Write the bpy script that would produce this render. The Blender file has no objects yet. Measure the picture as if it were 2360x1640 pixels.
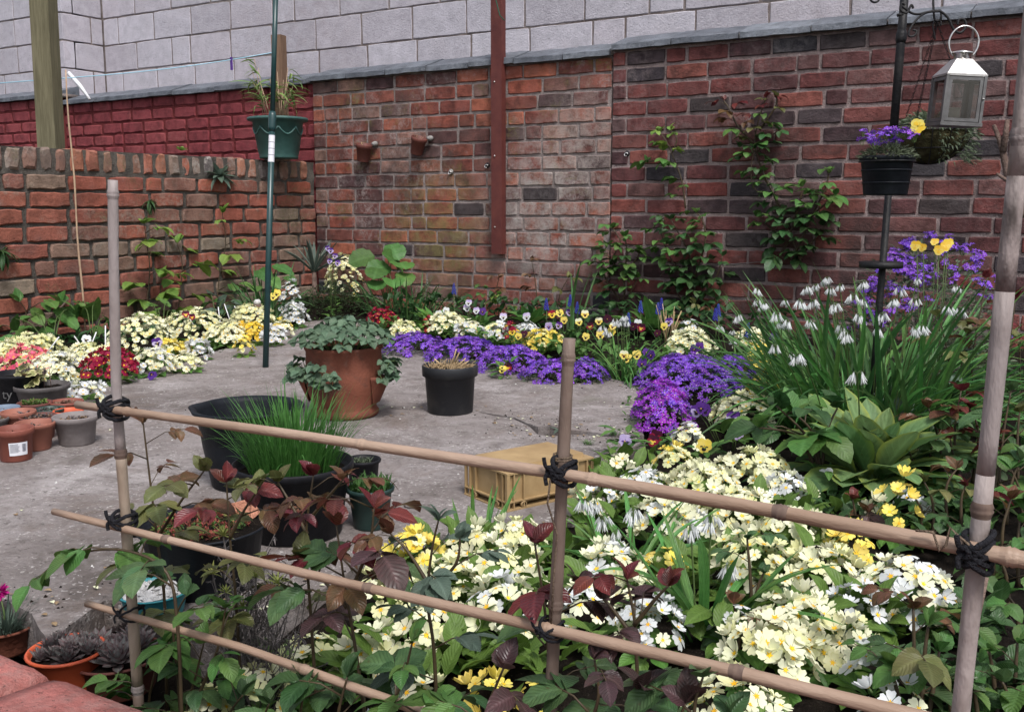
import bpy, bmesh, math, random
from mathutils import Vector, Matrix
from mathutils.noise import noise as pnoise
R = math.radians
rnd = random.Random(7)
scene = bpy.context.scene
col = scene.collection

# ------------------------------------------------------------------ camera
YAW, PITCH, CAM_H, FPX = R(31.3), R(8.64), 0.65, 2270.0
cam_data = bpy.data.cameras.new('camera')
cam_data.sensor_width = 36.0
cam_data.lens = FPX / 2360.0 * 36.0
cam_data.clip_start = 0.02
cam_data.clip_end = 500
cam = bpy.data.objects.new('camera', cam_data)
col.objects.link(cam)
cam.location = (0, 0, CAM_H)
cam.rotation_euler = (R(90) - PITCH, 0, YAW)
scene.camera = cam

# ------------------------------------------------------------------ sky and sun (bright overcast day)
world = bpy.data.worlds.new('World')
scene.world = world
world.use_nodes = True
wn, wl = world.node_tree.nodes, world.node_tree.links
wn.clear()
sky = wn.new('ShaderNodeTexSky')
sky.sky_type = 'NISHITA'
sky.sun_disc = False
sky.sun_elevation = R(58)
sky.sun_rotation = R(130)
sky.air_density = 1.0
sky.dust_density = 3.0
hs = wn.new('ShaderNodeHueSaturation')
hs.inputs['Saturation'].default_value = 0.42
bg = wn.new('ShaderNodeBackground')
bg.inputs['Strength'].default_value = 0.108
wo = wn.new('ShaderNodeOutputWorld')
wl.new(sky.outputs[0], hs.inputs['Color'])
wl.new(hs.outputs[0], bg.inputs['Color'])
wl.new(bg.outputs[0], wo.inputs['Surface'])
sun_data = bpy.data.lights.new('sun', 'SUN')
sun_data.energy = 1.5
sun_data.angle = R(14)
sun_data.color = (1.0, 0.965, 0.94)
sun = bpy.data.objects.new('sun', sun_data)
col.objects.link(sun)
# light comes from behind and above the camera, a little from the right
sun.rotation_euler = (R(34), 0, R(50))

vs = scene.view_settings
vs.view_transform = 'Standard'
vs.look = 'None'
vs.exposure = 1.02
vs.gamma = 1.0
vs.use_curve_mapping = False
scene.cycles.use_denoising = True
scene.cycles.max_bounces = 5
scene.cycles.diffuse_bounces = 3
scene.cycles.transparent_max_bounces = 8

# ------------------------------------------------------------------ survey: sight lines from the camera station to the garden's planes
_F = Vector((-math.sin(YAW) * math.cos(PITCH), math.cos(YAW) * math.cos(PITCH), -math.sin(PITCH)))
_R = Vector((math.cos(YAW), math.sin(YAW), 0))
_U = _R.cross(_F)
EYE = Vector((0, 0, CAM_H))

def ray(px, py):
    return _F + _R * ((px - 1180) / FPX) + _U * ((820 - py) / FPX)

def G(px, py, z=0.0):
    d = ray(px, py)
    return EYE + d * ((z - CAM_H) / d.z)

def PY(px, py, y):
    d = ray(px, py)
    return EYE + d * (y / d.y)

def PX(px, py, x):
    d = ray(px, py)
    return EYE + d * (x / d.x)

def depth(p):
    return (Vector(p) - EYE).dot(_F)

def msize(px, p):
    return px * depth(p) / FPX

def rotz2d(v, a):
    return Vector((v.x * math.cos(a) - v.y * math.sin(a), v.x * math.sin(a) + v.y * math.cos(a), v.z))

# ------------------------------------------------------------------ materials
MATS = {}

def nd(t, typ, **kw):
    n = t.nodes.new(typ)
    for k, v in kw.items():
        setattr(n, k, v)
    return n

def new_mat(name):
    m = bpy.data.materials.new(name)
    m.use_nodes = True
    t = m.node_tree
    t.nodes.clear()
    MATS[name] = m
    return m, t

def mixc(t, a, b, fac, mode='MIX'):
    n = nd(t, 'ShaderNodeMix', data_type='RGBA', blend_type=mode)
    for sock, v in ((6, a), (7, b), (0, fac)):
        if hasattr(v, 'is_linked') or hasattr(v, 'links'):
            t.links.new(v, n.inputs[sock])
        elif sock == 0:
            n.inputs[0].default_value = v
        else:
            n.inputs[sock].default_value = (*v, 1)
    return n.outputs[2]

def noise(t, coord, scale, detail=4, rough=0.6, lo=0.35, hi=0.65, dist=0.0):
    n = nd(t, 'ShaderNodeTexNoise')
    n.inputs['Scale'].default_value = scale
    n.inputs['Detail'].default_value = detail
    n.inputs['Roughness'].default_value = rough
    n.inputs['Distortion'].default_value = dist
    t.links.new(coord, n.inputs['Vector'])
    mr = nd(t, 'ShaderNodeMapRange')
    mr.inputs['From Min'].default_value = lo
    mr.inputs['From Max'].default_value = hi
    t.links.new(n.outputs['Fac'], mr.inputs['Value'])
    return mr.outputs[0]

def mul(t, a, b):
    n = nd(t, 'ShaderNodeMath', operation='MULTIPLY')
    for i, v in enumerate((a, b)):
        if isinstance(v, (int, float)):
            n.inputs[i].default_value = v
        else:
            t.links.new(v, n.inputs[i])
    return n.outputs[0]

def position(t, scale=None):
    g = nd(t, 'ShaderNodeNewGeometry')
    if scale is None:
        return g.outputs['Position']
    m = nd(t, 'ShaderNodeMapping')
    m.inputs['Scale'].default_value = scale
    t.links.new(g.outputs['Position'], m.inputs['Vector'])
    return m.outputs[0]

def objcoord(t):
    return nd(t, 'ShaderNodeTexCoord').outputs['Object']

def vary(t, colour, val=0.3, hue=0.03, sat=0.0):
    oi = nd(t, 'ShaderNodeObjectInfo')
    h = nd(t, 'ShaderNodeHueSaturation')
    mr = nd(t, 'ShaderNodeMapRange')
    mr.inputs['To Min'].default_value = 1 - val
    mr.inputs['To Max'].default_value = 1 + val
    t.links.new(oi.outputs['Random'], mr.inputs['Value'])
    t.links.new(mr.outputs[0], h.inputs['Value'])
    w = nd(t, 'ShaderNodeTexWhiteNoise', noise_dimensions='1D')
    t.links.new(oi.outputs['Random'], w.inputs['W'])
    mh = nd(t, 'ShaderNodeMapRange')
    mh.inputs['To Min'].default_value = 0.5 - hue
    mh.inputs['To Max'].default_value = 0.5 + hue
    t.links.new(w.outputs['Value'], mh.inputs['Value'])
    t.links.new(mh.outputs[0], h.inputs['Hue'])
    t.links.new(colour, h.inputs['Color'])
    return h.outputs[0]

def finish(t, colour, rough=0.8, spec=0.3, metal=0.0, bump=None, bump_s=0.3, bump_d=0.01, trans=0.0, coat=0.0):
    p = nd(t, 'ShaderNodeBsdfPrincipled')
    if isinstance(colour, tuple):
        p.inputs['Base Color'].default_value = (*colour, 1)
    else:
        t.links.new(colour, p.inputs['Base Color'])
    if isinstance(rough, (int, float)):
        p.inputs['Roughness'].default_value = rough
    else:
        t.links.new(rough, p.inputs['Roughness'])
    p.inputs['Specular IOR Level'].default_value = spec
    p.inputs['Metallic'].default_value = metal
    p.inputs['Coat Weight'].default_value = coat
    if bump is not None:
        b = nd(t, 'ShaderNodeBump')
        b.inputs['Strength'].default_value = bump_s
        b.inputs['Distance'].default_value = bump_d
        t.links.new(bump, b.inputs['Height'])
        t.links.new(b.outputs[0], p.inputs['Normal'])
    out = nd(t, 'ShaderNodeOutputMaterial')
    if trans > 0:
        tr = nd(t, 'ShaderNodeBsdfTranslucent')
        if isinstance(colour, tuple):
            tr.inputs['Color'].default_value = (*colour, 1)
        else:
            t.links.new(colour, tr.inputs['Color'])
        mx = nd(t, 'ShaderNodeMixShader')
        mx.inputs[0].default_value = trans
        t.links.new(p.outputs[0], mx.inputs[1])
        t.links.new(tr.outputs[0], mx.inputs[2])
        t.links.new(mx.outputs[0], out.inputs['Surface'])
    else:
        t.links.new(p.outputs[0], out.inputs['Surface'])

def simple(name, c1, c2=None, scale=25, rough=0.7, spec=0.3, metal=0.0, bump=0.0, val=0.0, hue=0.0, trans=0.0, lo=0.35, hi=0.65, stretch=None, coat=0.0):
    """mottled surface: two tones mixed by noise, optional tone change from piece to piece"""
    m, t = new_mat(name)
    co = position(t, stretch)
    f = noise(t, co, scale, lo=lo, hi=hi)
    c = mixc(t, c1, c2 if c2 else tuple(x * 0.75 for x in c1), f)
    if val or hue:
        c = vary(t, c, val, hue)
    b = noise(t, co, scale * 4, detail=3) if bump else None
    finish(t, c, rough, spec, metal, b, bump, 0.004, trans, coat)
    return m

def leafmat(name, c1, c2, scale=60, rough=0.5, trans=0.3, val=0.25, hue=0.02, edge=None):
    """leaf: two tones, paler midrib by the leaf's own width coordinate (vertex layer 'rib')"""
    m, t = new_mat(name)
    co = position(t)
    f = noise(t, co, scale)
    c = mixc(t, c1, c2, f)
    at = nd(t, 'ShaderNodeAttribute', attribute_name='rib')
    rr = nd(t, 'ShaderNodeMapRange')
    rr.inputs['From Min'].default_value = 0.0
    rr.inputs['From Max'].default_value = 0.22
    rr.inputs['To Min'].default_value = 0.45
    rr.inputs['To Max'].default_value = 0.0
    t.links.new(at.outputs['Fac'], rr.inputs['Value'])
    c = mixc(t, c, tuple(min(1, x * 1.8 + 0.03) for x in c1), rr.outputs[0])
    ln_ = nd(t, 'ShaderNodeAttribute', attribute_name='lng')
    vc = nd(t, 'ShaderNodeMath', operation='MULTIPLY_ADD')
    t.links.new(at.outputs['Fac'], vc.inputs[0])
    vc.inputs[1].default_value = -0.28
    t.links.new(ln_.outputs['Fac'], vc.inputs[2])
    vf = nd(t, 'ShaderNodeMath', operation='PINGPONG')
    t.links.new(vc.outputs[0], vf.inputs[0])
    vf.inputs[1].default_value = 0.055
    vm = nd(t, 'ShaderNodeMapRange')
    vm.inputs['From Min'].default_value = 0.0
    vm.inputs['From Max'].default_value = 0.014
    vm.inputs['To Min'].default_value = 0.30
    vm.inputs['To Max'].default_value = 0.0
    t.links.new(vf.outputs[0], vm.inputs['Value'])
    c = mixc(t, c, tuple(min(1, x * 1.7 + 0.02) for x in c1), vm.outputs[0])
    bl = noise(t, co, 75, 3, 0.6, 0.66, 0.74)
    c = mixc(t, c, (0.07, 0.045, 0.02), mul(t, bl, 0.6))
    if edge:
        er = nd(t, 'ShaderNodeMapRange')
        er.inputs['From Min'].default_value = 0.6
        er.inputs['From Max'].default_value = 0.95
        t.links.new(at.outputs['Fac'], er.inputs['Value'])
        c = mixc(t, c, edge, er.outputs[0])
    c = vary(t, c, val, hue)
    finish(t, c, rough, 0.35, 0, vf.outputs[0], 0.5, 0.02, trans)
    return m

def brickmat(name, ramp, stain=(0.05, 0.045, 0.045), stain_amt=0.55, pale=(0.5, 0.44, 0.42), pale_amt=0.5, moss=None, rough=0.9, mott=(0.72, 1.5), soot=0.0, spots=()):
    m, t = new_mat(name)
    oi = nd(t, 'ShaderNodeObjectInfo')
    cr = nd(t, 'ShaderNodeValToRGB')
    cr.color_ramp.interpolation = 'LINEAR'
    els = cr.color_ramp.elements
    while len(els) < len(ramp):
        els.new(0.5)
    for i, c in enumerate(ramp):
        els[i].position = i / (len(ramp) - 1)
        els[i].color = (*c, 1)
    t.links.new(oi.outputs['Random'], cr.inputs['Fac'])
    w = nd(t, 'ShaderNodeTexWhiteNoise', noise_dimensions='1D')
    t.links.new(oi.outputs['Random'], w.inputs['W'])
    # each brick gets its own place in the noise
    po = position(t)
    va = nd(t, 'ShaderNodeVectorMath', operation='ADD')
    sc = nd(t, 'ShaderNodeVectorMath', operation='SCALE')
    t.links.new(w.outputs['Color'], sc.inputs[0])
    sc.inputs['Scale'].default_value = 9.0
    t.links.new(po, va.inputs[0])
    t.links.new(sc.outputs[0], va.inputs[1])
    own = va.outputs[0]
    n1 = noise(t, own, 14, 5, 0.65)
    c = mixc(t, cr.outputs[0], cr.outputs[0], 0.0)
    hv = nd(t, 'ShaderNodeHueSaturation')
    mv = nd(t, 'ShaderNodeMapRange')
    mv.inputs['To Min'].default_value = mott[0]
    mv.inputs['To Max'].default_value = mott[1]
    t.links.new(n1, mv.inputs['Value'])
    t.links.new(mv.outputs[0], hv.inputs['Value'])
    t.links.new(c, hv.inputs['Color'])
    c = hv.outputs[0]
    st = noise(t, own, 7, 4, 0.6, 0.52, 0.72)
    c = mixc(t, c, stain, mul(t, st, stain_amt))
    pl = noise(t, po, 2.3, 6, 0.75, 0.49, 0.64)
    pl2 = noise(t, po, 40, 3, 0.7, 0.42, 0.6)
    c = mixc(t, c, pale, mul(t, mul(t, pl, pl2), pale_amt))
    if soot:
        so = noise(t, po, 1.25, 6, 0.72, 0.50, 0.66, 0.5)
        c = mixc(t, c, (0.032, 0.028, 0.028), mul(t, so, soot))
    for (centre, rad_, colour_, amt_) in spots:
        # one old stain on the wall, ragged at its edge
        df = nd(t, 'ShaderNodeVectorMath', operation='DISTANCE')
        t.links.new(po, df.inputs[0])
        df.inputs[1].default_value = centre
        sm = nd(t, 'ShaderNodeMapRange')
        sm.inputs['From Min'].default_value = rad_
        sm.inputs['From Max'].default_value = rad_ * 0.35
        t.links.new(df.outputs['Value'], sm.inputs['Value'])
        rg = noise(t, po, 11, 6, 0.75, 0.38, 0.60)
        c = mixc(t, c, colour_, mul(t, mul(t, sm.outputs[0], rg), amt_))
    if moss:
        ms = noise(t, po, 3.1, 5, 0.7, 0.56, 0.68, 0.4)
        ms2 = noise(t, po, 60, 3, 0.7, 0.4, 0.6)
        c = mixc(t, c, moss, mul(t, mul(t, ms, ms2), 0.7))
    sp = noise(t, own, 160, 2, 0.6, 0.62, 0.7)
    c = mixc(t, c, (0.03, 0.025, 0.025), mul(t, sp, 0.6))
    b = noise(t, po, 90, 5, 0.7, 0.2, 0.8)
    finish(t, c, rough, 0.2, 0, b, 0.7, 0.006)
    return m

brickmat('brick_red', [(0.052, 0.033, 0.036), (0.128, 0.043, 0.036), (0.171, 0.053, 0.040), (0.237, 0.071, 0.047), (0.100, 0.050, 0.047), (0.304, 0.101, 0.062), (0.190, 0.060, 0.042), (0.067, 0.039, 0.042), (0.247, 0.144, 0.114), (0.147, 0.048, 0.040), (0.275, 0.087, 0.052), (0.095, 0.057, 0.052)], pale=(0.40, 0.35, 0.335), pale_amt=0.55, moss=(0.14, 0.13, 0.04), mott=(0.6, 1.55), soot=0.75, spots=(((-2.75, 4.89, 0.62), 0.55, (0.36, 0.33, 0.31), 0.8), ((-3.5, 4.89, 0.5), 0.45, (0.20, 0.18, 0.07), 0.6), ((-2.5, 4.89, 1.0), 0.4, (0.36, 0.30, 0.27), 0.6)))
brickmat('brick_plum', [(0.034, 0.030, 0.036), (0.080, 0.034, 0.035), (0.119, 0.039, 0.037), (0.162, 0.047, 0.041), (0.052, 0.039, 0.043), (0.195, 0.060, 0.046), (0.123, 0.041, 0.040), (0.043, 0.036, 0.041), (0.171, 0.089, 0.081), (0.100, 0.034, 0.034), (0.209, 0.071, 0.056)], stain_amt=0.4, pale=(0.28, 0.225, 0.22), pale_amt=0.3, mott=(0.6, 1.5), soot=0.7)
brickmat('brick_old', [(0.24, 0.074, 0.048), (0.205, 0.068, 0.050), (0.16, 0.088, 0.068), (0.19, 0.150, 0.112), (0.15, 0.070, 0.056), (0.225, 0.074, 0.050), (0.185, 0.064, 0.048), (0.15, 0.11, 0.085), (0.20, 0.07, 0.050), (0.23, 0.08, 0.053)], stain_amt=0.6, pale=(0.28, 0.26, 0.22), pale_amt=0.5, moss=(0.105, 0.105, 0.055))
brickmat('brick_worn_top', [(0.16, 0.11, 0.085), (0.30, 0.12, 0.075), (0.09, 0.08, 0.08), (0.20, 0.14, 0.11), (0.26, 0.09, 0.06), (0.15, 0.13, 0.11)], stain_amt=0.8, pale=(0.36, 0.33, 0.30), pale_amt=0.8, moss=(0.13, 0.13, 0.06))
brickmat('brick_dark', [(0.026, 0.026, 0.031), (0.042, 0.036, 0.039), (0.050, 0.038, 0.038), (0.030, 0.030, 0.036)], stain_amt=0.3, pale=(0.2, 0.18, 0.18), pale_amt=0.35)
brickmat('brick_painted', [(0.172, 0.036, 0.042), (0.190, 0.041, 0.047), (0.159, 0.033, 0.039), (0.201, 0.046, 0.050)], stain=(0.07, 0.02, 0.02), stain_amt=0.35, pale=(0.30, 0.12, 0.11), pale_amt=0.3)
brickmat('block', [(0.42, 0.40, 0.445), (0.48, 0.46, 0.51), (0.38, 0.36, 0.40), (0.45, 0.42, 0.465)], stain=(0.33, 0.30, 0.32), stain_amt=0.35, pale=(0.54, 0.52, 0.56), pale_amt=0.35, mott=(0.88, 1.12), spots=(((-5.4, 5.75, 1.9), 0.9, (0.30, 0.26, 0.27), 0.35), ((-1.2, 5.75, 2.1), 1.1, (0.30, 0.265, 0.27), 0.35)))
brickmat('coping_tile', [(0.075, 0.082, 0.098), (0.10, 0.11, 0.128), (0.085, 0.092, 0.108), (0.135, 0.148, 0.17)], stain=(0.06, 0.06, 0.07), stain_amt=0.5, pale=(0.24, 0.255, 0.285), pale_amt=0.5, rough=0.55)
brickmat('brick_smooth', [(0.27, 0.095, 0.085), (0.30, 0.11, 0.096), (0.25, 0.088, 0.078)], stain=(0.11, 0.06, 0.055), stain_amt=0.5, pale=(0.28, 0.17, 0.155), pale_amt=0.6, rough=0.75)

def mortarmat(name, c1, c2, dirt=(0.06, 0.055, 0.05), dirt_amt=0.6):
    m, t = new_mat(name)
    po = position(t)
    c = mixc(t, c1, c2, noise(t, po, 18, 5, 0.7))
    c = mixc(t, c, dirt, mul(t, noise(t, po, 2.6, 5, 0.7, 0.46, 0.66), dirt_amt))
    c = mixc(t, c, tuple(x * 0.45 for x in c1), mul(t, noise(t, po, 130, 3, 0.7, 0.5, 0.65), 0.7))
    finish(t, c, 0.95, 0.15, 0, noise(t, po, 110, 4, 0.75, 0.25, 0.75), 0.9, 0.01)
    return m

mortarmat('mortar_grey', (0.43, 0.36, 0.345), (0.26, 0.215, 0.20), dirt_amt=0.45)
mortarmat('mortar_pink', (0.42, 0.33, 0.32), (0.25, 0.19, 0.182), dirt_amt=0.5)
mortarmat('mortar_old', (0.165, 0.148, 0.13), (0.08, 0.07, 0.062), dirt_amt=0.55)
mortarmat('mortar_painted', (0.165, 0.032, 0.033), (0.13, 0.026, 0.028), (0.06, 0.02, 0.02), 0.3)
mortarmat('mortar_block', (0.33, 0.285, 0.27), (0.21, 0.17, 0.16), (0.12, 0.09, 0.08), 0.5)

def concretemat():
    m, t = new_mat('patio_concrete')
    po = position(t)
    c = mixc(t, (0.30, 0.268, 0.262), (0.20, 0.172, 0.163), noise(t, po, 5, 7, 0.7))
    c = mixc(t, c, (0.10, 0.082, 0.074), mul(t, noise(t, po, 1.6, 6, 0.7, 0.5, 0.66, 0.6), 0.8))
    c = mixc(t, c, (0.43, 0.395, 0.39), mul(t, noise(t, po, 2.2, 7, 0.75, 0.52, 0.64, 0.5), 0.7))
    fl = noise(t, po, 105, 2, 0.5, 0.60, 0.66, 0.6)
    gate = noise(t, po, 9, 4, 0.7, 0.42, 0.60)
    c = mixc(t, c, (0.58, 0.55, 0.53), mul(t, mul(t, fl, gate), 0.85))
    c = mixc(t, c, (0.16, 0.12, 0.10), mul(t, noise(t, po, 3.4, 6, 0.72, 0.54, 0.64, 0.8), 0.5))
    c = mixc(t, c, (0.05, 0.042, 0.038), mul(t, noise(t, po, 55, 4, 0.7, 0.58, 0.68), 0.75))
    c = mixc(t, c, (0.095, 0.08, 0.072), mul(t, noise(t, po, 13, 7, 0.78, 0.51, 0.66, 0.4), 0.6))
    c = mixc(t, c, (0.10, 0.115, 0.05), mul(t, noise(t, po, 2.9, 5, 0.7, 0.62, 0.74), 0.35))
    n1 = noise(t, po, 60, 6, 0.75, 0.2, 0.8)
    finish(t, c, 0.88, 0.25, 0, n1, 0.75, 0.012)
concretemat()

def soilmat():
    m, t = new_mat('soil')
    po = position(t)
    c = mixc(t, (0.030, 0.022, 0.017), (0.012, 0.009, 0.007), noise(t, po, 25, 6, 0.7))
    c = mixc(t, c, (0.09, 0.075, 0.06), mul(t, noise(t, po, 140, 3, 0.7, 0.62, 0.7), 0.7))
    finish(t, c, 0.97, 0.1, 0, noise(t, po, 60, 6, 0.75, 0.2, 0.8), 1.0, 0.03)
soilmat()

# ------------------------------------------------------------------ mesh builder
class MB:
    def __init__(self):
        self.v, self.f, self.mi, self.rib, self.lng = [], [], [], [], []

    def add(self, verts, faces, mi=0, rib=None, lng=None):
        o = len(self.v)
        self.v += [tuple(p) for p in verts]
        self.rib += list(rib) if rib is not None else [1.0] * len(verts)
        self.lng += list(lng) if lng is not None else [0.03] * len(verts)
        self.f += [tuple(i + o for i in f) for f in faces]
        self.mi += [mi] * len(faces)
        return self

    def box(self, lo, hi, mi=0, M=None):
        x0, y0, z0 = lo
        x1, y1, z1 = hi
        vs_ = [Vector(p) for p in ((x0, y0, z0), (x1, y0, z0), (x1, y1, z0), (x0, y1, z0), (x0, y0, z1), (x1, y0, z1), (x1, y1, z1), (x0, y1, z1))]
        if M is not None:
            vs_ = [M @ p for p in vs_]
        return self.add(vs_, [(0, 3, 2, 1), (4, 5, 6, 7), (0, 1, 5, 4), (1, 2, 6, 5), (2, 3, 7, 6), (3, 0, 4, 7)], mi)

    def tube(self, pts, rad, seg=8, mi=0, cap=True):
        pts = [Vector(p) for p in pts]
        n = len(pts)
        if isinstance(rad, (int, float)):
            rad = [rad] * n
        verts, faces = [], []
        ref = Vector((0, 0, 1))
        d0 = (pts[1] - pts[0]).normalized()
        if abs(d0.dot(ref)) > 0.9:
            ref = Vector((1, 0, 0))
        side = d0.cross(ref).normalized()
        for i in range(n):
            a = pts[max(0, i - 1)]
            b = pts[min(n - 1, i + 1)]
            d = (b - a).normalized()
            side = (side - d * side.dot(d))
            if side.length < 1e-6:
                side = d.orthogonal()
            side.normalize()
            up = d.cross(side)
            for k in range(seg):
                th = 2 * math.pi * k / seg
                verts.append(pts[i] + (side * math.cos(th) + up * math.sin(th)) * rad[i])
        for i in range(n - 1):
            for k in range(seg):
                k2 = (k + 1) % seg
                faces.append((i * seg + k, i * seg + k2, (i + 1) * seg + k2, (i + 1) * seg + k))
        if cap:
            faces.append(tuple(range(seg - 1, -1, -1)))
            faces.append(tuple((n - 1) * seg + k for k in range(seg)))
        return self.add(verts, faces, mi)

    def lathe(self, prof, seg=28, mi=0, M=None, wob=0.0):
        verts, faces = [], []
        n = len(prof)
        for (r, z) in prof:
            for k in range(seg):
                th = 2 * math.pi * k / seg
                rr = r * (1 + wob * math.sin(2 * th + 0.7))
                p = Vector((rr * math.cos(th), rr * math.sin(th), z))
                verts.append(M @ p if M is not None else p)
        for i in range(n - 1):
            for k in range(seg):
                k2 = (k + 1) % seg
                faces.append((i * seg + k, i * seg + k2, (i + 1) * seg + k2, (i + 1) * seg + k))
        if prof[0][0] > 1e-4:
            faces.append(tuple(range(seg - 1, -1, -1)))
        if prof[-1][0] > 1e-4:
            faces.append(tuple((n - 1) * seg + k for k in range(seg)))
        return self.add(verts, faces, mi)

    def leaf(self, L, W, prof, n=6, fold=0.25, curl=0.6, serr=0.0, mi=0, M=None, droop0=0.0, wave=0.0):
        """blade along +Y from the origin, upper side +Z; rib layer 0 on the midrib and 1 on the margin"""
        verts, rib, faces, lng = [], [], [], []
        y = z = 0.0
        ang = droop0
        for i in range(n + 1):
            t = i / n
            w = prof(t) * W * 0.5
            if serr and 0 < i < n:
                w *= 1 + (serr if i % 2 else -serr)
            lift = fold * w + wave * W * math.sin(i * 2.1)
            verts += [(-w, y, z + lift), (-w * 0.5, y, z + lift * 0.45), (0, y, z), (w * 0.5, y, z + lift * 0.45), (w, y, z + lift)]
            rib += [1, 0.5, 0, 0.5, 1]
            lng += [t] * 5
            y += L / n * math.cos(ang)
            z -= L / n * math.sin(ang)
            ang += curl / n
        for i in range(n):
            for k in range(4):
                a = i * 5 + k
                faces.append((a, a + 1, a + 6, a + 5))
        if M is not None:
            verts = [M @ Vector(p) for p in verts]
        return self.add(verts, faces, mi, rib, lng)

    def mesh(self, name, mats, smooth=True):
        me = bpy.data.meshes.new(name)
        me.from_pydata(self.v, [], self.f)
        for m in mats:
            me.materials.append(MATS[m])
        if len(mats) > 1:
            me.polygons.foreach_set('material_index', self.mi)
        if smooth:
            me.polygons.foreach_set('use_smooth', [True] * len(self.f))
        at = me.attributes.new('rib', 'FLOAT', 'POINT')
        at.data.foreach_set('value', self.rib)
        at = me.attributes.new('lng', 'FLOAT', 'POINT')
        at.data.foreach_set('value', self.lng)
        me.update()
        return me

def p_oval(t):
    return math.sin(math.pi * min(1, max(0, t)) ** 0.85) ** 0.8 if 0 < t < 1 else 0.02

def p_spoon(t):
    return max(0.06, 0.16 + 0.9 * math.sin(math.pi * max(0, (t - 0.25) / 0.75)) ** 0.8) if t > 0.25 and t < 1 else (0.16 if t <= 0.25 else 0.03)

def p_blade(t):
    return 1.0 if t < 0.6 else max(0.02, 1 - ((t - 0.6) / 0.4) ** 2)

def p_lance(t):
    return max(0.03, math.sin(math.pi * (0.08 + 0.92 * t) ** 0.8) ** 0.9) if t < 1 else 0.02

def p_round(t):
    return max(0.05, math.sqrt(max(0, 1 - (2 * t - 1) ** 2)))

# ------------------------------------------------------------------ objects
def tag(o, label=None, cat=None, group=None, kind=None):
    if label:
        o['label'] = label
    if cat:
        o['category'] = cat
    if group:
        o['group'] = group
    if kind:
        o['kind'] = kind
    return o

def empty(name, loc=(0, 0, 0), label=None, cat=None, group=None, rz=0.0):
    o = bpy.data.objects.new(name, None)
    o.empty_display_size = 0.05
    o.location = loc
    o.rotation_euler = (0, 0, rz)
    col.objects.link(o)
    return tag(o, label, cat, group)

def part(name, me, parent=None, M=None, kind=None):
    o = bpy.data.objects.new(name, me)
    if parent is not None:
        o.parent = parent
    if M is not None:
        o.matrix_basis = M
    col.objects.link(o)
    if kind:
        o['kind'] = kind
    return o

def single(name, mb, mats, label, cat, group=None, loc=None, smooth=True):
    o = part(name, mb.mesh(name, mats, smooth), None, Matrix.Translation(loc) if loc is not None else None)
    return tag(o, label, cat, group)

def TRS(loc, rot=None, s=1.0):
    m = Matrix.Translation(Vector(loc))
    if rot is not None:
        m = m @ rot.to_4x4()
    if isinstance(s, (int, float)):
        return m @ Matrix.Diagonal((s, s, s, 1))
    return m @ Matrix.Diagonal((*s, 1))

def aim(d, up=Vector((0, 0, 1)), roll=0.0):
    """rotation that turns local +Y to d and keeps local +Z near up"""
    d = Vector(d).normalized()
    x = d.cross(up)
    if x.length < 1e-4:
        x = d.orthogonal()
    x.normalize()
    z = x.cross(d)
    m = Matrix((x, d, z)).transposed()
    if roll:
        m = m @ Matrix.Rotation(roll, 3, 'Y')
    return m

def aimz(d, spin=0.0):
    """rotation that turns local +Z to d"""
    d = Vector(d).normalized()
    x = d.orthogonal().normalized()
    y = d.cross(x)
    return Matrix((x, y, d)).transposed() @ Matrix.Rotation(spin, 3, 'Z')

# ================================================================== SETTING: ground, patio, beds
BACK_Y, LEFT_X = 4.89, -4.47
mb = MB()
mb.add([(-40, -40, -0.14), (40, -40, -0.14), (40, 40, -0.14), (-40, 40, -0.14)], [(0, 1, 2, 3)])
tag(part('ground', mb.mesh('ground', ['soil'])), kind='structure')

edge_px = [(-420, 1020), (-150, 950), (0, 925), (120, 905), (240, 880), (330, 858), (420, 832), (520, 803), (600, 778), (660, 762), (700, 742), (760, 735),
           (850, 745), (890, 790), (960, 806), (1060, 820), (1130, 845), (1180, 856), (1265, 877), (1329, 882), (1393, 870), (1457, 882), (1494, 892), (1478, 925), (1471, 955), (1480, 985),
           (1478, 1004), (1440, 1000), (1400, 1001), (1350, 994), (1300, 989), (1265, 981), (1240, 982), (1215, 972), (1180, 962), (1100, 948), (880, 941), (1100, 950), (1180, 966), (1222, 984), (1240, 998), (1275, 1006), (1300, 1002), (1350, 1003), (1400, 1006),
           (1490, 1014), (1440, 1040), (1405, 1075), (1395, 1150), (1380, 1190), (1300, 1205), (1150, 1220), (1000, 1232), (900, 1255), (840, 1295), (760, 1345), (680, 1395), (560, 1440), (440, 1445),
           (400, 1400), (335, 1372), (225, 1384), (168, 1440), (118, 1476), (100, 1450), (80, 1408), (20, 1385), (-60, 1375), (-420, 1330)]
patio_xy = [G(x, y, 0.0) for x, y in edge_px]
# roughen the broken concrete edge
pts = []
for i, p in enumerate(patio_xy):
    q = patio_xy[(i + 1) % len(patio_xy)]
    n = max(1, int((q - p).length / 0.06))
    for k in range(n):
        r = p.lerp(q, k / n)
        a = 0.008
        pts.append(r + Vector((rnd.uniform(-a, a), rnd.uniform(-a, a), 0)))
bm = bmesh.new()
top = bm.faces.new([bm.verts.new(p) for p in pts])
bm.normal_update()
if top.normal.z < 0:
    top.normal_flip()
ext = bmesh.ops.extrude_face_region(bm, geom=[top])
for v in [g for g in ext['geom'] if isinstance(g, bmesh.types.BMVert)]:
    v.co.z += 0.0
for v in top.verts:
    v.co.z = 0.0
bot = [v for v in bm.verts if v not in set(g for g in ext['geom'] if isinstance(g, bmesh.types.BMVert))]
for v in bot:
    v.co.z = -0.09
bmesh.ops.triangulate(bm, faces=[f for f in bm.faces if len(f.verts) > 4])
me = bpy.data.meshes.new('patio')
bm.to_mesh(me)
bm.free()
me.materials.append(MATS['patio_concrete'])
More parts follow.
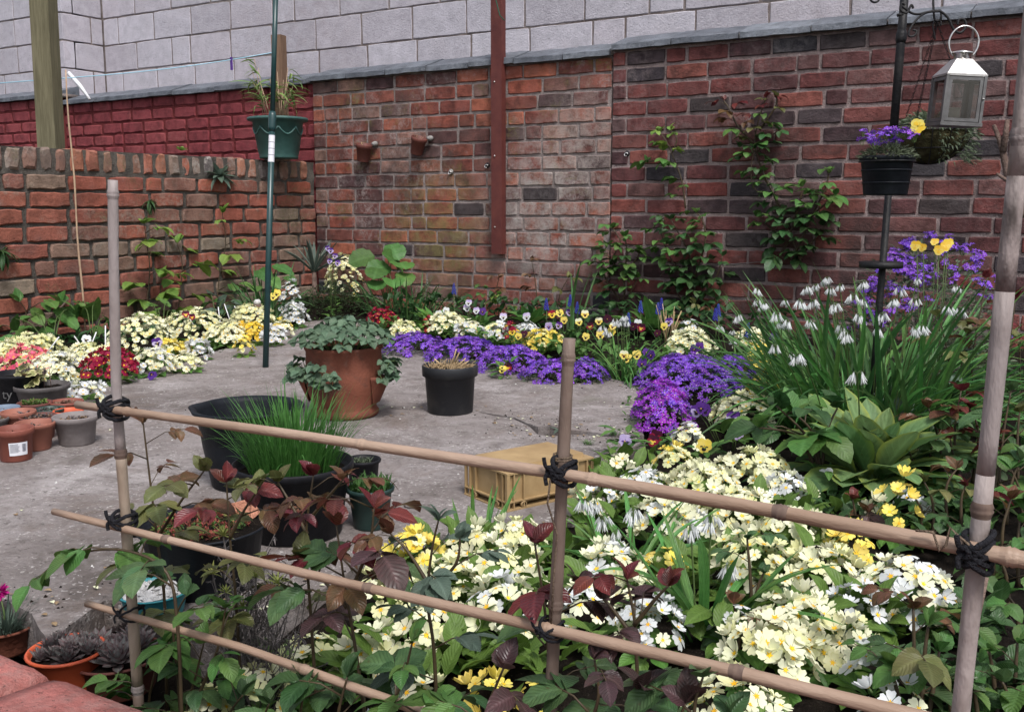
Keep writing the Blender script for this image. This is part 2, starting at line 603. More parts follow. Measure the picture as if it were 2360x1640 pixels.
tag(part('patio', me), kind='structure')

def inside(px, py, poly):
    c = False
    j = len(poly) - 1
    for i in range(len(poly)):
        a, b = poly[i], poly[j]
        if (a.y > py) != (b.y > py) and px < (b.x - a.x) * (py - a.y) / (b.y - a.y) + a.x:
            c = not c
        j = i
    return c

def soil_z(x, y):
    n = 0.018 * pnoise(Vector((x * 5, y * 5, 0))) + 0.010 * pnoise(Vector((x * 19, y * 19, 3)))
    base = -0.012
    if y > 3.6:
        base += 0.03 * min(1, (y - 3.6) / 0.6)
    if x < -3.9:
        base += 0.03 * min(1, (-3.9 - x) / 0.4)
    if y < 1.15:
        base -= 0.07 * min(1, (1.15 - y) / 0.15)
    return base + n

NX, NY = 128, 84
x0, x1, y0, y1 = -5.0, 1.6, 0.5, 4.86
verts, faces = [], []
for j in range(NY + 1):
    for i in range(NX + 1):
        x, y = x0 + (x1 - x0) * i / NX, y0 + (y1 - y0) * j / NY
        z = soil_z(x, y)
        if inside(x, y, patio_xy):
            z = min(z, -0.04) - 0.02
        verts.append((x, y, z))
for j in range(NY):
    for i in range(NX):
        a = j * (NX + 1) + i
        faces.append((a, a + 1, a + NX + 2, a + NX + 1))
tag(part('soil_bed', MB().add(verts, faces).mesh('soil_bed', ['soil'])), kind='structure')

# ================================================================== WALLS
def brick_mesh(name, L, H, D, mat, seed, jit=0.002, ch=0.005, nlong=5):
    r = random.Random(seed)
    out = []
    for i in range(nlong):
        out.append((-L / 2 + L * i / nlong, -H / 2))
    for i in range(2):
        out.append((L / 2, -H / 2 + H * i / 2))
    for i in range(nlong):
        out.append((L / 2 - L * i / nlong, H / 2))
    for i in range(2):
        out.append((-L / 2, H / 2 - H * i / 2))
    rim, face, back = [], [], []
    for (x, z) in out:
        x += r.uniform(-jit, jit)
        z += r.uniform(-jit, jit)
        if abs(abs(x) - L / 2) < jit * 2 and abs(abs(z) - H / 2) < jit * 2:
            x -= math.copysign(ch * 0.5, x)
            z -= math.copysign(ch * 0.5, z)
        rim.append((x, ch + r.uniform(-0.001, 0.001), z))
        s = ch * r.uniform(0.7, 1.3)
        face.append((x - math.copysign(min(s, abs(x)), x) if abs(abs(x) - L / 2) < 0.02 else x, r.uniform(-0.0015, 0.0015), z - math.copysign(min(s, abs(z)), z) if abs(z) > H * 0.3 else z))
        back.append((x, D, z))
    n = len(out)
    vs_ = face + rim + back
    fs = [tuple(range(n))]
    for i in range(n):
        j = (i + 1) % n
        fs.append((i, n + i, n + j, j))
        fs.append((n + i, 2 * n + i, 2 * n + j, n + j))
    m = MB().add(vs_, fs).mesh(name, [mat], False)
    return m

def stock(L, H, D, mat, n, jit=0.002, ch=0.005, nlong=5):
    return [brick_mesh('brick', L, H, D, mat, 100 + i * 7 + hash(mat) % 1, jit, ch, nlong) for i in range(n)]

def lay(root, M0, s0, s1, z0, rows, course, L, joint, stretch, header, hp=0.15, skip=None, drop=0.003, dark=None, name='brick', tilt=0.006):
    """lay courses of single bricks along local X; s = distance along the wall"""
    for r_ in range(rows):
        s = s0 - (0 if r_ % 2 else (L + joint) / 2) - rnd.uniform(0, 0.03)
        zc = z0 + course * (r_ + 0.5)
        while s < s1 - 0.02:
            k = rnd.random()
            ln = L
            src = stretch
            if k < hp and header:
                ln = (L - joint) / 2
                src = header
            ln *= rnd.uniform(0.97, 1.03)
            a, b = max(s, s0), min(s + ln, s1)
            if b - a > 0.035:
                base = L if src is stretch else (L - joint) / 2
                if (b - a) < base * 0.8 and header and src is stretch:
                    src, base = header, (L - joint) / 2
                me_ = rnd.choice(src)
                if dark and rnd.random() < dark[1]:
                    me_ = rnd.choice(dark[0]) if base == L else rnd.choice(dark[2])
                c = Vector(((a + b) / 2, -rnd.uniform(0, drop), zc + rnd.uniform(-0.002, 0.002)))
                if not (skip and skip(c.x, zc)):
                    part(name, me_, root, M0 @ TRS(c, Matrix.Rotation(rnd.uniform(-tilt, tilt), 3, 'Y') @ Matrix.Rotation(rnd.uniform(-0.008, 0.008), 3, 'Z'), ((b - a) / base, 1, 1)))
            s += ln + joint * rnd.uniform(0.7, 1.3)

def rough_sheet(s0, s1, z0, z1, y, step=0.03, amp=0.006, seed=0):
    """recessed mortar face, uneven"""
    nx, nz = max(1, int((s1 - s0) / step)), max(1, int((z1 - z0) / step))
    v, f = [], []
    for j in range(nz + 1):
        for i in range(nx + 1):
            s, z = s0 + (s1 - s0) * i / nx, z0 + (z1 - z0) * j / nz
            v.append((s, y + amp * pnoise(Vector((s * 22, z * 22, seed))), z))
    for j in range(nz):
        for i in range(nx):
            a = j * (nx + 1) + i
            f.append((a, a + 1, a + nx + 2, a + nx + 1))
    return v, f

def core(root, M0, s0, s1, z0, z1, mat, depth_=0.2, rec=0.0055, seed=0):
    m = MB()
    m.add(*rough_sheet(s0, s1, z0, z1, rec, seed=seed, amp=0.0035))
    m.box((s0, rec + 0.008, z0), (s1, depth_, z1))
    return part('mortar', m.mesh('mortar', [mat]), root, M0)

def coping(root, M0, s0, s1, z, unit, mat, name='coping_stone', hgt=0.032, rise=0.058, over=0.035, dep=0.17):
    s = s0
    i = 0
    src = []
    for k in range(4):
        r = random.Random(k + 40)
        j = lambda: r.uniform(-0.003, 0.003)
        m = MB()
        prof = [(-over, 0.0), (-over + 0.003, hgt * 0.85), (-over + 0.012, hgt), (dep * 0.9, hgt + rise), (dep, hgt + rise), (dep, 0.0)]
        v = []
        nseg = 6
        for q in range(nseg + 1):
            x = -0.5 + q / nseg
            for (yy, zz) in prof:
                v.append((x, yy + (j() if yy < 0 else 0), zz + j() * 0.6))
        n = len(prof)
        f = []
        for q in range(nseg):
            for a in range(n):
                b = (a + 1) % n
                f.append((q * n + a, q * n + b, (q + 1) * n + b, (q + 1) * n + a))
        f.append(tuple(range(n - 1, -1, -1)))
        f.append(tuple(nseg * n + a for a in range(n)))
        src.append(m.add(v, f).mesh('coping_stone', [mat], False))
    while s < s1 - 0.04:
        L = min(unit * rnd.uniform(0.96, 1.04), s1 - s)
        part(name, src[i % 4], root, M0 @ TRS((s + L / 2, rnd.uniform(-0.004, 0.004), z + rnd.uniform(-0.003, 0.003)), Matrix.Rotation(rnd.uniform(-0.008, 0.008), 3, 'Y'), (L - 0.008, 1, 1)))
        s += L
        i += 1
    part('bedding_mortar', MB().box((s0, -over + 0.02, z), (s1, dep - 0.02, z + hgt * 0.8)).mesh('bedding', ['mortar_block']), root, M0)

I4 = Matrix.Identity(4)
CO, BL, JT = 0.0845, 0.213, 0.013
BH = CO - 0.0135
s_red, h_red = stock(BL, BH, 0.06, 'brick_red', 10, 0.0022, 0.004), stock((BL - JT) / 2, BH, 0.06, 'brick_red', 6, 0.0022, 0.004, 3)
s_plum, h_plum = stock(BL, BH - 0.002, 0.06, 'brick_plum', 10, 0.0018, 0.0045), stock((BL - JT) / 2, BH - 0.002, 0.06, 'brick_plum', 6, 0.0018, 0.0045, 3)
s_dark, h_dark = stock(BL, BH, 0.06, 'brick_dark', 3), stock((BL - JT) / 2, BH, 0.06, 'brick_dark', 3, nlong=3)
s_old, h_old = stock(BL, BH, 0.06, 'brick_old', 10, 0.0034, 0.006), stock((BL - JT) / 2, BH, 0.06, 'brick_old', 6, 0.0034, 0.006, 3)
s_pnt, h_pnt = stock(BL, BH + 0.003, 0.06, 'brick_painted', 6, 0.0022, 0.007), stock((BL - JT) / 2, BH + 0.003, 0.06, 'brick_painted', 5, 0.0022, 0.007, 3)
SEAM_X = -2.345
TOP = 1.437

MBACK = Matrix.Translation((0, BACK_Y, 0))
w1 = empty('brick_wall', (0, 0, 0), 'red brick garden wall between the corner and the straight vertical joint', 'wall', 'brick walls around the garden')
core(w1, MBACK, LEFT_X, SEAM_X - 0.008, -0.1, TOP, 'mortar_grey', seed=1)
lay(w1, MBACK, LEFT_X + 0.0, SEAM_X - 0.008, 0.0, 17, CO, BL, JT, s_red, h_red, 0.14, dark=(s_dark, 0.035, h_dark))
coping(w1, MBACK, LEFT_X, SEAM_X - 0.004, TOP, 0.305, 'coping_tile')

w2 = empty('brick_wall', (0, 0, 0), 'plum red brick garden wall with pink mortar behind the lantern', 'wall', 'brick walls around the garden')
M2 = Matrix.Translation((0, BACK_Y - 0.008, 0))
core(w2, M2, SEAM_X + 0.004, 1.0, -0.1, TOP + 0.026, 'mortar_pink', rec=0.006, seed=2)
lay(w2, M2, SEAM_X + 0.004, 1.0, 0.012, 17, CO + 0.0004, BL - 0.004, JT + 0.003, s_plum, h_plum, 0.08, dark=(s_dark, 0.07, h_dark))
coping(w2, M2, SEAM_X + 0.004, 1.0, TOP + 0.026, 0.34, 'coping_tile')

w3 = empty('painted_wall', (0, 0, 0), 'dark red painted brick wall behind the green planter', 'wall', 'painted walls next door')
M3 = Matrix.Translation((0, BACK_Y + 0.02, 0))
core(w3, M3, -7.06, LEFT_X - 0.002, -0.1, TOP - 0.008, 'mortar_painted', rec=0.005, seed=3)
lay(w3, M3, -7.06, LEFT_X - 0.002, 0.59, 10, CO, BL + 0.01, 0.008, s_pnt, h_pnt, 0.12)
coping(w3, M3, -7.06, LEFT_X - 0.002, TOP - 0.008, 0.42, 'coping_tile')
w4 = empty('painted_wall', (0, 0, 0), 'higher dark red painted wall section behind the square timber post', 'wall', 'painted walls next door')
M4 = Matrix.Translation((0, BACK_Y - 0.03, 0))
core(w4, M4, -9.6, -7.06, -0.1, TOP + 0.045, 'mortar_painted', rec=0.005, seed=4)
lay(w4, M4, -9.6, -7.06, 0.637, 10, CO, BL + 0.01, 0.008, s_pnt, h_pnt, 0.12)
coping(w4, M4, -9.6, -7.02, TOP + 0.045, 0.40, 'coping_tile')

# low wall on the other side: courses and a top course of bricks on edge
w5 = empty('low_wall', (0, 0, 0), 'low weathered brick side wall with bricks on edge along its top', 'wall', 'brick walls around the garden')
M5 = Matrix.Translation((LEFT_X, 0, 0)) @ Matrix.Rotation(R(90), 4, 'Z')
LW0, LW1, LTOP = 1.6, BACK_Y - 0.004, 0.935
core(w5, M5, LW0, LW1, -0.1, LTOP - 0.11, 'mortar_old', rec=0.010, seed=5, depth_=0.22)
lay(w5, M5, LW0, LW1, 0.808 - 10 * 0.0838, 10, 0.0838, BL + 0.01, 0.012, s_old, h_old, 0.10, drop=0.006, tilt=0.012)
m = MB()
m.box((LW0, 0.014, LTOP - 0.135), (LW1, 0.222, LTOP - 0.012))
m.add(*rough_sheet(LW0, LW1, LTOP - 0.135, LTOP - 0.006, 0.008, seed=9, amp=0.010))
part('mortar', m.mesh('mortar', ['mortar_old']), w5, M5)
tops = stock(0.068, 0.112, 0.228, 'brick_worn_top', 8, 0.005, 0.011, 3)
s = LW0
while s < LW1 - 0.05:
    wd = rnd.uniform(0.062, 0.078)
    part('top_brick', rnd.choice(tops), w5, M5 @ TRS((s + wd / 2, rnd.uniform(-0.008, 0.006), LTOP - 0.06 + rnd.uniform(-0.006, 0.004)), Matrix.Rotation(rnd.uniform(-0.05, 0.05), 3, 'Y'), (wd / 0.068, 1, 1)))
    s += wd + rnd.uniform(0.008, 0.022)

# concrete block building beyond
s_blk, h_blk = stock(0.44, 0.215, 0.09, 'block', 6, 0.002, 0.004, 6), stock(0.2145, 0.215, 0.09, 'block', 4, 0.002, 0.004, 3)
BLK_Y, BLK_X = 5.75, -7.66
bw = empty('block_wall', (0, 0, 0), 'long pale concrete block wall rising behind the brick wall', 'wall', 'concrete block building')
MB1 = Matrix.Translation((0, BLK_Y, 0))
core(bw, MB1, BLK_X - 0.3, 1.6, -0.1, 3.35, 'mortar_block', rec=0.004, seed=6)
lay(bw, MB1, BLK_X + 0.01, 1.6, 1.125, 9, 0.225, 0.44, 0.010, s_blk, h_blk, 0.05, name='block', drop=0.002, tilt=0.002)
bw2 = empty('block_wall', (0, 0, 0), 'projecting corner of the concrete block building behind the timber post', 'wall', 'concrete block building')
MB2 = Matrix.Translation((0, 5.36, 0))
core(bw2, MB2, -11.0, BLK_X - 0.006, -0.1, 3.35, 'mortar_block', rec=0.004, seed=7)
lay(bw2, MB2, -11.0, BLK_X, 1.125, 9, 0.225, 0.44, 0.010, s_blk, h_blk, 0.05, name='block', drop=0.002, tilt=0.002)
MB3 = Matrix.Translation((BLK_X, 5.36, 0)) @ Matrix.Rotation(R(90), 4, 'Z')
part('mortar', MB().box((0.1, 0.006, -0.1), (0.385, 0.1, 3.35)).mesh('mortar', ['mortar_block']), bw2, MB3)
for r_ in range(9):
    zc = 1.125 + 0.225 * (r_ + 0.5)
    cuts = [(0.006, 0.10), (0.11, 0.385)] if r_ % 2 else [(0.006, 0.27), (0.28, 0.385)]
    for a, b in cuts:
        part('block', rnd.choice(h_blk), bw2, MB3 @ TRS(((a + b) / 2, 0, zc), None, ((b - a) / 0.2145, 1, 1)))

# ================================================================== materials of the things
simple('bamboo_grey', (0.29, 0.25, 0.245), (0.20, 0.165, 0.155), 30, 0.6, 0.3, 0, 0.25, stretch=(1, 1, 0.25))
simple('bamboo_tan', (0.33, 0.235, 0.175), (0.22, 0.145, 0.10), 35, 0.5, 0.35, 0, 0.2, stretch=(0.2, 1, 1))
simple('bamboo_brown', (0.165, 0.12, 0.098), (0.105, 0.074, 0.06), 30, 0.55, 0.3, 0, 0.25, stretch=(1, 1, 0.25))
simple('bamboo_mottled', (0.25, 0.205, 0.195), (0.06, 0.046, 0.042), 30, 0.6, 0.3, 0, 0.25, lo=0.42, hi=0.56, stretch=(1, 1, 0.4))
simple('bamboo_straw', (0.30, 0.24, 0.19), (0.21, 0.16, 0.12), 30, 0.6, 0.3, 0, 0.25, stretch=(1, 1, 0.25))
simple('bamboo_weathered', (0.29, 0.245, 0.232), (0.18, 0.145, 0.132), 25, 0.6, 0.3, 0, 0.25, lo=0.45, hi=0.62, stretch=(1, 1, 0.4))
simple('cane_dry', (0.42, 0.30, 0.20), (0.30, 0.20, 0.14), 20, 0.7)
simple('bamboo_node', (0.16, 0.11, 0.085), (0.09, 0.06, 0.05), 60, 0.8)
simple('cord_black', (0.012, 0.012, 0.016), (0.022, 0.022, 0.027), 120, 0.85, 0.2, 0, 0.8)
simple('twine', (0.24, 0.18, 0.13), (0.14, 0.10, 0.075), 150, 0.95, 0.1, 0, 0.8)
simple('twine_green', (0.02, 0.10, 0.06), (0.015, 0.07, 0.045), 100, 0.9)
simple('plastic_black', (0.008, 0.008, 0.010), (0.013, 0.013, 0.016), 40, 0.5, 0.14, 0, 0.1)
simple('plastic_black_dusty', (0.016, 0.017, 0.02), (0.05, 0.048, 0.046), 9, 0.55, 0.35, 0, 0.1, lo=0.52, hi=0.75)
simple('plastic_navy', (0.008, 0.009, 0.012), (0.013, 0.015, 0.019), 20, 0.5, 0.12, 0, 0.1)
simple('plastic_green_dark', (0.012, 0.03, 0.027), (0.02, 0.045, 0.04), 25, 0.45, 0.4)
simple('plastic_green', (0.042, 0.105, 0.095), (0.028, 0.075, 0.068), 14, 0.5, 0.4, 0, 0.1)
simple('plastic_grey', (0.21, 0.185, 0.182), (0.155, 0.135, 0.132), 22, 0.65, 0.3, 0, 0.15)
simple('plastic_grey_dark', (0.105, 0.095, 0.094), (0.07, 0.062, 0.061), 22, 0.6, 0.3, 0, 0.15)
simple('plastic_blue_grey', (0.11, 0.15, 0.21), (0.16, 0.20, 0.26), 20, 0.55)
simple('plastic_turquoise', (0.045, 0.26, 0.29), (0.03, 0.20, 0.235), 20, 0.45)
simple('plastic_terracotta', (0.21, 0.066, 0.046), (0.165, 0.05, 0.037), 20, 0.6, 0.3, 0, 0.1)
simple('plastic_terracotta_pale', (0.27, 0.105, 0.073), (0.21, 0.078, 0.055), 20, 0.6)
simple('plastic_terracotta_brown', (0.14, 0.046, 0.035), (0.10, 0.034, 0.028), 18, 0.6)
simple('plastic_orange', (0.52, 0.10, 0.04), (0.43, 0.075, 0.035), 20, 0.5)
simple('plastic_tan', (0.36, 0.25, 0.125), (0.25, 0.165, 0.078), 12, 0.55, 0.35, 0, 0.08)
simple('plastic_white', (0.68, 0.68, 0.70), (0.58, 0.58, 0.60), 30, 0.5)
simple('paint_teal_dark', (0.008, 0.035, 0.036), (0.012, 0.045, 0.046), 40, 0.35, 0.5)
simple('paint_brown', (0.115, 0.032, 0.026), (0.085, 0.022, 0.02), 14, 0.6, 0.3, 0, 0.15)
simple('paint_black_metal', (0.008, 0.008, 0.010), (0.018, 0.017, 0.017), 30, 0.5, 0.2, 0.0, 0.2)
simple('timber_green', (0.155, 0.14, 0.088), (0.10, 0.09, 0.055), 10, 0.85, 0.15, 0, 0.3, stretch=(9, 9, 0.6))
simple('timber_brown', (0.20, 0.125, 0.085), (0.12, 0.075, 0.05), 10, 0.85, 0.15, 0, 0.3, stretch=(9, 9, 0.6))
simple('steel', (0.62, 0.60, 0.59), (0.48, 0.46, 0.45), 30, 0.28, 0.5, 0.95, 0.05)
simple('steel_dull', (0.20, 0.195, 0.195), (0.14, 0.135, 0.135), 30, 0.42, 0.5, 0.8, 0.05)
simple('candle_wax', (0.62, 0.58, 0.45), (0.55, 0.50, 0.38), 20, 0.6)
simple('line_blue', (0.30, 0.52, 0.62), (0.26, 0.46, 0.58), 60, 0.5)
simple('peg_purple', (0.10, 0.04, 0.25), (0.08, 0.03, 0.2), 60, 0.5)
simple('straw', (0.45, 0.33, 0.19), (0.30, 0.21, 0.12), 60, 0.9, 0.1, 0, 0.2, val=0.3)
simple('wood_bark', (0.17, 0.12, 0.10), (0.09, 0.06, 0.05), 30, 0.9, 0.15, 0, 0.6)
simple('gravel_white', (0.62, 0.61, 0.60), (0.40, 0.39, 0.38), 80, 0.8, 0.2, 0, 0.3)
simple('stone_salmon', (0.48, 0.22, 0.145), (0.36, 0.155, 0.10), 30, 0.85, 0.2, 0, 0.5)
simple('moss', (0.10, 0.09, 0.045), (0.045, 0.037, 0.02), 40, 0.95, 0.1, 0, 0.8)
simple('text_grey', (0.10, 0.10, 0.10), (0.08, 0.08, 0.08), 20, 0.6)
simple('stem_grey_plain', (0.26, 0.25, 0.24), (0.18, 0.17, 0.16), 60, 0.8)
simple('paper', (0.66, 0.66, 0.70), (0.60, 0.60, 0.65), 20, 0.6)
simple('ink', (0.10, 0.10, 0.13), (0.16, 0.16, 0.2), 80, 0.6)

def terracotta():
    m, t = new_mat('terracotta')
    po = position(t)
    c = mixc(t, (0.18, 0.060, 0.036), (0.125, 0.041, 0.026), noise(t, po, 9, 5, 0.65))
    c = mixc(t, c, (0.055, 0.035, 0.028), mul(t, noise(t, po, 6.5, 6, 0.7, 0.55, 0.68, 0.3), 0.85))
    c = mixc(t, c, (0.25, 0.17, 0.135), mul(t, noise(t, po, 14, 5, 0.7, 0.62, 0.74), 0.35))
    finish(t, c, 0.8, 0.25, 0, noise(t, po, 120, 4), 0.25, 0.004)
terracotta()

def glassmat():
    m, t = new_mat('lantern_glass')
    g = nd(t, 'ShaderNodeBsdfGlossy')
    g.inputs['Roughness'].default_value = 0.05
    g.inputs['Color'].default_value = (0.9, 0.9, 0.9, 1)
    tr = nd(t, 'ShaderNodeBsdfTransparent')
    tr.inputs['Color'].default_value = (0.60, 0.60, 0.62, 1)
    fr = nd(t, 'ShaderNodeFresnel')
    fr.inputs['IOR'].default_value = 1.6
    ad = nd(t, 'ShaderNodeMath', operation='ADD')
    ad.inputs[1].default_value = 0.02
    t.links.new(fr.outputs[0], ad.inputs[0])
    mx = nd(t, 'ShaderNodeMixShader')
    t.links.new(ad.outputs[0], mx.inputs[0])
    t.links.new(tr.outputs[0], mx.inputs[1])
    t.links.new(g.outputs[0], mx.inputs[2])
    o = nd(t, 'ShaderNodeOutputMaterial')
    t.links.new(mx.outputs[0], o.inputs['Surface'])
glassmat()

def zat(loc, py):
    v = Vector((loc[0], loc[1], 0)) - EYE
    k = (820 - py) / FPX
    return (k * v.dot(_F) - v.dot(_U)) / (_U.z - k * _F.z)

def onv(px, py, dep):
    """point at a given distance along the view direction (for things that stand free)"""
    return EYE + ray(px, py) * dep

# ================================================================== posts, lines and poles
p = PX(112, 330, LEFT_X - 0.42)
m = MB()
m.box((-0.05, -0.05, -0.12), (0.05, 0.05, 2.6))
o = single('timber_post', m, ['timber_green'], 'square greenish timber post standing behind the low brick wall', 'post', loc=(p.x, p.y, 0), smooth=False)
o.rotation_euler = (R(-0.4), R(0.6), R(28))
p2_ = PY(646, 200, BACK_Y - 0.22)
m = MB()
m.box((-0.034, -0.034, -0.12), (0.034, 0.034, zat(p2_, 82)))
o = single('timber_post', m, ['timber_brown'], 'short brown wooden post behind the bamboo in the green planter', 'post', loc=(p2_.x, p2_.y, 0), smooth=False)
o.rotation_euler = (0, 0, R(15))
a = PX(-160, 204, LEFT_X - 1.2)
b = Vector((p2_.x, p2_.y, zat(p2_, 119)))
pa = Vector((p.x, p.y, zat(p, 180))) + Vector((0.0, 0.055, 0))
lp = [a.lerp(pa, i / 6) for i in range(6)] + [pa.lerp(b, i / 14) - Vector((0, 0, 0.02 * math.sin(math.pi * i / 14))) for i in range(15)]
single('clothes_line', MB().tube(lp, 0.0028, 5), ['line_blue'], 'thin pale blue clothes line strung between the timber posts', 'line')
q = pa.lerp(b, 0.76) - Vector((0, 0, 0.014))
m = MB()
m.box((-0.006, -0.005, -0.06), (-0.001, 0.005, 0.015))
m.box((0.001, -0.005, -0.06), (0.006, 0.005, 0.015))
single('clothes_peg', m, ['peg_purple'], 'small purple clothes peg hanging on the blue line', 'peg', loc=q, smooth=False)
a, b = PY(158, 168, BACK_Y - 0.10), PY(207, 229, BACK_Y - 0.10)
single('white_stick', MB().tube([a, a.lerp(b, 0.5) + Vector((0, 0.01, 0)), b], [0.015, 0.016, 0.009], 7), ['plastic_white'], 'short white stick leaning on the coping of the painted wall', 'stick')
a = G(197, 775, 0.0)
b = Vector((a.x - 0.02, a.y, zat(a, 160)))
m = MB()
pts = [a.lerp(b, i / 10) + Vector((0.006 * math.sin(i * 1.3), 0, 0)) for i in range(11)]
m.tube(pts, [0.0055 - 0.0002 * i + (0.001 if i in (3, 6, 8) else 0) for i in range(11)], 6)
single('bamboo_cane', m, ['cane_dry'], 'thin tall dry cane standing against the low wall', 'cane', 'bamboo canes')
a, b = G(56, 800, 0.0), PX(157, 690, LEFT_X + 0.06)
single('plant_stick', MB().tube([a, b], [0.008, 0.004], 6), ['bamboo_brown'], 'grey stick leaning at a slant against the low wall', 'stick')

# green metal clothes prop
a = G(612, 846, 0.0)
dd = depth(a)
b = onv(637, -70, dd * 0.99)
prop = empty('clothes_prop', a, 'tall thin dark green metal pole standing on the patio edge', 'pole')
v = b - a
part('lower_tube', MB().tube([(0, 0, 0), v * 0.62], 0.0125, 12).mesh('tube', ['paint_teal_dark']), prop)
part('collar', MB().tube([v * 0.595, v * 0.605, v * 0.635, v * 0.645], [0.0135, 0.0165, 0.0165, 0.0125], 12).mesh('collar', ['paint_teal_dark']), prop)
part('upper_tube', MB().tube([v * 0.64, v], 0.0105, 12).mesh('tube', ['paint_teal_dark']), prop)
st = part('sticker', MB().tube([v * 0.518, v * 0.585], 0.0130, 12, cap=False).mesh('sticker', ['paper']), prop)
for k in range(3):
    part('print_line', MB().tube([v * (0.535 + k * 0.016), v * (0.5362 + k * 0.016)], 0.0133, 12, cap=False).mesh('print', ['ink']), st)

# brown square post fixed to the brick wall
p = PY(1150, 585, BACK_Y - 0.03)
bp = empty('wall_post', (p.x, p.y, p.z), 'dark red brown painted square post fixed upright to the brick wall', 'post')
part('post', MB().box((-0.034, -0.028, 0), (0.036, 0.018, 2.1)).mesh('post', ['paint_brown'], False), bp)
for k, py in enumerate((190, 360, 523)):
    part('screw', MB().lathe([(0.0, 0), (0.006, 0), (0.004, 0.004), (0.0, 0.005)], 8, M=Matrix.Rotation(R(90), 4, 'X')).mesh('screw', ['steel']), bp, TRS((-0.01, -0.0285, zat(p, py) - p.z)))
a = PY(1152, 36, BACK_Y - 0.10)
single('twine_end', MB().tube([a + Vector((-0.05, 0.02, 0.25)), a + Vector((-0.03, 0.0, 0.10)), a, a + Vector((0.03, 0, -0.03))], 0.003, 5), ['twine_green'], 'frayed green twine end dangling beside the brown wall post', 'twine')

# small fittings on the brick wall
def wall_eye(px, py, label, matname):
    c = PY(px, py, BACK_Y)
    e = empty('wall_hook', c, label, 'hook', 'small fittings on the brick wall')
    part('plug', MB().lathe([(0.0, 0), (0.017, 0), (0.014, 0.008), (0.006, 0.012), (0.0, 0.012)], 10, M=Matrix.Rotation(R(90), 4, 'X')).mesh('plug', [matname]), e)
    pts_ = [Vector((0.009 * math.cos(t), -0.012 - 0.002 * t, 0.009 * math.sin(t) - 0.006)) for t in [i * 0.6 for i in range(10)]]
    part('ring', MB().tube(pts_, 0.0028, 6).mesh('ring', ['steel']), e)
wall_eye(1040, 396, 'grey plug and hook below the small wall pots', 'stem_grey_plain')
wall_eye(1124, 381, 'shiny hook on the wall just beside the brown post', 'brick_dark')
wall_eye(1446, 354, 'shiny metal hook on the plum brick wall near a rose shoot', 'brick_dark')

# ================================================================== pots
def pot_profile(rt, rb, h, rim_h, rim_t, wall=0.004, fill=0.8):
    k = lambda z: rb + (rt - rim_t - rb) * z / h
    zi = h * fill
    return [(rb * 0.96, 0.0), (rb, 0.004), (k(h - rim_h), h - rim_h), (rt, h - rim_h + 0.003), (rt + 0.001, h - 0.003), (rt - 0.001, h), (rt - wall, h - 0.001), (rt - wall - 0.001, h - rim_h), (k(zi) - wall, zi - 0.004), (0.0, zi - 0.006)]

def lumpy_disc(r, z, amp, seed, seg=20, rings=5, dome=0.0):
    v, f = [(0, 0, z + dome)], []
    for i in range(1, rings + 1):
        for k in range(seg):
            th = 2 * math.pi * k / seg
            rr = r * i / rings
            v.append((rr * math.cos(th), rr * math.sin(th), z + dome * (1 - (i / rings) ** 2) + amp * pnoise(Vector((rr * math.cos(th) * 60, rr * math.sin(th) * 60, seed)))))
    for k in range(seg):
        f.append((0, 1 + k, 1 + (k + 1) % seg))
    for i in range(rings - 1):
        for k in range(seg):
            a = 1 + i * seg
            f.append((a + k, a + seg + k, a + seg + (k + 1) % seg, a + (k + 1) % seg))
    return v, f

def pot(name, label, cat, px, base_py, rim_px, rim_py, mat, yb=None, bot=0.74, rim=0.14, fill=0.8, z=0.0, group=None, fillmat='soil', rt_=0.0025, seg=28, wob=0.0, dome=0.0, amp=0.006, tilt=0.0):
    loc = G(px, base_py, z)
    if yb:
        loc = PY(px, rim_py, yb)
        loc.z = z
    rt = msize(rim_px, loc) / 2
    h = zat(loc, rim_py) - z
    e = empty(name, loc, label, cat, group)
    e.rotation_euler = (tilt, 0, rnd.uniform(0, 6))
    part('pot_body', MB().lathe(pot_profile(rt, rt * bot, h, h * rim, rt_ + rt * 0.03, fill=fill), seg, wob=wob).mesh('pot_body', [mat]), e)
    ri = (rt * bot + (rt - rt * bot) * fill) * 0.97 - 0.004
    if fillmat:
        part('compost', MB().add(*lumpy_disc(ri, h * fill, amp, px, dome=dome)).mesh('compost', [fillmat]), e)
    return e, rt, h

GP = 'small pots gathered on the patio by the bed'
P = {}
def addpot(key, *a_, **k_):
    P[key] = pot(*a_, **k_)
    return P[key]
addpot('tl', 'plant_pot', 'terracotta coloured plastic pot with a white paper label', 'pot', 38, 1058, 84, 985, 'plastic_terracotta', None, 0.80, 0.22, 0.72, group=GP)
addpot('tp', 'plant_pot', 'pale terracotta plastic pot between the labelled pot and the grey pot', 'pot', 84, 1034, 88, 972, 'plastic_terracotta_pale', None, 0.72, 0.2, 0.75, group=GP)
addpot('gy', 'plant_pot', 'light grey plastic pot standing at the outer edge of the small pots', 'pot', 178, 1021, 100, 956, 'plastic_grey', None, 0.76, 0.22, 0.78, group=GP)
addpot('t2', 'plant_pot', 'pinkish terracotta pot with two small dark seedlings', 'pot', 46, 1003, 76, 946, 'plastic_terracotta_pale', None, 0.75, 0.25, 0.8, group=GP)
addpot('t3', 'plant_pot', 'brown terracotta pot of dried sedum behind the pale pot', 'pot', 92, 1008, 82, 957, 'plastic_terracotta_brown', None, 0.75, 0.2, 0.86, group=GP)
addpot('dg', 'plant_pot', 'dark green plastic pot of grey sedum among terracotta pots', 'pot', 117, 985, 68, 940, 'plastic_green_dark', None, 0.75, 0.2, 0.84, group=GP)
addpot('or', 'plant_pot', 'bright orange plastic pot under the end of the cane rail', 'pot', 160, 990, 66, 944, 'plastic_orange', None, 0.75, 0.2, 0.55, group=GP)
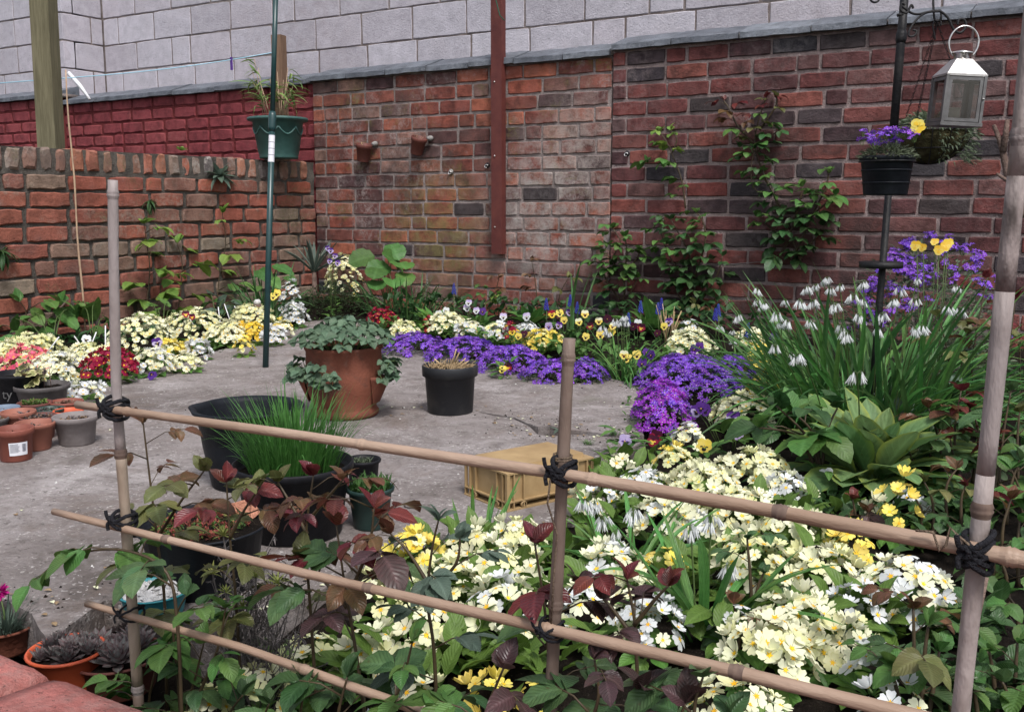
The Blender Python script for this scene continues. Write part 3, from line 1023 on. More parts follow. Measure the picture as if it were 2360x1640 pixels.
addpot('rb', 'plant_pot', 'red brown ridged pot behind the orange pot', 'pot', 156, 970, 74, 923, 'plastic_terracotta', None, 0.75, 0.2, 0.8, group=GP)
addpot('gs', 'plant_pot', 'terracotta pot filled with green and brown stonecrop', 'pot', 83, 975, 76, 926, 'plastic_terracotta_brown', None, 0.75, 0.2, 0.88, group=GP)
addpot('bl', 'plant_pot', 'blue grey plastic pot with ridged inside at the picture edge', 'pot', 14, 988, 66, 937, 'plastic_blue_grey', None, 0.75, 0.2, 0.7, group=GP)
addpot('gl', 'plant_pot', 'dull grey pot cut by the picture edge behind the labelled pot', 'pot', -4, 1015, 52, 962, 'plastic_grey_dark', None, 0.75, 0.2, 0.8, group=GP)
addpot('iv', 'plant_pot', 'wide dark grey pot holding the variegated ivy and two bare twigs', 'pot', 101, 946, 120, 885, 'plastic_grey_dark', None, 0.76, 0.2, 0.82, group=GP)
addpot('tb', 'plant_tub', 'black plastic tub with faint grey lettering behind the ivy pot', 'tub', 48, 942, 118, 858, 'plastic_black', None, 0.80, 0.1, 0.85, group=GP)
addpot('ch', 'chive_pot', 'large black pot full of tall green chives', 'pot', 681, 1226, 272, 1062, 'plastic_black', None, 0.78, 0.12, 0.86, rt_=0.003)
addpot('sb', 'plant_pot', 'small black pot with sparse low leaves behind the dark green pot', 'pot', 838, 1118, 82, 1056, 'plastic_black', None, 0.76, 0.16, 0.82)
addpot('ds', 'plant_pot', 'dark green pot packed with upright narrow green leaves', 'pot', 855, 1212, 110, 1120, 'plastic_green_dark', None, 0.72, 0.14, 0.85)
addpot('bs', 'plant_pot', 'black plastic pot of dry straw standing alone on the patio', 'pot', 1038, 948, 127, 840, 'plastic_black_dusty', None, 0.82, 0.24, 0.93, rt_=0.004)
addpot('sd', 'plant_bucket', 'black bucket planted with red stonecrop and a salmon stone', 'bucket', 475, 1345, 292, 1205, 'plastic_navy', None, 0.78, 0.06, 0.90, rt_=0.004, dome=0.012)
addpot('tq', 'plant_pot', 'turquoise pot topped with white gravel behind the cane fence', 'pot', 358, 1412, 162, 1356, 'plastic_turquoise', None, 0.78, 0.12, 0.84, fillmat='gravel_white', amp=0.012, z=0.0)
addpot('s1', 'houseleek_pot', 'terracotta coloured pot of houseleeks beside the turquoise pot', 'pot', 244, 1500, 182, 1434, 'plastic_terracotta', 1.0, 0.78, 0.14, 0.8, z=-0.085)
addpot('s2', 'houseleek_pot', 'orange red rimmed pot of grey houseleeks behind the coping', 'pot', 152, 1574, 172, 1493, 'plastic_orange', 0.83, 0.8, 0.12, 0.84, z=-0.06)
addpot('s3', 'houseleek_pot', 'brown pot of large purple houseleeks at the foot of the cane', 'pot', 268, 1618, 205, 1503, 'plastic_terracotta_brown', 0.885, 0.8, 0.12, 0.88, z=-0.07)
addpot('dp', 'dianthus_pot', 'terracotta pot of grassy pinks sunk beside the patio edge', 'pot', 16, 1500, 122, 1440, 'terracotta', None, 0.75, 0.16, 0.8, z=-0.07)

# label on the terracotta pot, wrapped round its side
e, rt, h = P['tl']
e.rotation_euler = (0, 0, 0)
def wrap_patch(r0, r1, z0, z1, a0, a1, hh, n=8, off=0.0008):
    v, f = [], []
    for i in range(n + 1):
        t = a0 + (a1 - a0) * i / n
        for z in (z0, z1):
            rr = r0 + (r1 - r0) * z / hh + off
            v.append((rr * math.cos(t), rr * math.sin(t), z))
    for i in range(n):
        f.append((2 * i, 2 * i + 2, 2 * i + 3, 2 * i + 1))
    return v, f
rbt, rtp = rt * 0.80, rt - (0.0025 + rt * 0.03)
cang = math.atan2(-e.location.y, -e.location.x)
lab = part('paper_label', MB().add(*wrap_patch(rbt, rtp, h * 0.22, h * 0.62, cang - 0.38, cang + 0.72, h)).mesh('label', ['paper']), e)
for k in range(8):
    zz = h * (0.575 - 0.035 * k)
    part('print_line', MB().add(*wrap_patch(rbt, rtp, zz - h * 0.006, zz + h * 0.006, cang - 0.33, cang + rnd.uniform(0.12, 0.25), h, off=0.0013)).mesh('print', ['ink']), lab)
for k in range(6):
    zz = h * (0.55 - 0.04 * k)
    part('barcode_line', MB().add(*wrap_patch(rbt, rtp, zz - h * 0.012, zz + h * 0.012, cang + 0.38, cang + 0.60, h, off=0.0013)).mesh('print', ['ink']), lab)

# lettering on the black tub (only "ty (R) C" shows)
e, rt, h = P['tb']
e.rotation_euler = (0, 0, 0)
cu = bpy.data.curves.new('lettering', 'FONT')
cu.body = 'ty ® Cu'
cu.size = h * 0.36
cu.align_x = 'CENTER'
to = bpy.data.objects.new('lettering_source', cu)
col.objects.link(to)
bpy.context.view_layer.update()
tm = bpy.data.meshes.new_from_object(to.evaluated_get(bpy.context.evaluated_depsgraph_get()))
bpy.data.objects.remove(to)
rbt, rtp = rt * 0.80, rt - (0.0025 + rt * 0.03)
cang = math.atan2(-e.location.y, -e.location.x) + 0.22
for v in tm.vertices:
    z = h * 0.40 + v.co.y
    rr = rbt + (rtp - rbt) * z / h + 0.001
    t = cang + v.co.x / rr
    v.co = (rr * math.cos(t), rr * math.sin(t), z)
tm.materials.clear()
tm.materials.append(MATS['text_grey'])
part('lettering', tm, e)

# big flared tub with a pouring lip, standing empty
loc = G(578, 1112, 0)
rt = msize(262, loc) / 2 * 0.97
h = zat(loc, 934)
tub = empty('flexible_tub', loc, 'empty black flared tub with a pouring lip behind the chives', 'tub')
prof = [(rt * 0.66, 0.0), (rt * 0.68, 0.004), (rt * 0.80, h * 0.5), (rt * 0.90, h * 0.93), (rt * 0.985, h * 0.955), (rt, h * 0.985), (rt * 0.975, h), (rt * 0.90, h * 0.985), (rt * 0.87, h * 0.93), (rt * 0.77, h * 0.5), (rt * 0.66, 0.012), (0.0, 0.012)]
m = MB().lathe(prof, 56)
lipdir = -_R
for i, v in enumerate(m.v):
    vv = Vector(v)
    rr = math.hypot(vv.x, vv.y)
    if rr > rt * 0.7 and vv.z > h * 0.5:
        c = (vv.x * lipdir.x + vv.y * lipdir.y) / rr
        s = (vv.x * lipdir.y - vv.y * lipdir.x) / rr
        if c > 0.5:
            wgt = max(0, (vv.z - h * 0.5) / (h * 0.5)) ** 2
            k = math.exp(-(s / 0.16) ** 2) * 0.07 - math.exp(-((abs(s) - 0.36) / 0.12) ** 2) * 0.025
            m.v[i] = (vv.x * (1 + k * wgt), vv.y * (1 + k * wgt), vv.z)
part('tub_body', m.mesh('tub_body', ['plastic_navy']), tub)
simple('leaf_fallen', (0.42, 0.34, 0.06), (0.30, 0.2, 0.05), 40, 0.7)
for k in range(5):
    part('fallen_leaf', MB().leaf(0.03, 0.016, p_oval, 4, 0.4, 0.6).mesh('fallen_leaf', ['leaf_fallen']), tub, TRS((rt * rnd.uniform(-0.55, 0.2), rt * rnd.uniform(-0.5, 0.5), 0.022), aim((rnd.uniform(-1, 1), rnd.uniform(-1, 1), 0.5))))

# bucket lugs and handle
e, rt, h = P['sd']
e.rotation_euler = (0, 0, R(40))
for sgn in (-1, 1):
    part('handle_lug', MB().lathe([(0, 0), (0.012, 0), (0.012, 0.006), (0.006, 0.009), (0, 0.009)], 14, M=Matrix.Rotation(R(90) * sgn, 4, 'Y')).mesh('lug', ['plastic_black']), e, TRS((sgn * rt * 0.99, 0, h * 0.93)))
hp_ = [Vector((math.cos(t) * rt * 1.05, math.sin(t) * rt * 1.07, h * 0.93 + 0.006 * math.sin(t))) for t in [math.pi * i / 20 for i in range(21)]]
part('handle', MB().tube(hp_, 0.0028, 6).mesh('handle', ['plastic_black']), e)
m = MB()
r_ = random.Random(3)
m.add([(-0.03, -0.018, 0), (0.028, -0.02, 0), (0.03, 0.016, 0), (-0.027, 0.02, 0), (-0.022, -0.012, 0.028), (0.024, -0.010, 0.034), (0.02, 0.012, 0.03), (-0.015, 0.014, 0.02)], [(0, 3, 2, 1), (4, 5, 6, 7), (0, 1, 5, 4), (1, 2, 6, 5), (2, 3, 7, 6), (3, 0, 4, 7)])
stone_loc = G(556, 1190, P['sd'][2] * 0.93)
single('stone', m, ['stone_salmon'], 'salmon coloured broken stone lying in the bucket of stonecrop', 'stone', loc=stone_loc, smooth=False).rotation_euler = (0.1, -0.1, R(20))

# terracotta strawberry planter with pockets and a foot ring
loc = G(796, 955, 0)
S_rt = msize(178, loc) / 2
S_h = zat(loc, 795)
sp = empty('strawberry_planter', loc, 'terracotta strawberry planter with side pockets on the patio', 'planter')
SP = sp
r1 = S_rt
prof = [(r1 * 0.80, 0.0), (r1 * 0.86, 0.006), (r1 * 0.87, 0.016), (r1 * 0.82, 0.024), (r1 * 0.80, 0.03), (r1 * 0.93, S_h * 0.34), (r1 * 1.0, S_h * 0.52), (r1 * 0.97, S_h * 0.64), (r1 * 0.96, S_h * 0.93), (r1 * 1.0, S_h * 0.96), (r1 * 1.0, S_h), (r1 * 0.95, S_h), (r1 * 0.90, S_h * 0.9), (0, S_h * 0.9)]
part('pot_body', MB().lathe(prof, 40).mesh('pot_body', ['terracotta']), sp)
camdir = math.atan2(-loc.y, -loc.x)
POCKETS = []
for k, ang in enumerate((camdir - 0.62, camdir + 1.12, camdir - 1.75, camdir + 2.6)):
    d = Vector((math.cos(ang), math.sin(ang), 0))
    sd = Vector((-math.sin(ang), math.cos(ang), 0))
    v, f = [], []
    nz, na = 7, 12
    zt = S_h * 0.60
    for i in range(nz + 1):
        t = i / nz
        z = S_h * 0.20 + (zt - S_h * 0.20) * t
        bulge = r1 * (0.02 + 0.26 * t ** 0.8)
        wd = r1 * (0.22 + 0.28 * t)
        for j in range(na + 1):
            th = math.pi * (j / na - 0.5)
            c = d * (r1 * (0.88 + 0.08 * t) + bulge * math.cos(th)) + sd * (wd * math.sin(th))
            v.append((c.x, c.y, z))
    for i in range(nz):
        for j in range(na):
            a = i * (na + 1) + j
            f.append((a, a + 1, a + na + 2, a + na + 1))
    base_i = len(v)
    for j in range(na + 1):
        th = math.pi * (j / na - 0.5)
        c = d * (r1 * 0.92 + r1 * 0.22 * math.cos(th)) + sd * (r1 * 0.43 * math.sin(th))
        v.append((c.x, c.y, zt))
    for j in range(na):
        f.append((nz * (na + 1) + j, nz * (na + 1) + j + 1, base_i + j + 1, base_i + j))
    pk = part('pocket', MB().add(v, f).mesh('pocket', ['terracotta']), sp)
    m = MB()
    m.add([tuple(d * r1 * 0.9 + sd * q + Vector((0, 0, zt - 0.006))) for q in (-r1 * 0.4, r1 * 0.4)] + [tuple(d * r1 * 1.12 + sd * q + Vector((0, 0, zt - 0.006))) for q in (r1 * 0.25, -r1 * 0.25)], [(0, 1, 2, 3)])
    part('compost', m.mesh('compost', ['soil']), pk)
    POCKETS.append((d, sd, zt))
part('compost', MB().add(*lumpy_disc(r1 * 0.92, S_h * 0.93, 0.006, 5)).mesh('compost', ['soil']), sp)

# green planter with swags on the low wall
loc = G(643, 366, LTOP)
rt = msize(138, loc) / 2
h = zat(loc, 272) - LTOP
gp = empty('green_planter', loc, 'green plastic planter with moulded swags on top of the low wall', 'planter')
GPL = (loc, rt, h)
prof = [(rt * 0.62, 0), (rt * 0.64, 0.008), (rt * 0.63, 0.02), (rt * 0.66, 0.03), (rt * 0.83, h * 0.90), (rt * 0.97, h * 0.92), (rt, h * 0.95), (rt * 0.99, h * 0.99), (rt * 0.95, h), (rt * 0.84, h * 0.985), (rt * 0.80, h * 0.85), (0, h * 0.85)]
part('pot_body', MB().lathe(prof, 40).mesh('pot_body', ['plastic_green']), gp)
part('compost', MB().add(*lumpy_disc(rt * 0.79, h * 0.88, 0.006, 8)).mesh('compost', ['soil']), gp)
for k in range(8):
    a0 = k * math.pi / 4
    pts_ = []
    for i in range(9):
        t = i / 8
        th = a0 + t * math.pi / 4
        z = h * (0.76 - 0.18 * math.sin(math.pi * t))
        rr = rt * (0.66 + 0.17 * (z - 0.03) / (h * 0.87)) + 0.003
        pts_.append((rr * math.cos(th), rr * math.sin(th), z))
    part('swag', MB().tube(pts_, 0.0055, 6).mesh('swag', ['plastic_green']), gp)
loc = G(625, 371, LTOP)
loc += (Vector((loc.x, loc.y, 0)).normalized() * -0.02)
e = empty('plant_pot', loc, 'small dark blue pot with a white tag beside the green planter', 'pot')
r2 = msize(42, loc) / 2
h2 = zat(loc, 338) - LTOP
part('pot_body', MB().lathe(pot_profile(r2, r2 * 0.75, h2, h2 * 0.15, 0.002), 22).mesh('pot_body', ['plastic_navy']), e)
part('compost', MB().add(*lumpy_disc(r2 * 0.86, h2 * 0.8, 0.004, 4)).mesh('compost', ['soil']), e)
c = Vector((-loc.x, -loc.y, 0)).normalized()
part('white_tag', MB().box((-0.018, -0.001, -0.018), (0.018, 0.001, 0.018)).mesh('tag', ['paper'], False), e, TRS(c * (r2 * 0.9 + 0.004) + Vector((0, 0, h2 * 0.42)), Matrix.Rotation(math.atan2(c.y, c.x) + R(90), 3, 'Z')))

# little pots hung on the brick wall
for (px, py, tl, lab_) in ((838, 352, 0.25, 'small terracotta coloured pot hung on the wall nearer the corner'), (963, 336, 0.42, 'small tilted terracotta coloured pot hung on the wall nearer the brown post')):
    c = PY(px, py, BACK_Y - 0.055)
    e = empty('wall_pot', c, lab_, 'pot', 'small pots hung on the brick wall')
    e.rotation_euler = (R(6), tl * 0.8, 0)
    rr = msize(38, c) / 2
    hh = msize(40, c)
    part('pot_body', MB().lathe(pot_profile(rr, rr * 0.72, hh, hh * 0.25, 0.002), 20).mesh('pot_body', ['plastic_terracotta_brown']), e, TRS((0, 0, -hh * 0.5)))
    part('compost', MB().add(*lumpy_disc(rr * 0.85, hh * 0.3, 0.005, 4)).mesh('compost', ['soil']), e)
    part('wall_peg', MB().lathe([(0, 0), (0.018, 0), (0.02, 0.012), (0.012, 0.026), (0, 0.03)], 9, M=Matrix.Rotation(R(90), 4, 'X'), wob=0.2).mesh('peg', ['stem_grey_plain']), e, TRS((rr * 0.9, 0.054, hh * 0.55)))
    for k in range(5):
        d = Vector((rnd.uniform(-1, 1), rnd.uniform(-1, 0.3), 1.0))
        part('dry_stem', MB().tube([(0, 0, 0), d * 0.02, d * 0.03 + Vector((0.01, 0, 0))], 0.0012, 4).mesh('stem', ['straw']), e, TRS((rnd.uniform(-0.02, 0.02), 0, hh * 0.3)))

def smooth_curve(pts, n=6):
    out = []
    P_ = [pts[0]] + list(pts) + [pts[-1]]
    for i in range(1, len(P_) - 2):
        p0, p1, p2, p3 = P_[i - 1], P_[i], P_[i + 1], P_[i + 2]
        for k in range(n):
            t = k / n
            out.append(0.5 * ((2 * p1) + (p2 - p0) * t + (2 * p0 - 5 * p1 + 4 * p2 - p3) * t * t + (3 * p1 - p0 - 3 * p2 + p3) * t ** 3))
    out.append(P_[-2])
    return out
# ================================================================== bamboo fence
FY = 0.80
def cane(label, pts, rad, mats, nodes, nlabel='bamboo_cane', seg=14, bands=None):
    """one cane: tube with swollen nodes; pts in space"""
    base = Vector(pts[0])
    e = empty(nlabel, base, label, 'cane', 'bamboo canes')
    P_, R_ = [], []
    n = len(pts) - 1
    N = 40
    for i in range(N + 1):
        t = i / N * n
        k = min(int(t), n - 1)
        P_.append(Vector(pts[k]).lerp(Vector(pts[k + 1]), t - k) - base)
        R_.append((rad[0] + (rad[1] - rad[0]) * i / N) * (1 + 0.035 * math.sin(i * 0.9 + rad[0] * 9000)))
    for (t0, t1, mt) in (bands or ((0, 1, mats),)):
        i0, i1 = int(t0 * N), int(t1 * N)
        part('culm', MB().tube(P_[i0:i1 + 1], R_[i0:i1 + 1], seg).mesh('culm', [mt]), e)
    for t in nodes:
        k = int(t * N)
        d = (P_[min(N, k + 1)] - P_[max(0, k - 1)]).normalized()
        c = P_[k]
        r = R_[k]
        part('node_ring', MB().tube([c - d * 0.007, c - d * 0.003, c - d * 0.0008, c + d * 0.0004, c + d * 0.002, c + d * 0.006], [r * 0.99, r * 1.10, r * 1.26, r * 1.10, r * 1.22, r * 1.0], seg, cap=False).mesh('node', [mats if rnd.random() < 0.6 else 'bamboo_node']), e)
    return e

LPTS = [PY(x, y, FY) for x, y in ((321, 1640), (305, 1400), (290, 1200), (281, 1080), (268, 900), (262, 600), (260, 415))]
cane('pale grey upright bamboo cane nearest the low wall', [LPTS[0] + Vector((0.004, 0, -0.08))] + LPTS, (0.0076, 0.0062), 'bamboo_grey', (0.18, 0.985, 0.60), bands=((0, 0.18, 'bamboo_brown'), (0.18, 0.60, 'bamboo_straw'), (0.60, 1, 'bamboo_grey')))
B0, B1 = PY(1312, 780, FY), PY(1268, 1640, FY)
cane('short brown upright bamboo cane in front of the yellow crate', [B1 - (B0 - B1).normalized() * 0.14, B1, B0], (0.0072, 0.0059), 'bamboo_brown', (0.67, 0.985))
C0, C1 = PY(2392, -60, FY), PY(2214, 1640, FY)
cane('tall thick mottled bamboo cane beside the rose bushes', [C1 - (C0 - C1).normalized() * 0.20, C1, C0], (0.0075, 0.0066), 'bamboo_mottled', (0.67, 0.92), bands=((0, 0.675, 'bamboo_weathered'), (0.675, 0.80, 'bamboo_grey'), (0.80, 0.875, 'bamboo_mottled'), (0.875, 1, 'bamboo_weathered')))
OFF = 0.0145
def rail(label, pxs, rad, nodes, mats):
    cane(label, [PY(x, y, FY - OFF) for x, y in pxs], rad, mats, nodes)
rail('upper horizontal cane rail tied across all three uprights', [(178, 932), (700, 1004), (1310, 1094), (1800, 1180), (2255, 1268), (2560, 1330)], (0.0051, 0.0065), (0.05, 0.27, 0.43, 0.62, 0.85), 'bamboo_tan')
rail('middle cane rail running low behind the foreground rose leaves', [(124, 1178), (700, 1320), (1262, 1448), (1700, 1548), (2200, 1672)], (0.0048, 0.0062), (0.14, 0.33, 0.52, 0.76), 'bamboo_tan')
rail('lowest and thinnest cane rail fading into the rose leaves', [(200, 1390), (560, 1492), (1000, 1648), (1300, 1750)], (0.0046, 0.0059), (0.2, 0.45), 'bamboo_tan')

def tie(px, py, label, turns=3, r=0.0098, mat='cord_black', thick=0.0025, tails=2):
    """cord wound diagonally both ways over the crossing of an upright and a rail"""
    c = PY(px, py, FY - OFF * 0.5)
    e = empty('cord_tie', c, label, 'tie', 'cords tying the cane fence')
    r_ = random.Random(px)
    ry = r + OFF * 0.5
    for w_ in range(turns):
        sg = 1 if w_ % 2 else -1
        zo = (w_ - (turns - 1) / 2) * thick * 1.3
        pts_ = []
        for i in range(25):
            t = i / 24 * 2 * math.pi
            pts_.append(Vector((math.cos(t) * r * 1.02, math.sin(t) * ry, sg * math.cos(t) * r * 0.75 + zo + r_.uniform(-0.0006, 0.0006))))
        part('binding', MB().tube(pts_, thick, 6, cap=False).mesh('binding', [mat]), e)
    k0 = Vector((-r * 0.75, -ry * 0.85, 0.002))
    kn = [k0 + Vector((math.cos(i * 1.1) * thick * 1.6, math.sin(i * 0.7) * thick * 0.8 - thick * 0.6, math.sin(i * 1.1) * thick * 1.9)) for i in range(9)]
    part('knot', MB().tube(kn, thick * 1.1, 6).mesh('knot', [mat]), e)
    for k in range(tails):
        s = -1 if k else 1
        part('cord_end', MB().tube(smooth_curve([k0, k0 + Vector((-0.004, -0.003, 0.005 * s)), k0 + Vector((-0.006 + 0.003 * k, -0.003, 0.013 * s))], 4), thick * 0.9, 6).mesh('end', [mat]), e)
    return e
tie(268, 940, 'thick black cord tie on the pale upright at the upper rail', 5)
tie(287, 1197, 'black cord tie on the pale upright at the middle rail', 3)
tie(304, 1410, 'loose black cord loop on the pale upright at the lowest rail', 2, 0.0105, thick=0.0016)
tie(1300, 1085, 'black cord tie on the short brown upright over the crate', 5, 0.0088, thick=0.0023)
tie(1272, 1448, 'frayed dark cord tie on the brown upright at the middle rail', 3, 0.0095, 'cord_black', 0.0016, 1)
tie(2253, 1268, 'thick black cord tie on the tall mottled upright', 6, 0.0098, thick=0.0023)
c = PY(1296, 1062, FY - 0.004)
def spiral(c, r, turns, pitch, n=12):
    return [c + Vector((r * math.cos(2 * math.pi * i / n), r * math.sin(2 * math.pi * i / n), pitch * i / n)) for i in range(int(turns * n) + 1)]
pts_ = spiral(c, 0.0090, 2.5, 0.0025) + [PY(1268, 1110, FY - 0.024), PY(1262, 1160, FY - 0.022), PY(1284, 1230, FY - 0.012), PY(1276, 1330, FY - 0.012), PY(1270, 1440, FY - 0.014)]
single('twine', MB().tube(pts_, 0.0010, 5), ['twine'], 'brown twine wound on the short upright and hanging down it', 'twine')
pts_ = [PY(x, y, FY - OFF - 0.009) for x, y in ((2250, 1300), (2240, 1260), (2215, 1240), (2190, 1215), (2180, 1255), (2165, 1270), (2150, 1225), (2110, 1222))]
single('twine', MB().tube(pts_, 0.0011, 5), ['twine'], 'frayed twine wrapped round the upper rail near the tall upright', 'twine')
pts_ = [PY(x, y, FY + 0.012) for x, y in ((2205, 1250), (2215, 1232), (2240, 1226), (2265, 1232), (2272, 1250))]
single('twine', MB().tube(pts_, 0.0016, 5), ['twine_green'], 'green twine caught behind the tall upright at the black tie', 'twine')
a, b = PY(2272, 1330, 1.02), PY(2236, 1500, 1.02)
single('plant_stake', MB().tube([b + (b - a) * 0.8, b, a], [0.0032, 0.0032, 0.0030], 6), ['wood_bark'], 'thin grey stake just behind the tall upright cane', 'stick')

# ================================================================== yellow crate, upside down
L_, F_, R__ = G(1101, 1135), G(1169, 1180), G(1368, 1135)
ex = (R__ - F_)
lx = ex.length
ex.normalize()
ey = Vector((-ex.y, ex.x, 0))
ly = 0.165
h = zat(F_, 1102) * 1.12
crate = empty('plastic_crate', F_, 'tan yellow plastic crate lying upside down on the patio', 'crate')
crate.rotation_euler = (0, 0, math.atan2(ex.y, ex.x))
i_ = 0.007
def tapered(x0, y0, x1, y1, z0, x2, y2, x3, y3, z1):
    return [(x0, y0, z0), (x1, y0, z0), (x1, y1, z0), (x0, y1, z0), (x2, y2, z1), (x3, y2, z1), (x3, y3, z1), (x2, y3, z1)], [(0, 3, 2, 1), (4, 5, 6, 7), (0, 1, 5, 4), (1, 2, 6, 5), (2, 3, 7, 6), (3, 0, 4, 7)]
part('body', MB().add(*tapered(i_, i_, lx - i_, ly - i_, 0.012, i_, i_, lx - i_, ly - i_, h * 0.97)).mesh('body', ['plastic_tan'], False), crate)
part('bottom_flange', MB().box((0, 0, h * 0.955), (lx, ly, h)).mesh('flange', ['plastic_tan'], False), crate)
part('raised_base', MB().add(*tapered(0.016, 0.016, lx - 0.016, ly - 0.016, h, 0.018, 0.018, lx - 0.018, ly - 0.018, h + 0.010)).mesh('raised', ['plastic_tan'], False), crate)
part('rim_band', MB().box((0, 0, h * 0.215), (lx, ly, h * 0.245)).mesh('rim', ['plastic_tan'], False), crate)
part('rim_edge', MB().box((-0.0008, -0.0008, 0.0), (lx + 0.0008, ly + 0.0008, 0.0035)).mesh('rim', ['plastic_tan'], False), crate)
for (x, y) in [(k, 0) for k in (0.0, 0.018, 0.045, lx - 0.048, lx - 0.021, lx - 0.003)]:
    part('rib', MB().box((x, 0.0006, 0.002), (x + 0.003, i_ + 0.001, h * 0.96)).mesh('rib', ['plastic_tan'], False), crate)
for y in (0.0, 0.018, 0.040, ly - 0.043, ly - 0.021, ly - 0.003):
    part('rib', MB().box((0.0006, y + 0.0005, 0.002), (i_ + 0.001, y + 0.0035, h * 0.96)).mesh('rib', ['plastic_tan'], False), crate)
    part('rib', MB().box((lx - i_ - 0.001, y + 0.0005, 0.002), (lx - 0.0006, y + 0.0035, h * 0.96)).mesh('rib', ['plastic_tan'], False), crate)
for x in (0.046, lx - 0.046):
    m = MB().lathe([(0.0055, 0), (0.0072, 0), (0.0072, 0.008), (0.0055, 0.008)], 16, M=Matrix.Rotation(R(-90), 4, 'X'))
    m.f = [f for f in m.f if len(f) == 4]
    m.mi = m.mi[:len(m.f)]
    part('rim_hole', m.mesh('hole', ['plastic_tan']), crate, TRS((x, -0.0004, h * 0.118)))
    part('rim_hole_inside', MB().lathe([(0, 0.0), (0.0056, 0.0)], 12, M=Matrix.Rotation(R(-90), 4, 'X')).mesh('hole', ['plastic_black']), crate, TRS((x, 0.0055, h * 0.118)))
for y in (0.040, ly - 0.040):
    m = MB().lathe([(0.0052, 0), (0.0068, 0), (0.0068, 0.008), (0.0052, 0.008)], 16, M=Matrix.Rotation(R(90), 4, 'Y'))
    m.f = [f for f in m.f if len(f) == 4]
    m.mi = m.mi[:len(m.f)]
    part('rim_hole', m.mesh('hole', ['plastic_tan']), crate, TRS((-0.0004, y, h * 0.118)))

# drain hole in the concrete
c = G(950, 1163, 0.003)
dr = empty('drain_hole', c, 'small dark round drain hole in the concrete near the crate', 'drain')
part('drain_ring', MB().lathe([(0.012, -0.002), (0.012, 0.003), (0.016, 0.003), (0.018, -0.002)], 18, wob=0.05).mesh('ring', ['patio_concrete']), dr)
part('drain_mouth', MB().lathe([(0, 0.0005), (0.0125, 0.001)], 16).mesh('mouth', ['soil']), dr)

# ================================================================== red coping bricks of the retaining wall in front
CZ = 0.085
c0, c1 = G(0, 1476, CZ), G(330, 1626, CZ)
dirx = (c1 - c0)
CYf = 0.5 * (c0.y + c1.y)
rw = empty('retaining_wall', (0, 0, 0), 'retaining wall with rounded red coping bricks below the garden', 'wall')
part('wall_core', MB().box((-3.2, CYf - 0.32, -1.2), (2.4, CYf - 0.03, CZ - 0.055)).mesh('core', ['mortar_pink'], False), rw)
part('mortar_bed', MB().box((-3.2, CYf - 0.30, CZ - 0.055), (2.4, CYf - 0.035, CZ - 0.012)).mesh('bed', ['mortar_grey'], False), rw)
prof = [(0.0, -0.06), (0.0, -0.018), (-0.010, -0.004), (-0.028, 0.0), (-0.17, 0.012), (-0.30, 0.0), (-0.325, -0.02), (-0.33, -0.06)]
jx = G(150, 1560, CZ).x - 0.03
Lb = 0.225
cop = []
for k in range(3):
    r_ = random.Random(k)
    v, f = [], []
    ns = 8
    n = len(prof)
    for q in range(ns + 1):
        x = (-0.5 + q / ns) * (Lb - 0.012)
        e_ = 0.004 if q in (0, ns) else 0
        for (yy, zz) in prof:
            v.append((x, yy + r_.uniform(-0.0012, 0.0012) - (e_ if yy > -0.01 else 0), zz + r_.uniform(-0.001, 0.001) - (e_ if zz > -0.03 else 0)))
    for q in range(ns):
        for a_ in range(n - 1):
            f.append((q * n + a_, q * n + a_ + 1, (q + 1) * n + a_ + 1, (q + 1) * n + a_))
    f.append(tuple(range(n - 1, -1, -1)))
    f.append(tuple(ns * n + a_ for a_ in range(n)))
    cop.append(MB().add(v, f).mesh('coping_brick', ['brick_smooth'], True))
for k in range(-8, 11):
    part('coping_brick', cop[k % 3], rw, TRS((jx + (k + 0.5) * Lb, CYf + rnd.uniform(-0.003, 0.003), CZ + rnd.uniform(-0.003, 0.003)), Matrix.Rotation(rnd.uniform(-0.01, 0.01), 3, 'Y')))

# ================================================================== hanging pole with pot, tray, bracket
SB = G(2003, 985, 0.0)
sd_ = depth(SB)
ST = onv(2094, -120, sd_)
pole = empty('hanging_pole', SB, 'tall black metal pole with scrolled bracket in the flower bed', 'pole')
v = ST - SB
part('lower_tube', MB().tube([Vector((0, 0, -0.05)), v * 0.60], 0.0105, 12).mesh('tube', ['paint_black_metal']), pole)
part('upper_tube', MB().tube([v * 0.60, v], 0.0125, 12).mesh('tube', ['paint_black_metal']), pole)
part('collar', MB().tube([v * 0.80, v * 0.808, v * 0.82, v * 0.828], [0.0128, 0.016, 0.016, 0.0128], 12).mesh('collar', ['paint_black_metal']), pole)
def sp_pts(pxs, dep):
    return [onv(x, y, dep) - SB for x, y in pxs]
br = part('bracket', MB().tube(smooth_curve(sp_pts([(2078, 14), (2100, 30), (2118, 33), (2140, 28), (2165, 26), (2185, 42), (2198, 68), (2213, 76), (2226, 62), (2222, 46), (2210, 46), (2207, 58)], sd_ * 0.985)), 0.0036, 7).mesh('bracket', ['paint_black_metal']), pole)
part('scroll', MB().tube(smooth_curve(sp_pts([(2165, 27), (2135, 30), (2112, 46), (2095, 72), (2096, 84), (2108, 82), (2112, 72), (2104, 70)], sd_ * 0.985)), 0.0032, 7).mesh('scroll', ['paint_black_metal']), br)
part('scroll', MB().tube(smooth_curve(sp_pts([(2147, -80), (2150, -20), (2152, 30), (2156, 48), (2168, 44), (2168, 26), (2160, 26)], sd_ * 0.99)), 0.0034, 7).mesh('scroll', ['paint_black_metal']), br)
part('scroll', MB().tube(smooth_curve(sp_pts([(2105, 20), (2100, 12), (2090, 30), (2076, 24), (2078, 8), (2086, 12)], sd_ * 0.975)), 0.0034, 7).mesh('scroll', ['paint_black_metal']), br)
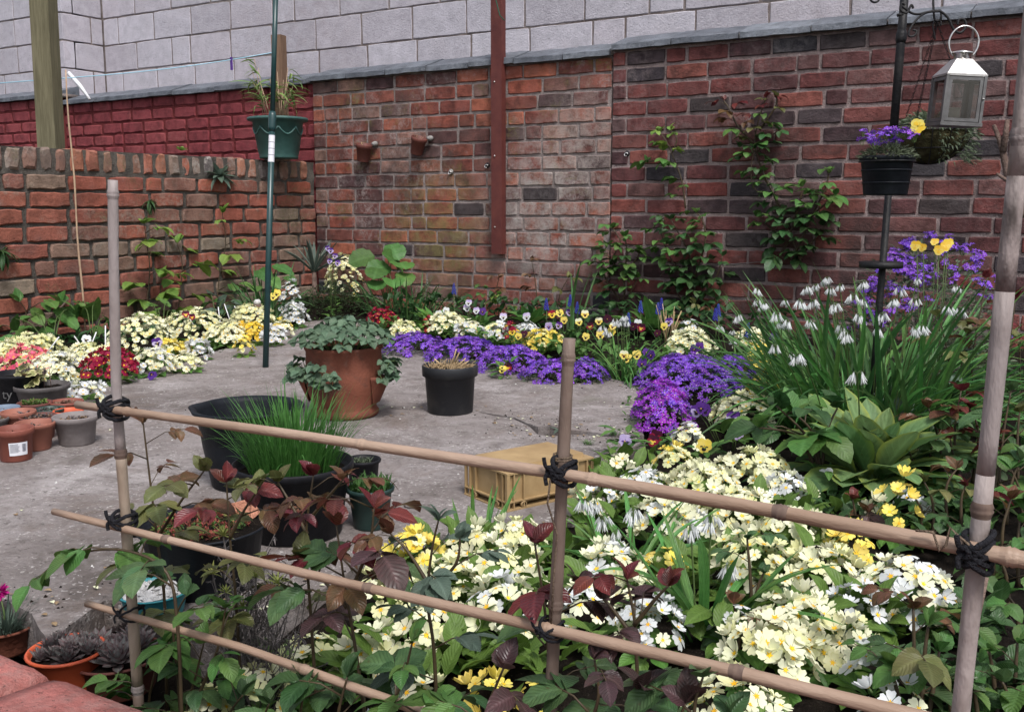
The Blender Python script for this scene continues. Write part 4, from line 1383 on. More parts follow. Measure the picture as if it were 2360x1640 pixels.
part('scroll', MB().tube(smooth_curve(sp_pts([(2020, -30), (2006, -6), (2012, 5), (2026, 0), (2040, -40)], sd_ * 0.99)), 0.0032, 7).mesh('scroll', ['paint_black_metal']), br)
part('thumb_screw', MB().tube(sp_pts([(2068, 36), (2082, 33)], sd_ * 0.975), [0.005, 0.003], 8).mesh('screw', ['paint_black_metal']), pole)
tc = onv(2030, 617, sd_) - SB
tr_ = msize(96, SB) / 2
tray = part('ring_tray', MB().lathe([(tr_ * 0.97, 0), (tr_, 0.0), (tr_ * 1.01, 0.018), (tr_ * 0.97, 0.018)], 32).mesh('tray', ['paint_black_metal']), pole, TRS(tc))
for k in range(-5, 6):
    q = k / 5.5 * tr_
    hw = math.sqrt(tr_ ** 2 - q ** 2) * 0.97
    part('tray_wire', MB().tube([(q, -hw, 0.001), (q, hw, 0.001)], 0.0009, 4).mesh('wire', ['paint_black_metal']), tray)
# pot hooked on the pole
pc = onv(2040, 450, sd_ * 0.955)
pr = msize(121, pc) / 2
ph = zat(pc, 360) - pc.z
hp0 = empty('hanging_pot', pc, 'ridged black pot of purple flowers hooked on the metal pole', 'pot')
prof = pot_profile(pr, pr * 0.80, ph, ph * 0.13, 0.003, fill=0.92)
part('pot_body', MB().lathe(prof, 32).mesh('pot_body', ['plastic_navy']), hp0)
for z in (0.30, 0.62):
    rr = pr * (0.80 + 0.18 * z)
    part('ridge', MB().lathe([(rr, ph * z), (rr + 0.0018, ph * z + 0.001), (rr + 0.0018, ph * z + 0.003), (rr, ph * z + 0.004)], 32).mesh('ridge', ['plastic_navy']), hp0)
part('compost', MB().add(*lumpy_disc(pr * 0.92, ph * 0.9, 0.005, 2)).mesh('compost', ['soil']), hp0)
HANGPOT = (hp0, pr, ph)
# support ring under it, part of the pole
part('pot_ring', MB().lathe([(pr * 0.995, 0), (pr * 1.03, 0), (pr * 1.03, 0.004), (pr * 0.995, 0.004)], 28).mesh('ring', ['paint_black_metal']), pole, TRS(pc - SB + Vector((0, 0, ph * 0.845))))

# ------------------------------------------------------------------ lantern
LD = sd_ * 0.965
lc = onv(2196, 292, LD)
lw = msize(84, lc) * 0.5
lh = zat(lc, 178) - lc.z
lan = empty('lantern', lc, 'square steel lantern with glass panes hanging from the bracket', 'lantern')
lan.rotation_euler = (R(2), R(3), YAW - R(2))
for sx in (-1, 1):
    for sy in (-1, 1):
        part('corner_post', MB().box((sx * lw - 0.004, sy * lw - 0.004, 0.008), (sx * lw + 0.004, sy * lw + 0.004, lh)).mesh('post', ['steel_dull'], False), lan)
part('base', MB().box((-lw - 0.006, -lw - 0.006, 0), (lw + 0.006, lw + 0.006, 0.010)).mesh('base', ['steel_dull'], False), lan)
part('top_plate', MB().box((-lw - 0.004, -lw - 0.004, lh - 0.002), (lw + 0.004, lw + 0.004, lh + 0.004)).mesh('plate', ['steel'], False), lan)
t2 = lw * 0.42
rh = (zat(lc, 138) - lc.z) - lh
part('roof', MB().add(*tapered(-lw - 0.003, -lw - 0.003, lw + 0.003, lw + 0.003, lh + 0.004, -t2, -t2, t2, t2, lh + rh)).mesh('roof', ['steel'], False), lan)
part('chimney', MB().lathe([(t2 * 1.0, lh + rh), (t2 * 0.95, lh + rh + 0.014), (t2 * 1.35, lh + rh + 0.016), (t2 * 1.3, lh + rh + 0.020), (0, lh + rh + 0.026)], 20).mesh('chimney', ['steel']), lan)
hr = msize(66, lc) / 2
pts_ = [Vector((hr * math.cos(t), 0, lh + rh + 0.006 + hr * 0.95 + hr * 1.12 * math.sin(t))) for t in [R(-52) + R(284) * i / 30 for i in range(31)]]
part('handle', MB().tube(pts_, 0.0026, 8).mesh('handle', ['steel']), lan)
for q, ang in enumerate((0, 90, 180, 270)):
    MR = Matrix.Rotation(R(ang), 4, 'Z')
    sash = MB()
    a_, b_ = lw - 0.005, lw - 0.014
    z0_, z1_ = 0.012, lh - 0.004
    for bx in (((-a_, -lw - 0.002, z0_), (-b_, -lw + 0.002, z1_)), ((b_, -lw - 0.002, z0_), (a_, -lw + 0.002, z1_)), ((-b_, -lw - 0.002, z0_), (b_, -lw + 0.002, z0_ + 0.009)), ((-b_, -lw - 0.002, z1_ - 0.009), (b_, -lw + 0.002, z1_))):
        sash.box(*bx)
    fr_ = part('window_frame', sash.mesh('sash', ['steel_dull'], False), lan, MR)
    part('glass_pane', MB().add([(-b_, -lw, z0_ + 0.009), (b_, -lw, z0_ + 0.009), (b_, -lw, z1_ - 0.009), (-b_, -lw, z1_ - 0.009)], [(0, 1, 2, 3)]).mesh('pane', ['lantern_glass'], False), fr_)
part('latch', MB().tube([(lw * 0.98, -lw - 0.003, lh * 0.52), (lw * 0.98, -lw - 0.010, lh * 0.55), (lw * 0.90, -lw - 0.010, lh * 0.55)], 0.0018, 6).mesh('latch', ['steel']), lan)
part('candle', MB().lathe([(0.018, 0.0), (0.018, 0.042), (0.010, 0.040), (0, 0.040)], 16).mesh('candle', ['candle_wax']), lan, TRS((-0.004, 0, 0.0105)))

# ------------------------------------------------------------------ hanging basket (wire half globe)
HB = onv(2143, 292, sd_ * 1.10)
hr_ = msize(186, HB) / 2
bk = empty('hanging_basket', HB, 'wire hanging basket lined with dry moss behind the lantern', 'basket')
ring = lambda r, z: [Vector((r * math.cos(2 * math.pi * i / 28), r * math.sin(2 * math.pi * i / 28), z)) for i in range(29)]
part('rim_wire', MB().tube(ring(hr_, 0), 0.0022, 6, cap=False).mesh('rim', ['paint_black_metal']), bk)
part('hoop_wire', MB().tube(ring(hr_ * 0.80, -hr_ * 0.55), 0.0018, 6, cap=False).mesh('hoop', ['paint_black_metal']), bk)
for k in range(14):
    th = 2 * math.pi * k / 14
    pts_ = [Vector((hr_ * math.cos(a_) * math.cos(th), hr_ * math.cos(a_) * math.sin(th), -hr_ * 0.92 * math.sin(a_))) for a_ in [R(90) * i / 8 for i in range(9)]]
    part('rib_wire', MB().tube(pts_, 0.0016, 5).mesh('rib', ['paint_black_metal']), bk)
v, f = [], []
ns, nr = 28, 10
for i in range(nr + 1):
    a_ = R(8) + R(82) * i / nr
    for k in range(ns):
        th = 2 * math.pi * k / ns
        rr = hr_ * 0.97 * (1 + 0.05 * pnoise(Vector((math.cos(th) * 6, math.sin(th) * 6, a_ * 6))))
        v.append((rr * math.cos(a_) * math.cos(th), rr * math.cos(a_) * math.sin(th), -rr * 0.92 * math.sin(a_)))
for i in range(nr):
    for k in range(ns):
        f.append((i * ns + k, i * ns + (k + 1) % ns, (i + 1) * ns + (k + 1) % ns, (i + 1) * ns + k))
f.append(tuple(range(ns)))
part('moss_liner', MB().add(v, f).mesh('moss', ['moss']), bk)
hk = onv(2160, 52, sd_ * 1.0)
for k in range(3):
    th = R(20) + 2 * math.pi * k / 3
    a_ = Vector((hr_ * math.cos(th), hr_ * math.sin(th), 0))
    b_ = hk - HB
    n = 34
    m = MB()
    for i in range(n):
        c_ = a_.lerp(b_, (i + 0.5) / n)
        d_ = (b_ - a_).normalized()
        s_ = d_.orthogonal().normalized()
        if i % 2:
            s_ = d_.cross(s_)
        lp_ = [c_ + d_ * 0.0075 * math.cos(t) + s_ * 0.0032 * math.sin(t) for t in [2 * math.pi * q / 8 for q in range(9)]]
        m.tube(lp_, 0.0009, 4, cap=False)
    part('chain', m.mesh('chain', ['paint_black_metal']), bk)
part('hook', MB().tube(smooth_curve([onv(x, y, sd_) - HB for x, y in ((2156, 92), (2150, 60), (2158, 46), (2168, 50), (2168, 60))]), 0.0022, 6).mesh('hook', ['paint_black_metal']), bk)
BASKET = (bk, hr_)

# dead branch by the wall
pts_ = smooth_curve([PY(x, y, BACK_Y - 0.16) for x, y in ((2365, 500), (2330, 420), (2318, 380), (2306, 330), (2290, 288))])
br_ = empty('dead_branch', pts_[0], 'bare grey forked branch against the wall beside the tall cane', 'branch')
m = MB().tube([p_ - pts_[0] for p_ in pts_], [0.022 - 0.0006 * i for i in range(len(pts_))], 8)
part('main_stem', m.mesh('stem', ['wood_bark']), br_)
part('fork', MB().tube([PY(x, y, BACK_Y - 0.17) - pts_[0] for x, y in ((2312, 350), (2318, 310), (2322, 276))], [0.014, 0.012, 0.009], 7).mesh('fork', ['wood_bark']), br_)
part('side_twig', MB().tube([PY(x, y, BACK_Y - 0.17) - pts_[0] for x, y in ((2325, 418), (2308, 408), (2297, 400))], [0.010, 0.008, 0.006], 6).mesh('twig', ['wood_bark']), br_)

# ================================================================== PLANTS: materials
def petal(name, c1, c2, trans=0.3, val=0.08, hue=0.008):
    return simple(name, c1, c2, 45, 0.6, 0.2, 0, 0.0, val, hue, trans)
petal('petal_cream', (0.68, 0.68, 0.33), (0.74, 0.74, 0.48), val=0.14, hue=0.012)
petal('petal_pale', (0.74, 0.74, 0.48), (0.78, 0.78, 0.60), val=0.14, hue=0.012)
petal('petal_white', (0.70, 0.71, 0.71), (0.63, 0.66, 0.67), val=0.12)
petal('petal_yellow', (0.80, 0.63, 0.09), (0.82, 0.68, 0.20))
petal('petal_gold', (0.80, 0.50, 0.03), (0.80, 0.60, 0.10))
petal('petal_red', (0.30, 0.010, 0.045), (0.20, 0.008, 0.03))
petal('petal_pink', (0.70, 0.09, 0.22), (0.75, 0.25, 0.20))
petal('petal_maroon', (0.06, 0.006, 0.025), (0.04, 0.004, 0.015))
petal('petal_violet', (0.065, 0.018, 0.17), (0.10, 0.03, 0.24))
petal('petal_lilac', (0.44, 0.33, 0.62), (0.60, 0.52, 0.72))
petal('petal_black', (0.010, 0.005, 0.012), (0.016, 0.008, 0.02), 0.1)
petal('petal_eye', (0.80, 0.42, 0.015), (0.78, 0.52, 0.03), 0.2)
petal('petal_magenta', (0.52, 0.012, 0.24), (0.45, 0.01, 0.20))
petal('aubrieta', (0.165, 0.052, 0.46), (0.25, 0.09, 0.58), 0.3, 0.25, 0.014)
petal('aubrieta_magenta', (0.27, 0.032, 0.43), (0.34, 0.05, 0.53), 0.3, 0.25, 0.014)
petal('muscari', (0.045, 0.055, 0.34), (0.07, 0.085, 0.45), 0.2)
leafmat('leaf_primrose', (0.080, 0.169, 0.030), (0.112, 0.234, 0.043))
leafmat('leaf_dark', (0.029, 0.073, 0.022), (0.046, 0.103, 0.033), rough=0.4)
leafmat('leaf_mid', (0.056, 0.129, 0.029), (0.086, 0.176, 0.040))
leafmat('leaf_light', (0.123, 0.211, 0.037), (0.168, 0.273, 0.053))
leafmat('leaf_grey', (0.075, 0.115, 0.085), (0.10, 0.14, 0.105))
leafmat('leaf_rose', (0.050, 0.103, 0.040), (0.080, 0.144, 0.053), rough=0.38, val=0.35)
leafmat('leaf_rose_olive', (0.100, 0.112, 0.035), (0.130, 0.130, 0.047), rough=0.38, val=0.3)
leafmat('leaf_rose_bronze', (0.13, 0.055, 0.028), (0.10, 0.065, 0.03), rough=0.35, val=0.3)
leafmat('leaf_rose_red', (0.12, 0.022, 0.018), (0.085, 0.018, 0.018), rough=0.32, val=0.35)
leafmat('leaf_rose_plum', (0.065, 0.030, 0.032), (0.045, 0.030, 0.028), rough=0.35, val=0.3)
leafmat('leaf_strap', (0.074, 0.193, 0.046), (0.107, 0.256, 0.061), rough=0.4)
leafmat('leaf_strap_dark', (0.046, 0.121, 0.036), (0.066, 0.155, 0.046), rough=0.4)
leafmat('leaf_chive', (0.059, 0.182, 0.035), (0.093, 0.249, 0.049), rough=0.4)
leafmat('leaf_foxglove', (0.105, 0.19, 0.070), (0.135, 0.225, 0.085), edge=(0.22, 0.29, 0.065), rough=0.6, val=0.18)
leafmat('leaf_strawberry', (0.071, 0.124, 0.073), (0.100, 0.159, 0.094), rough=0.5)
leafmat('leaf_houseleek', (0.17, 0.135, 0.14), (0.14, 0.155, 0.145), rough=0.5, edge=(0.15, 0.085, 0.09))
leafmat('leaf_bamboo', (0.12, 0.19, 0.05), (0.17, 0.24, 0.07))
leafmat('leaf_ivy', (0.20, 0.20, 0.07), (0.12, 0.14, 0.05), edge=(0.50, 0.46, 0.24), trans=0.2)
leafmat('leaf_brown', (0.20, 0.12, 0.07), (0.28, 0.19, 0.12), trans=0.15)
leafmat('leaf_thyme', (0.030, 0.055, 0.020), (0.05, 0.08, 0.03))
leafmat('leaf_aubrieta', (0.085, 0.11, 0.065), (0.115, 0.145, 0.085))
leafmat('leaf_agave', (0.075, 0.105, 0.085), (0.06, 0.085, 0.07), edge=(0.16, 0.18, 0.14))
leafmat('leaf_sedum_red', (0.24, 0.06, 0.04), (0.17, 0.075, 0.04))
leafmat('leaf_lavender_tip', (0.24, 0.27, 0.07), (0.30, 0.32, 0.10))
simple('stem_green', (0.07, 0.11, 0.03), (0.05, 0.08, 0.025), 60, 0.6)
simple('stem_rose', (0.045, 0.032, 0.020), (0.065, 0.045, 0.022), 40, 0.5)
simple('stem_red', (0.15, 0.045, 0.028), (0.10, 0.032, 0.02), 40, 0.45)
simple('stem_grey', (0.17, 0.15, 0.145), (0.10, 0.088, 0.085), 60, 0.9)

# ------------------------------------------------------------------ flower shapes (face up, +Z)
def primrose_mesh(petal_m, eye_m, cup, seed, size=1.0, frill=0.0):
    r_ = random.Random(seed)
    m = MB()
    for k in range(5):
        a0 = 2 * math.pi * k / 5 + r_.uniform(-0.08, 0.08)
        lift = r_.uniform(-0.05, 0.09)
        sc_ = r_.uniform(0.93, 1.07)
        o = []
        for (rr, aa) in ((0.16, -0.5), (0.60, -0.60), (0.88, -0.50), (1.0, -0.25), (0.88, 0.0), (1.0, 0.25), (0.88, 0.50), (0.60, 0.60), (0.16, 0.5)):
            rr *= sc_
            z = cup * rr * rr + lift * rr + (frill * math.sin(aa * 9) * rr) + (0.03 if abs(aa) > 0.45 else 0)
            o.append((rr * math.cos(a0 + aa), rr * math.sin(a0 + aa), z))
        c = (0.55 * sc_ * math.cos(a0), 0.55 * sc_ * math.sin(a0), cup * 0.3 + lift * 0.55 - 0.02)
        m.add(o + [c], [(9, i, i + 1) for i in range(8)] + [(9, 8, 0)], 0)
    st_ = [(0, 0, 0.015)]
    for k in range(10):
        rr = 0.33 if k % 2 == 0 else 0.14
        a0 = 2 * math.pi * k / 10
        st_.append((rr * math.cos(a0), rr * math.sin(a0), cup * rr * rr + 0.055))
    m.add(st_, [(0, 1 + k, 1 + (k + 1) % 10) for k in range(10)], 1)
    m.lathe([(0.10, -0.45), (0.13, -0.2), (0.10, 0.0)], 5, mi=2)
    me_ = m.mesh('primrose_flower', [petal_m, eye_m, 'stem_green'])
    return me_

PR = {}
for c, pm, em in (('cream', 'petal_cream', 'petal_eye'), ('pale', 'petal_pale', 'petal_eye'), ('white', 'petal_white', 'petal_eye'), ('yellow', 'petal_yellow', 'petal_eye'), ('gold', 'petal_gold', 'petal_eye'), ('red', 'petal_red', 'petal_eye'), ('pink', 'petal_pink', 'petal_eye')):
    PR[c] = [primrose_mesh(pm, em, cu_, 10 + i, frill=0.02) for i, cu_ in enumerate((0.12, 0.30, -0.18, 0.5, 1.0, 0.2, -0.35, 0.7))]
PL = [MB().leaf(1.0, 0.46, p_spoon, 8, 0.35, cu_, wave=0.03).mesh('primrose_leaf', ['leaf_primrose']) for cu_ in (0.5, 1.0, 1.5)]

def primrose(label, px, py, rpx, colour, z=0.05, dens=1.0, fs=0.0165, hgt=None, leaves=11, group='primrose plants in the beds', name='primrose_plant', squash=1.0):
    c = G(px, py, z)
    r = msize(rpx, c)
    base = Vector((c.x, c.y, soil_z(c.x, c.y)))
    e = empty(name, base, label, 'flower', group)
    hgt = hgt or (0.035 + 0.62 * r)
    cols = colour if isinstance(colour, (list, tuple)) else [colour]
    r_ = random.Random(int(px * 13 + py * 7))
    fs = fs * 0.95
    r *= 1.10
    n = max(4, int(dens * 2.9 * r * r / (fs * fs)))
    n = min(n, 150)
    for k in range(n):
        u = (k + 0.5) / n
        el = math.acos(1 - u * 0.93)
        az = k * 2.399963 + r_.uniform(-0.25, 0.25)
        rr = math.sin(el) * r * r_.uniform(0.90, 1.04)
        zz = 0.03 + (hgt - 0.0) * math.cos(el) ** 0.8 + r_.uniform(-0.008, 0.010)
        p_ = Vector((rr * math.cos(az), rr * math.sin(az) * squash, zz))
        nrm = Vector((math.cos(az) * math.sin(el) * 0.9 + r_.uniform(-0.38, 0.38), math.sin(az) * math.sin(el) * 0.9 + r_.uniform(-0.38, 0.38), math.cos(el) * 0.8 + 0.42))
        col_ = cols[0] if (len(cols) == 1 or r_.random() < 0.72) else r_.choice(cols[1:])
        part('flower', r_.choice(PR[col_]), e, TRS(p_, aimz(nrm, r_.uniform(0, 6)), fs * r_.uniform(0.68, 1.15)))
    for k in range(leaves):
        az = 2 * math.pi * k / leaves + r_.uniform(-0.25, 0.25)
        el = r_.uniform(0.08, 0.6)
        L = min(0.11, max(0.05, r * r_.uniform(0.7, 1.0)))
        d = Vector((math.cos(az) * math.cos(el), math.sin(az) * math.cos(el), math.sin(el)))
        part('leaf', r_.choice(PL), e, TRS((d.x * r * 0.25, d.y * r * 0.25, 0.012), aim(d, roll=r_.uniform(-0.4, 0.4)), L))
    return e

def pansy_mesh(up, lo, blotch='petal_black', eye='petal_eye', seed=0):
    m = MB()
    r_ = random.Random(seed)
    def pet(cx, cy, rx, ry, z, mi, rot=0.0, n=10, cup=0.12):
        v = [(cx, cy, z)]
        for i in range(n):
            t = 2 * math.pi * i / n
            x, y = rx * math.cos(t) * r_.uniform(0.93, 1.07), ry * math.sin(t) * r_.uniform(0.93, 1.07)
            x, y = x * math.cos(rot) - y * math.sin(rot), x * math.sin(rot) + y * math.cos(rot)
            v.append((cx + x, cy + y, z + cup * (x * x + y * y) * r_.uniform(0.3, 1.6)))
        m.add(v, [(0, 1 + i, 1 + (i + 1) % n) for i in range(n)], mi)
    pet(-0.38, 0.52, 0.55, 0.50, 0.0, 0, 0.3)
    pet(0.38, 0.52, 0.55, 0.50, 0.02, 0, -0.3)
    pet(-0.52, -0.05, 0.50, 0.42, 0.06, 1, -0.2)
    pet(0.52, -0.05, 0.50, 0.42, 0.07, 1, 0.2)
    pet(0, -0.48, 0.62, 0.50, 0.10, 1)
    pet(-0.30, -0.06, 0.24, 0.13, 0.125, 2, -0.1, 7, 0)
    pet(0.30, -0.06, 0.24, 0.13, 0.13, 2, 0.1, 7, 0)
    pet(0, -0.36, 0.30, 0.26, 0.165, 2, 0, 8, 0)
    pet(0, -0.05, 0.10, 0.09, 0.185, 3, 0, 6, 0)
    m.lathe([(0.06, -0.5), (0.10, -0.2), (0.06, 0.0)], 5, mi=4)
    return m.mesh('pansy_flower', [up, lo, blotch, eye, 'stem_green'])
PN = {
    'white': pansy_mesh('petal_white', 'petal_white', seed=1), 'lilac': pansy_mesh('petal_lilac', 'petal_white', seed=2), 'yellow': pansy_mesh('petal_yellow', 'petal_yellow', seed=3),
    'cream': pansy_mesh('petal_pale', 'petal_yellow', 'petal_maroon', seed=4), 'maroon': pansy_mesh('petal_maroon', 'petal_maroon', 'petal_black', seed=5), 'violet': pansy_mesh('petal_violet', 'petal_violet', seed=6),
    'violetface': pansy_mesh('petal_violet', 'petal_lilac', 'petal_black', seed=7), 'fire': pansy_mesh('petal_red', 'petal_gold', 'petal_maroon', seed=8), 'lilacall': pansy_mesh('petal_lilac', 'petal_lilac', 'petal_violet', seed=9),
    'gold': pansy_mesh('petal_gold', 'petal_yellow', 'petal_gold', seed=10), 'wine': pansy_mesh('petal_maroon', 'petal_red', 'petal_gold', seed=11)}
PNL = [MB().leaf(1.0, 0.5, p_oval, 6, 0.3, cu_, serr=0.08).mesh('pansy_leaf', ['leaf_mid']) for cu_ in (0.4, 0.9)]

def pansy(label, px, py, dep_z, flowers, fs=0.024, leaves=12, base_py=None, name='pansy_plant', y=None):
    """flowers: list of (px, py, kind); base from dep_z: ground pixel row"""
    base = G(px, dep_z, 0.0)
    base.z = soil_z(base.x, base.y)
    e = empty(name, base, label, 'flower', 'pansies in the beds')
    r_ = random.Random(int(px * 3 + py))
    dd_ = depth(base)
    for (fx, fy, kind) in flowers:
        p_ = onv(fx, fy, dd_ + r_.uniform(-0.03, 0.03))
        face = (EYE - p_)
        face.z = 0
        face = face.normalized() + Vector((r_.uniform(-0.45, 0.45), r_.uniform(-0.3, 0.3), r_.uniform(0.1, 0.45)))
        z_ = face.normalized()
        x_ = Vector((0, 0, 1)).cross(z_).normalized()
        rot = Matrix((x_, z_.cross(x_), z_)).transposed() @ Matrix.Rotation(r_.uniform(-0.25, 0.25), 3, 'Z')
        loc = p_ - base
        part('flower', PN[kind], e, TRS(loc, rot, fs * r_.uniform(0.85, 1.1)))
        g = Vector((loc.x * 0.35, loc.y * 0.35, 0))
        part('stalk', MB().tube([g, g.lerp(loc, 0.6) + Vector((0, 0, 0.01)), loc - z_ * 0.008], 0.0013, 4).mesh('stalk', ['stem_green']), e)
    for k in range(leaves):
        az = r_.uniform(0, 6.28)
        h_ = r_.uniform(0.005, 0.08)
        part('leaf', r_.choice(PNL), e, TRS((0.03 * math.cos(az), 0.03 * math.sin(az), h_), aim((math.cos(az), math.sin(az), r_.uniform(-0.1, 0.8))), r_.uniform(0.03, 0.05)))
    return e

# aubrieta: sprigs of four-petalled flowers over grey green mats
def sprig_mesh(mat, seed):
    r_ = random.Random(seed)
    m = MB()
    for k in range(7):
        c = Vector((r_.uniform(-0.7, 0.7), r_.uniform(-0.7, 0.7), r_.uniform(-0.25, 0.35)))
        rot = aimz((c.x * 0.6 + r_.uniform(-0.3, 0.3), c.y * 0.6 + r_.uniform(-0.3, 0.3), 1), r_.uniform(0, 3))
        for q in range(4):
            a0 = q * math.pi / 2 + r_.uniform(-0.1, 0.1)
            o = [(0.04, -0.45), (0.30, -0.5), (0.44, -0.22), (0.44, 0.22), (0.30, 0.5), (0.04, 0.45)]
            m.add([c + rot @ Vector((a * math.cos(a0 + b), a * math.sin(a0 + b), 0.16 * a)) for a, b in o], [(0, 1, 2, 3, 4, 5)], 0)
        m.add([c + rot @ Vector((0.07 * math.cos(t), 0.07 * math.sin(t), 0.03)) for t in (0, 1.6, 3.1, 4.7)], [(0, 1, 2, 3)], 1)
        m.tube([c, c * 0.3 + Vector((0, 0, -1.2))], 0.03, 3, mi=2, cap=False)
    return m.mesh('aubrieta_sprig', [mat, 'petal_cream', 'stem_green'])
AUB = {'violet': [sprig_mesh('aubrieta', i) for i in range(4)], 'magenta': [sprig_mesh('aubrieta_magenta', 20 + i) for i in range(4)]}

def leafy_dome(rx, ry, h, n, leaf_l, leaf_w, mats, seed, prof=p_oval, z0=0.0, nleaf=3, spread=1.0, power=0.7, inner=0.55):
    """many small leaves through a dome's volume"""
    r_ = random.Random(seed)
    m = MB()
    for k in range(n):
        az = r_.uniform(0, 6.2832)
        u = math.sqrt(r_.random())
        rad = u
        top_ = h * max(0.06, (1 - rad ** 2)) ** power
        zz = z0 + top_ * r_.uniform(inner, 1.0)
        p_ = Vector((rx * rad * math.cos(az), ry * rad * math.sin(az), zz))
        d = Vector((math.cos(az) * (0.3 + rad) + r_.uniform(-0.7, 0.7) * spread, math.sin(az) * (0.3 + rad) + r_.uniform(-0.7, 0.7) * spread, r_.uniform(-0.1, 1.0)))
        s_ = r_.uniform(0.7, 1.25)
        m.leaf(leaf_l * s_, leaf_w * s_, prof, nleaf, 0.3, r_.uniform(0.2, 0.9), M=TRS(p_, aim(d, roll=r_.uniform(-0.8, 0.8))))
    return m.mesh('foliage', mats)

def aubrieta(label, px, py, rx_px, ry_px, kinds, h=0.09, n=60, z=0.04, leaves=420, sprig=0.022, squash=None):
    c = G(px, py, z)
    rx = msize(rx_px, c)
    ry = squash if squash else rx * 0.75
    base = Vector((c.x, c.y, soil_z(c.x, c.y)))
    e = empty('aubrieta_plant', base, label, 'flower', 'aubrieta mats along the patio edge')
    ang = YAW
    part('foliage', leafy_dome(rx, ry, h, leaves, 0.02, 0.006, ['leaf_aubrieta'], int(px)), e, TRS((0, 0, 0), Matrix.Rotation(ang, 3, 'Z')), 'stuff')
    r_ = random.Random(int(px + py))
    for k in range(n):
        u = math.sqrt((k + 0.5) / n)
        az = k * 2.399963 + r_.uniform(-0.3, 0.3)
        zz = h * max(0.05, 1 - u ** 2) ** 0.7 + r_.uniform(0.0, 0.014)
        p_ = rotz2d(Vector((rx * u * math.cos(az), ry * u * math.sin(az), zz)), ang)
        nrm = Vector((p_.x / rx * 0.7 + r_.uniform(-0.3, 0.3), p_.y / rx * 0.7 + r_.uniform(-0.3, 0.3), 0.9))
        part('flower_sprig', r_.choice(AUB[r_.choice(kinds)]), e, TRS(p_, aimz(nrm, r_.uniform(0, 6)), sprig * r_.uniform(0.8, 1.2)))
    return e

# ------------------------------------------------------------------ roses
def leaf_set(mat, L=1.0, W=0.62, serr=0.05, n=9):
    return [MB().leaf(L, W, p_oval, n, f_, c_, serr=serr).mesh('leaflet', [mat]) for f_, c_ in ((0.18, 0.45), (0.35, 0.8), (0.1, 1.1))]
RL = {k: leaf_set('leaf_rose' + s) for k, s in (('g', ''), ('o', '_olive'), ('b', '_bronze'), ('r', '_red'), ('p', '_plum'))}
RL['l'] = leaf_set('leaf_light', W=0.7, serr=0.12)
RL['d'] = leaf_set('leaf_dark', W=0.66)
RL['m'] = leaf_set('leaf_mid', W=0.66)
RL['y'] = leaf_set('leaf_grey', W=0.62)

def compound(e, stems, p0, d, L, size, kind, r_, n=5, sm=0):
    """one pinnate leaf: rachis into the stem mesh, every leaflet its own part"""
    d = Vector(d).normalized()
    end = p0 + d * L - Vector((0, 0, L * 0.18))
    mid = p0.lerp(end, 0.5) + Vector((0, 0, L * 0.10))
    stems.tube([p0, mid, end], [size * 0.028, size * 0.022, size * 0.016], 5, mi=sm)
    up = Vector((r_.uniform(-0.35, 0.35), r_.uniform(-0.35, 0.35), 1))
    d2 = (end - mid).normalized()
    part('leaflet', r_.choice(RL[kind]), e, TRS(end, aim(d2 + Vector((0, 0, -0.15)), up, r_.uniform(-0.3, 0.3)), size * r_.uniform(0.95, 1.15)))
    side = d2.cross(up).normalized()
    for t, s_ in ((0.62, 0.95), (0.30, 0.78), (0.05, 0.6))[: (n - 1) // 2]:
        q = mid.lerp(end, t) if t > 0.05 else mid
        for sg in (-1, 1):
            if r_.random() < 0.04:
                continue
            part('leaflet', r_.choice(RL[kind]), e, TRS(q, aim(d2 * 0.55 + side * sg * 0.95 + Vector((0, 0, r_.uniform(-0.35, 0.15))), up, r_.uniform(-0.35, 0.35)), size * s_ * r_.uniform(0.85, 1.1)))

def rose(label, shoots, name='rose_bush', cat='shrub', group='roses', size=0.045, r0=0.003, gap=0.06, n=5, away=None, L=None, start=0.12, facing=None, seed=1, tip=True):
    """shoots: list of (points in space, leaf kinds from foot to tip)"""
    base = Vector(shoots[0][0][0])
    e = empty(name, base, label, cat, group)
    r_ = random.Random(seed)
    for (pts_, kinds) in shoots:
        pts_ = smooth_curve([Vector(p_) - base for p_ in pts_], 5)
        tot = sum((pts_[i + 1] - pts_[i]).length for i in range(len(pts_) - 1))
        stems = MB()
        N_ = len(pts_)
        stems.tube(pts_, [r0 * (1 - 0.6 * i / (N_ - 1)) for i in range(N_)], 7)
        s_ = tot * start
        az = r_.uniform(0, 6)
        while s_ < tot:
            acc = 0
            for i in range(N_ - 1):
                l_ = (pts_[i + 1] - pts_[i]).length
                if acc + l_ >= s_:
                    p_ = pts_[i].lerp(pts_[i + 1], (s_ - acc) / l_)
                    sd2 = (pts_[i + 1] - pts_[i]).normalized()
                    break
                acc += l_
            t = s_ / tot
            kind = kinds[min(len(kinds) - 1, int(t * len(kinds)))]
            az += 2.4 + r_.uniform(-0.5, 0.5)
            d = Vector((math.cos(az), math.sin(az), 0))
            if facing is not None:
                d = d * 0.8 + Vector(facing) * 0.75
            d = d.normalized() * 0.9 + sd2 * 0.35 + Vector((0, 0, 0.15))
            sz = size * r_.uniform(0.75, 1.15) * (1.0 if t < 0.8 else 0.72)
            compound(e, stems, p_, d, (L or size * 1.25) * r_.uniform(0.8, 1.2), sz, kind, r_, n)
            s_ += gap * r_.uniform(0.7, 1.3)
        if tip:
            for k in range(4):
                d = Vector((r_.uniform(-0.8, 0.8), r_.uniform(-0.8, 0.8), 1.0))
                part('young_leaf', r_.choice(RL[kinds[-1]]), e, TRS(pts_[-1], aim(d, roll=r_.uniform(-1, 1)), size * r_.uniform(0.5, 0.8)))
        part('stem', stems.mesh('stem', ['stem_rose']), e)
    return e

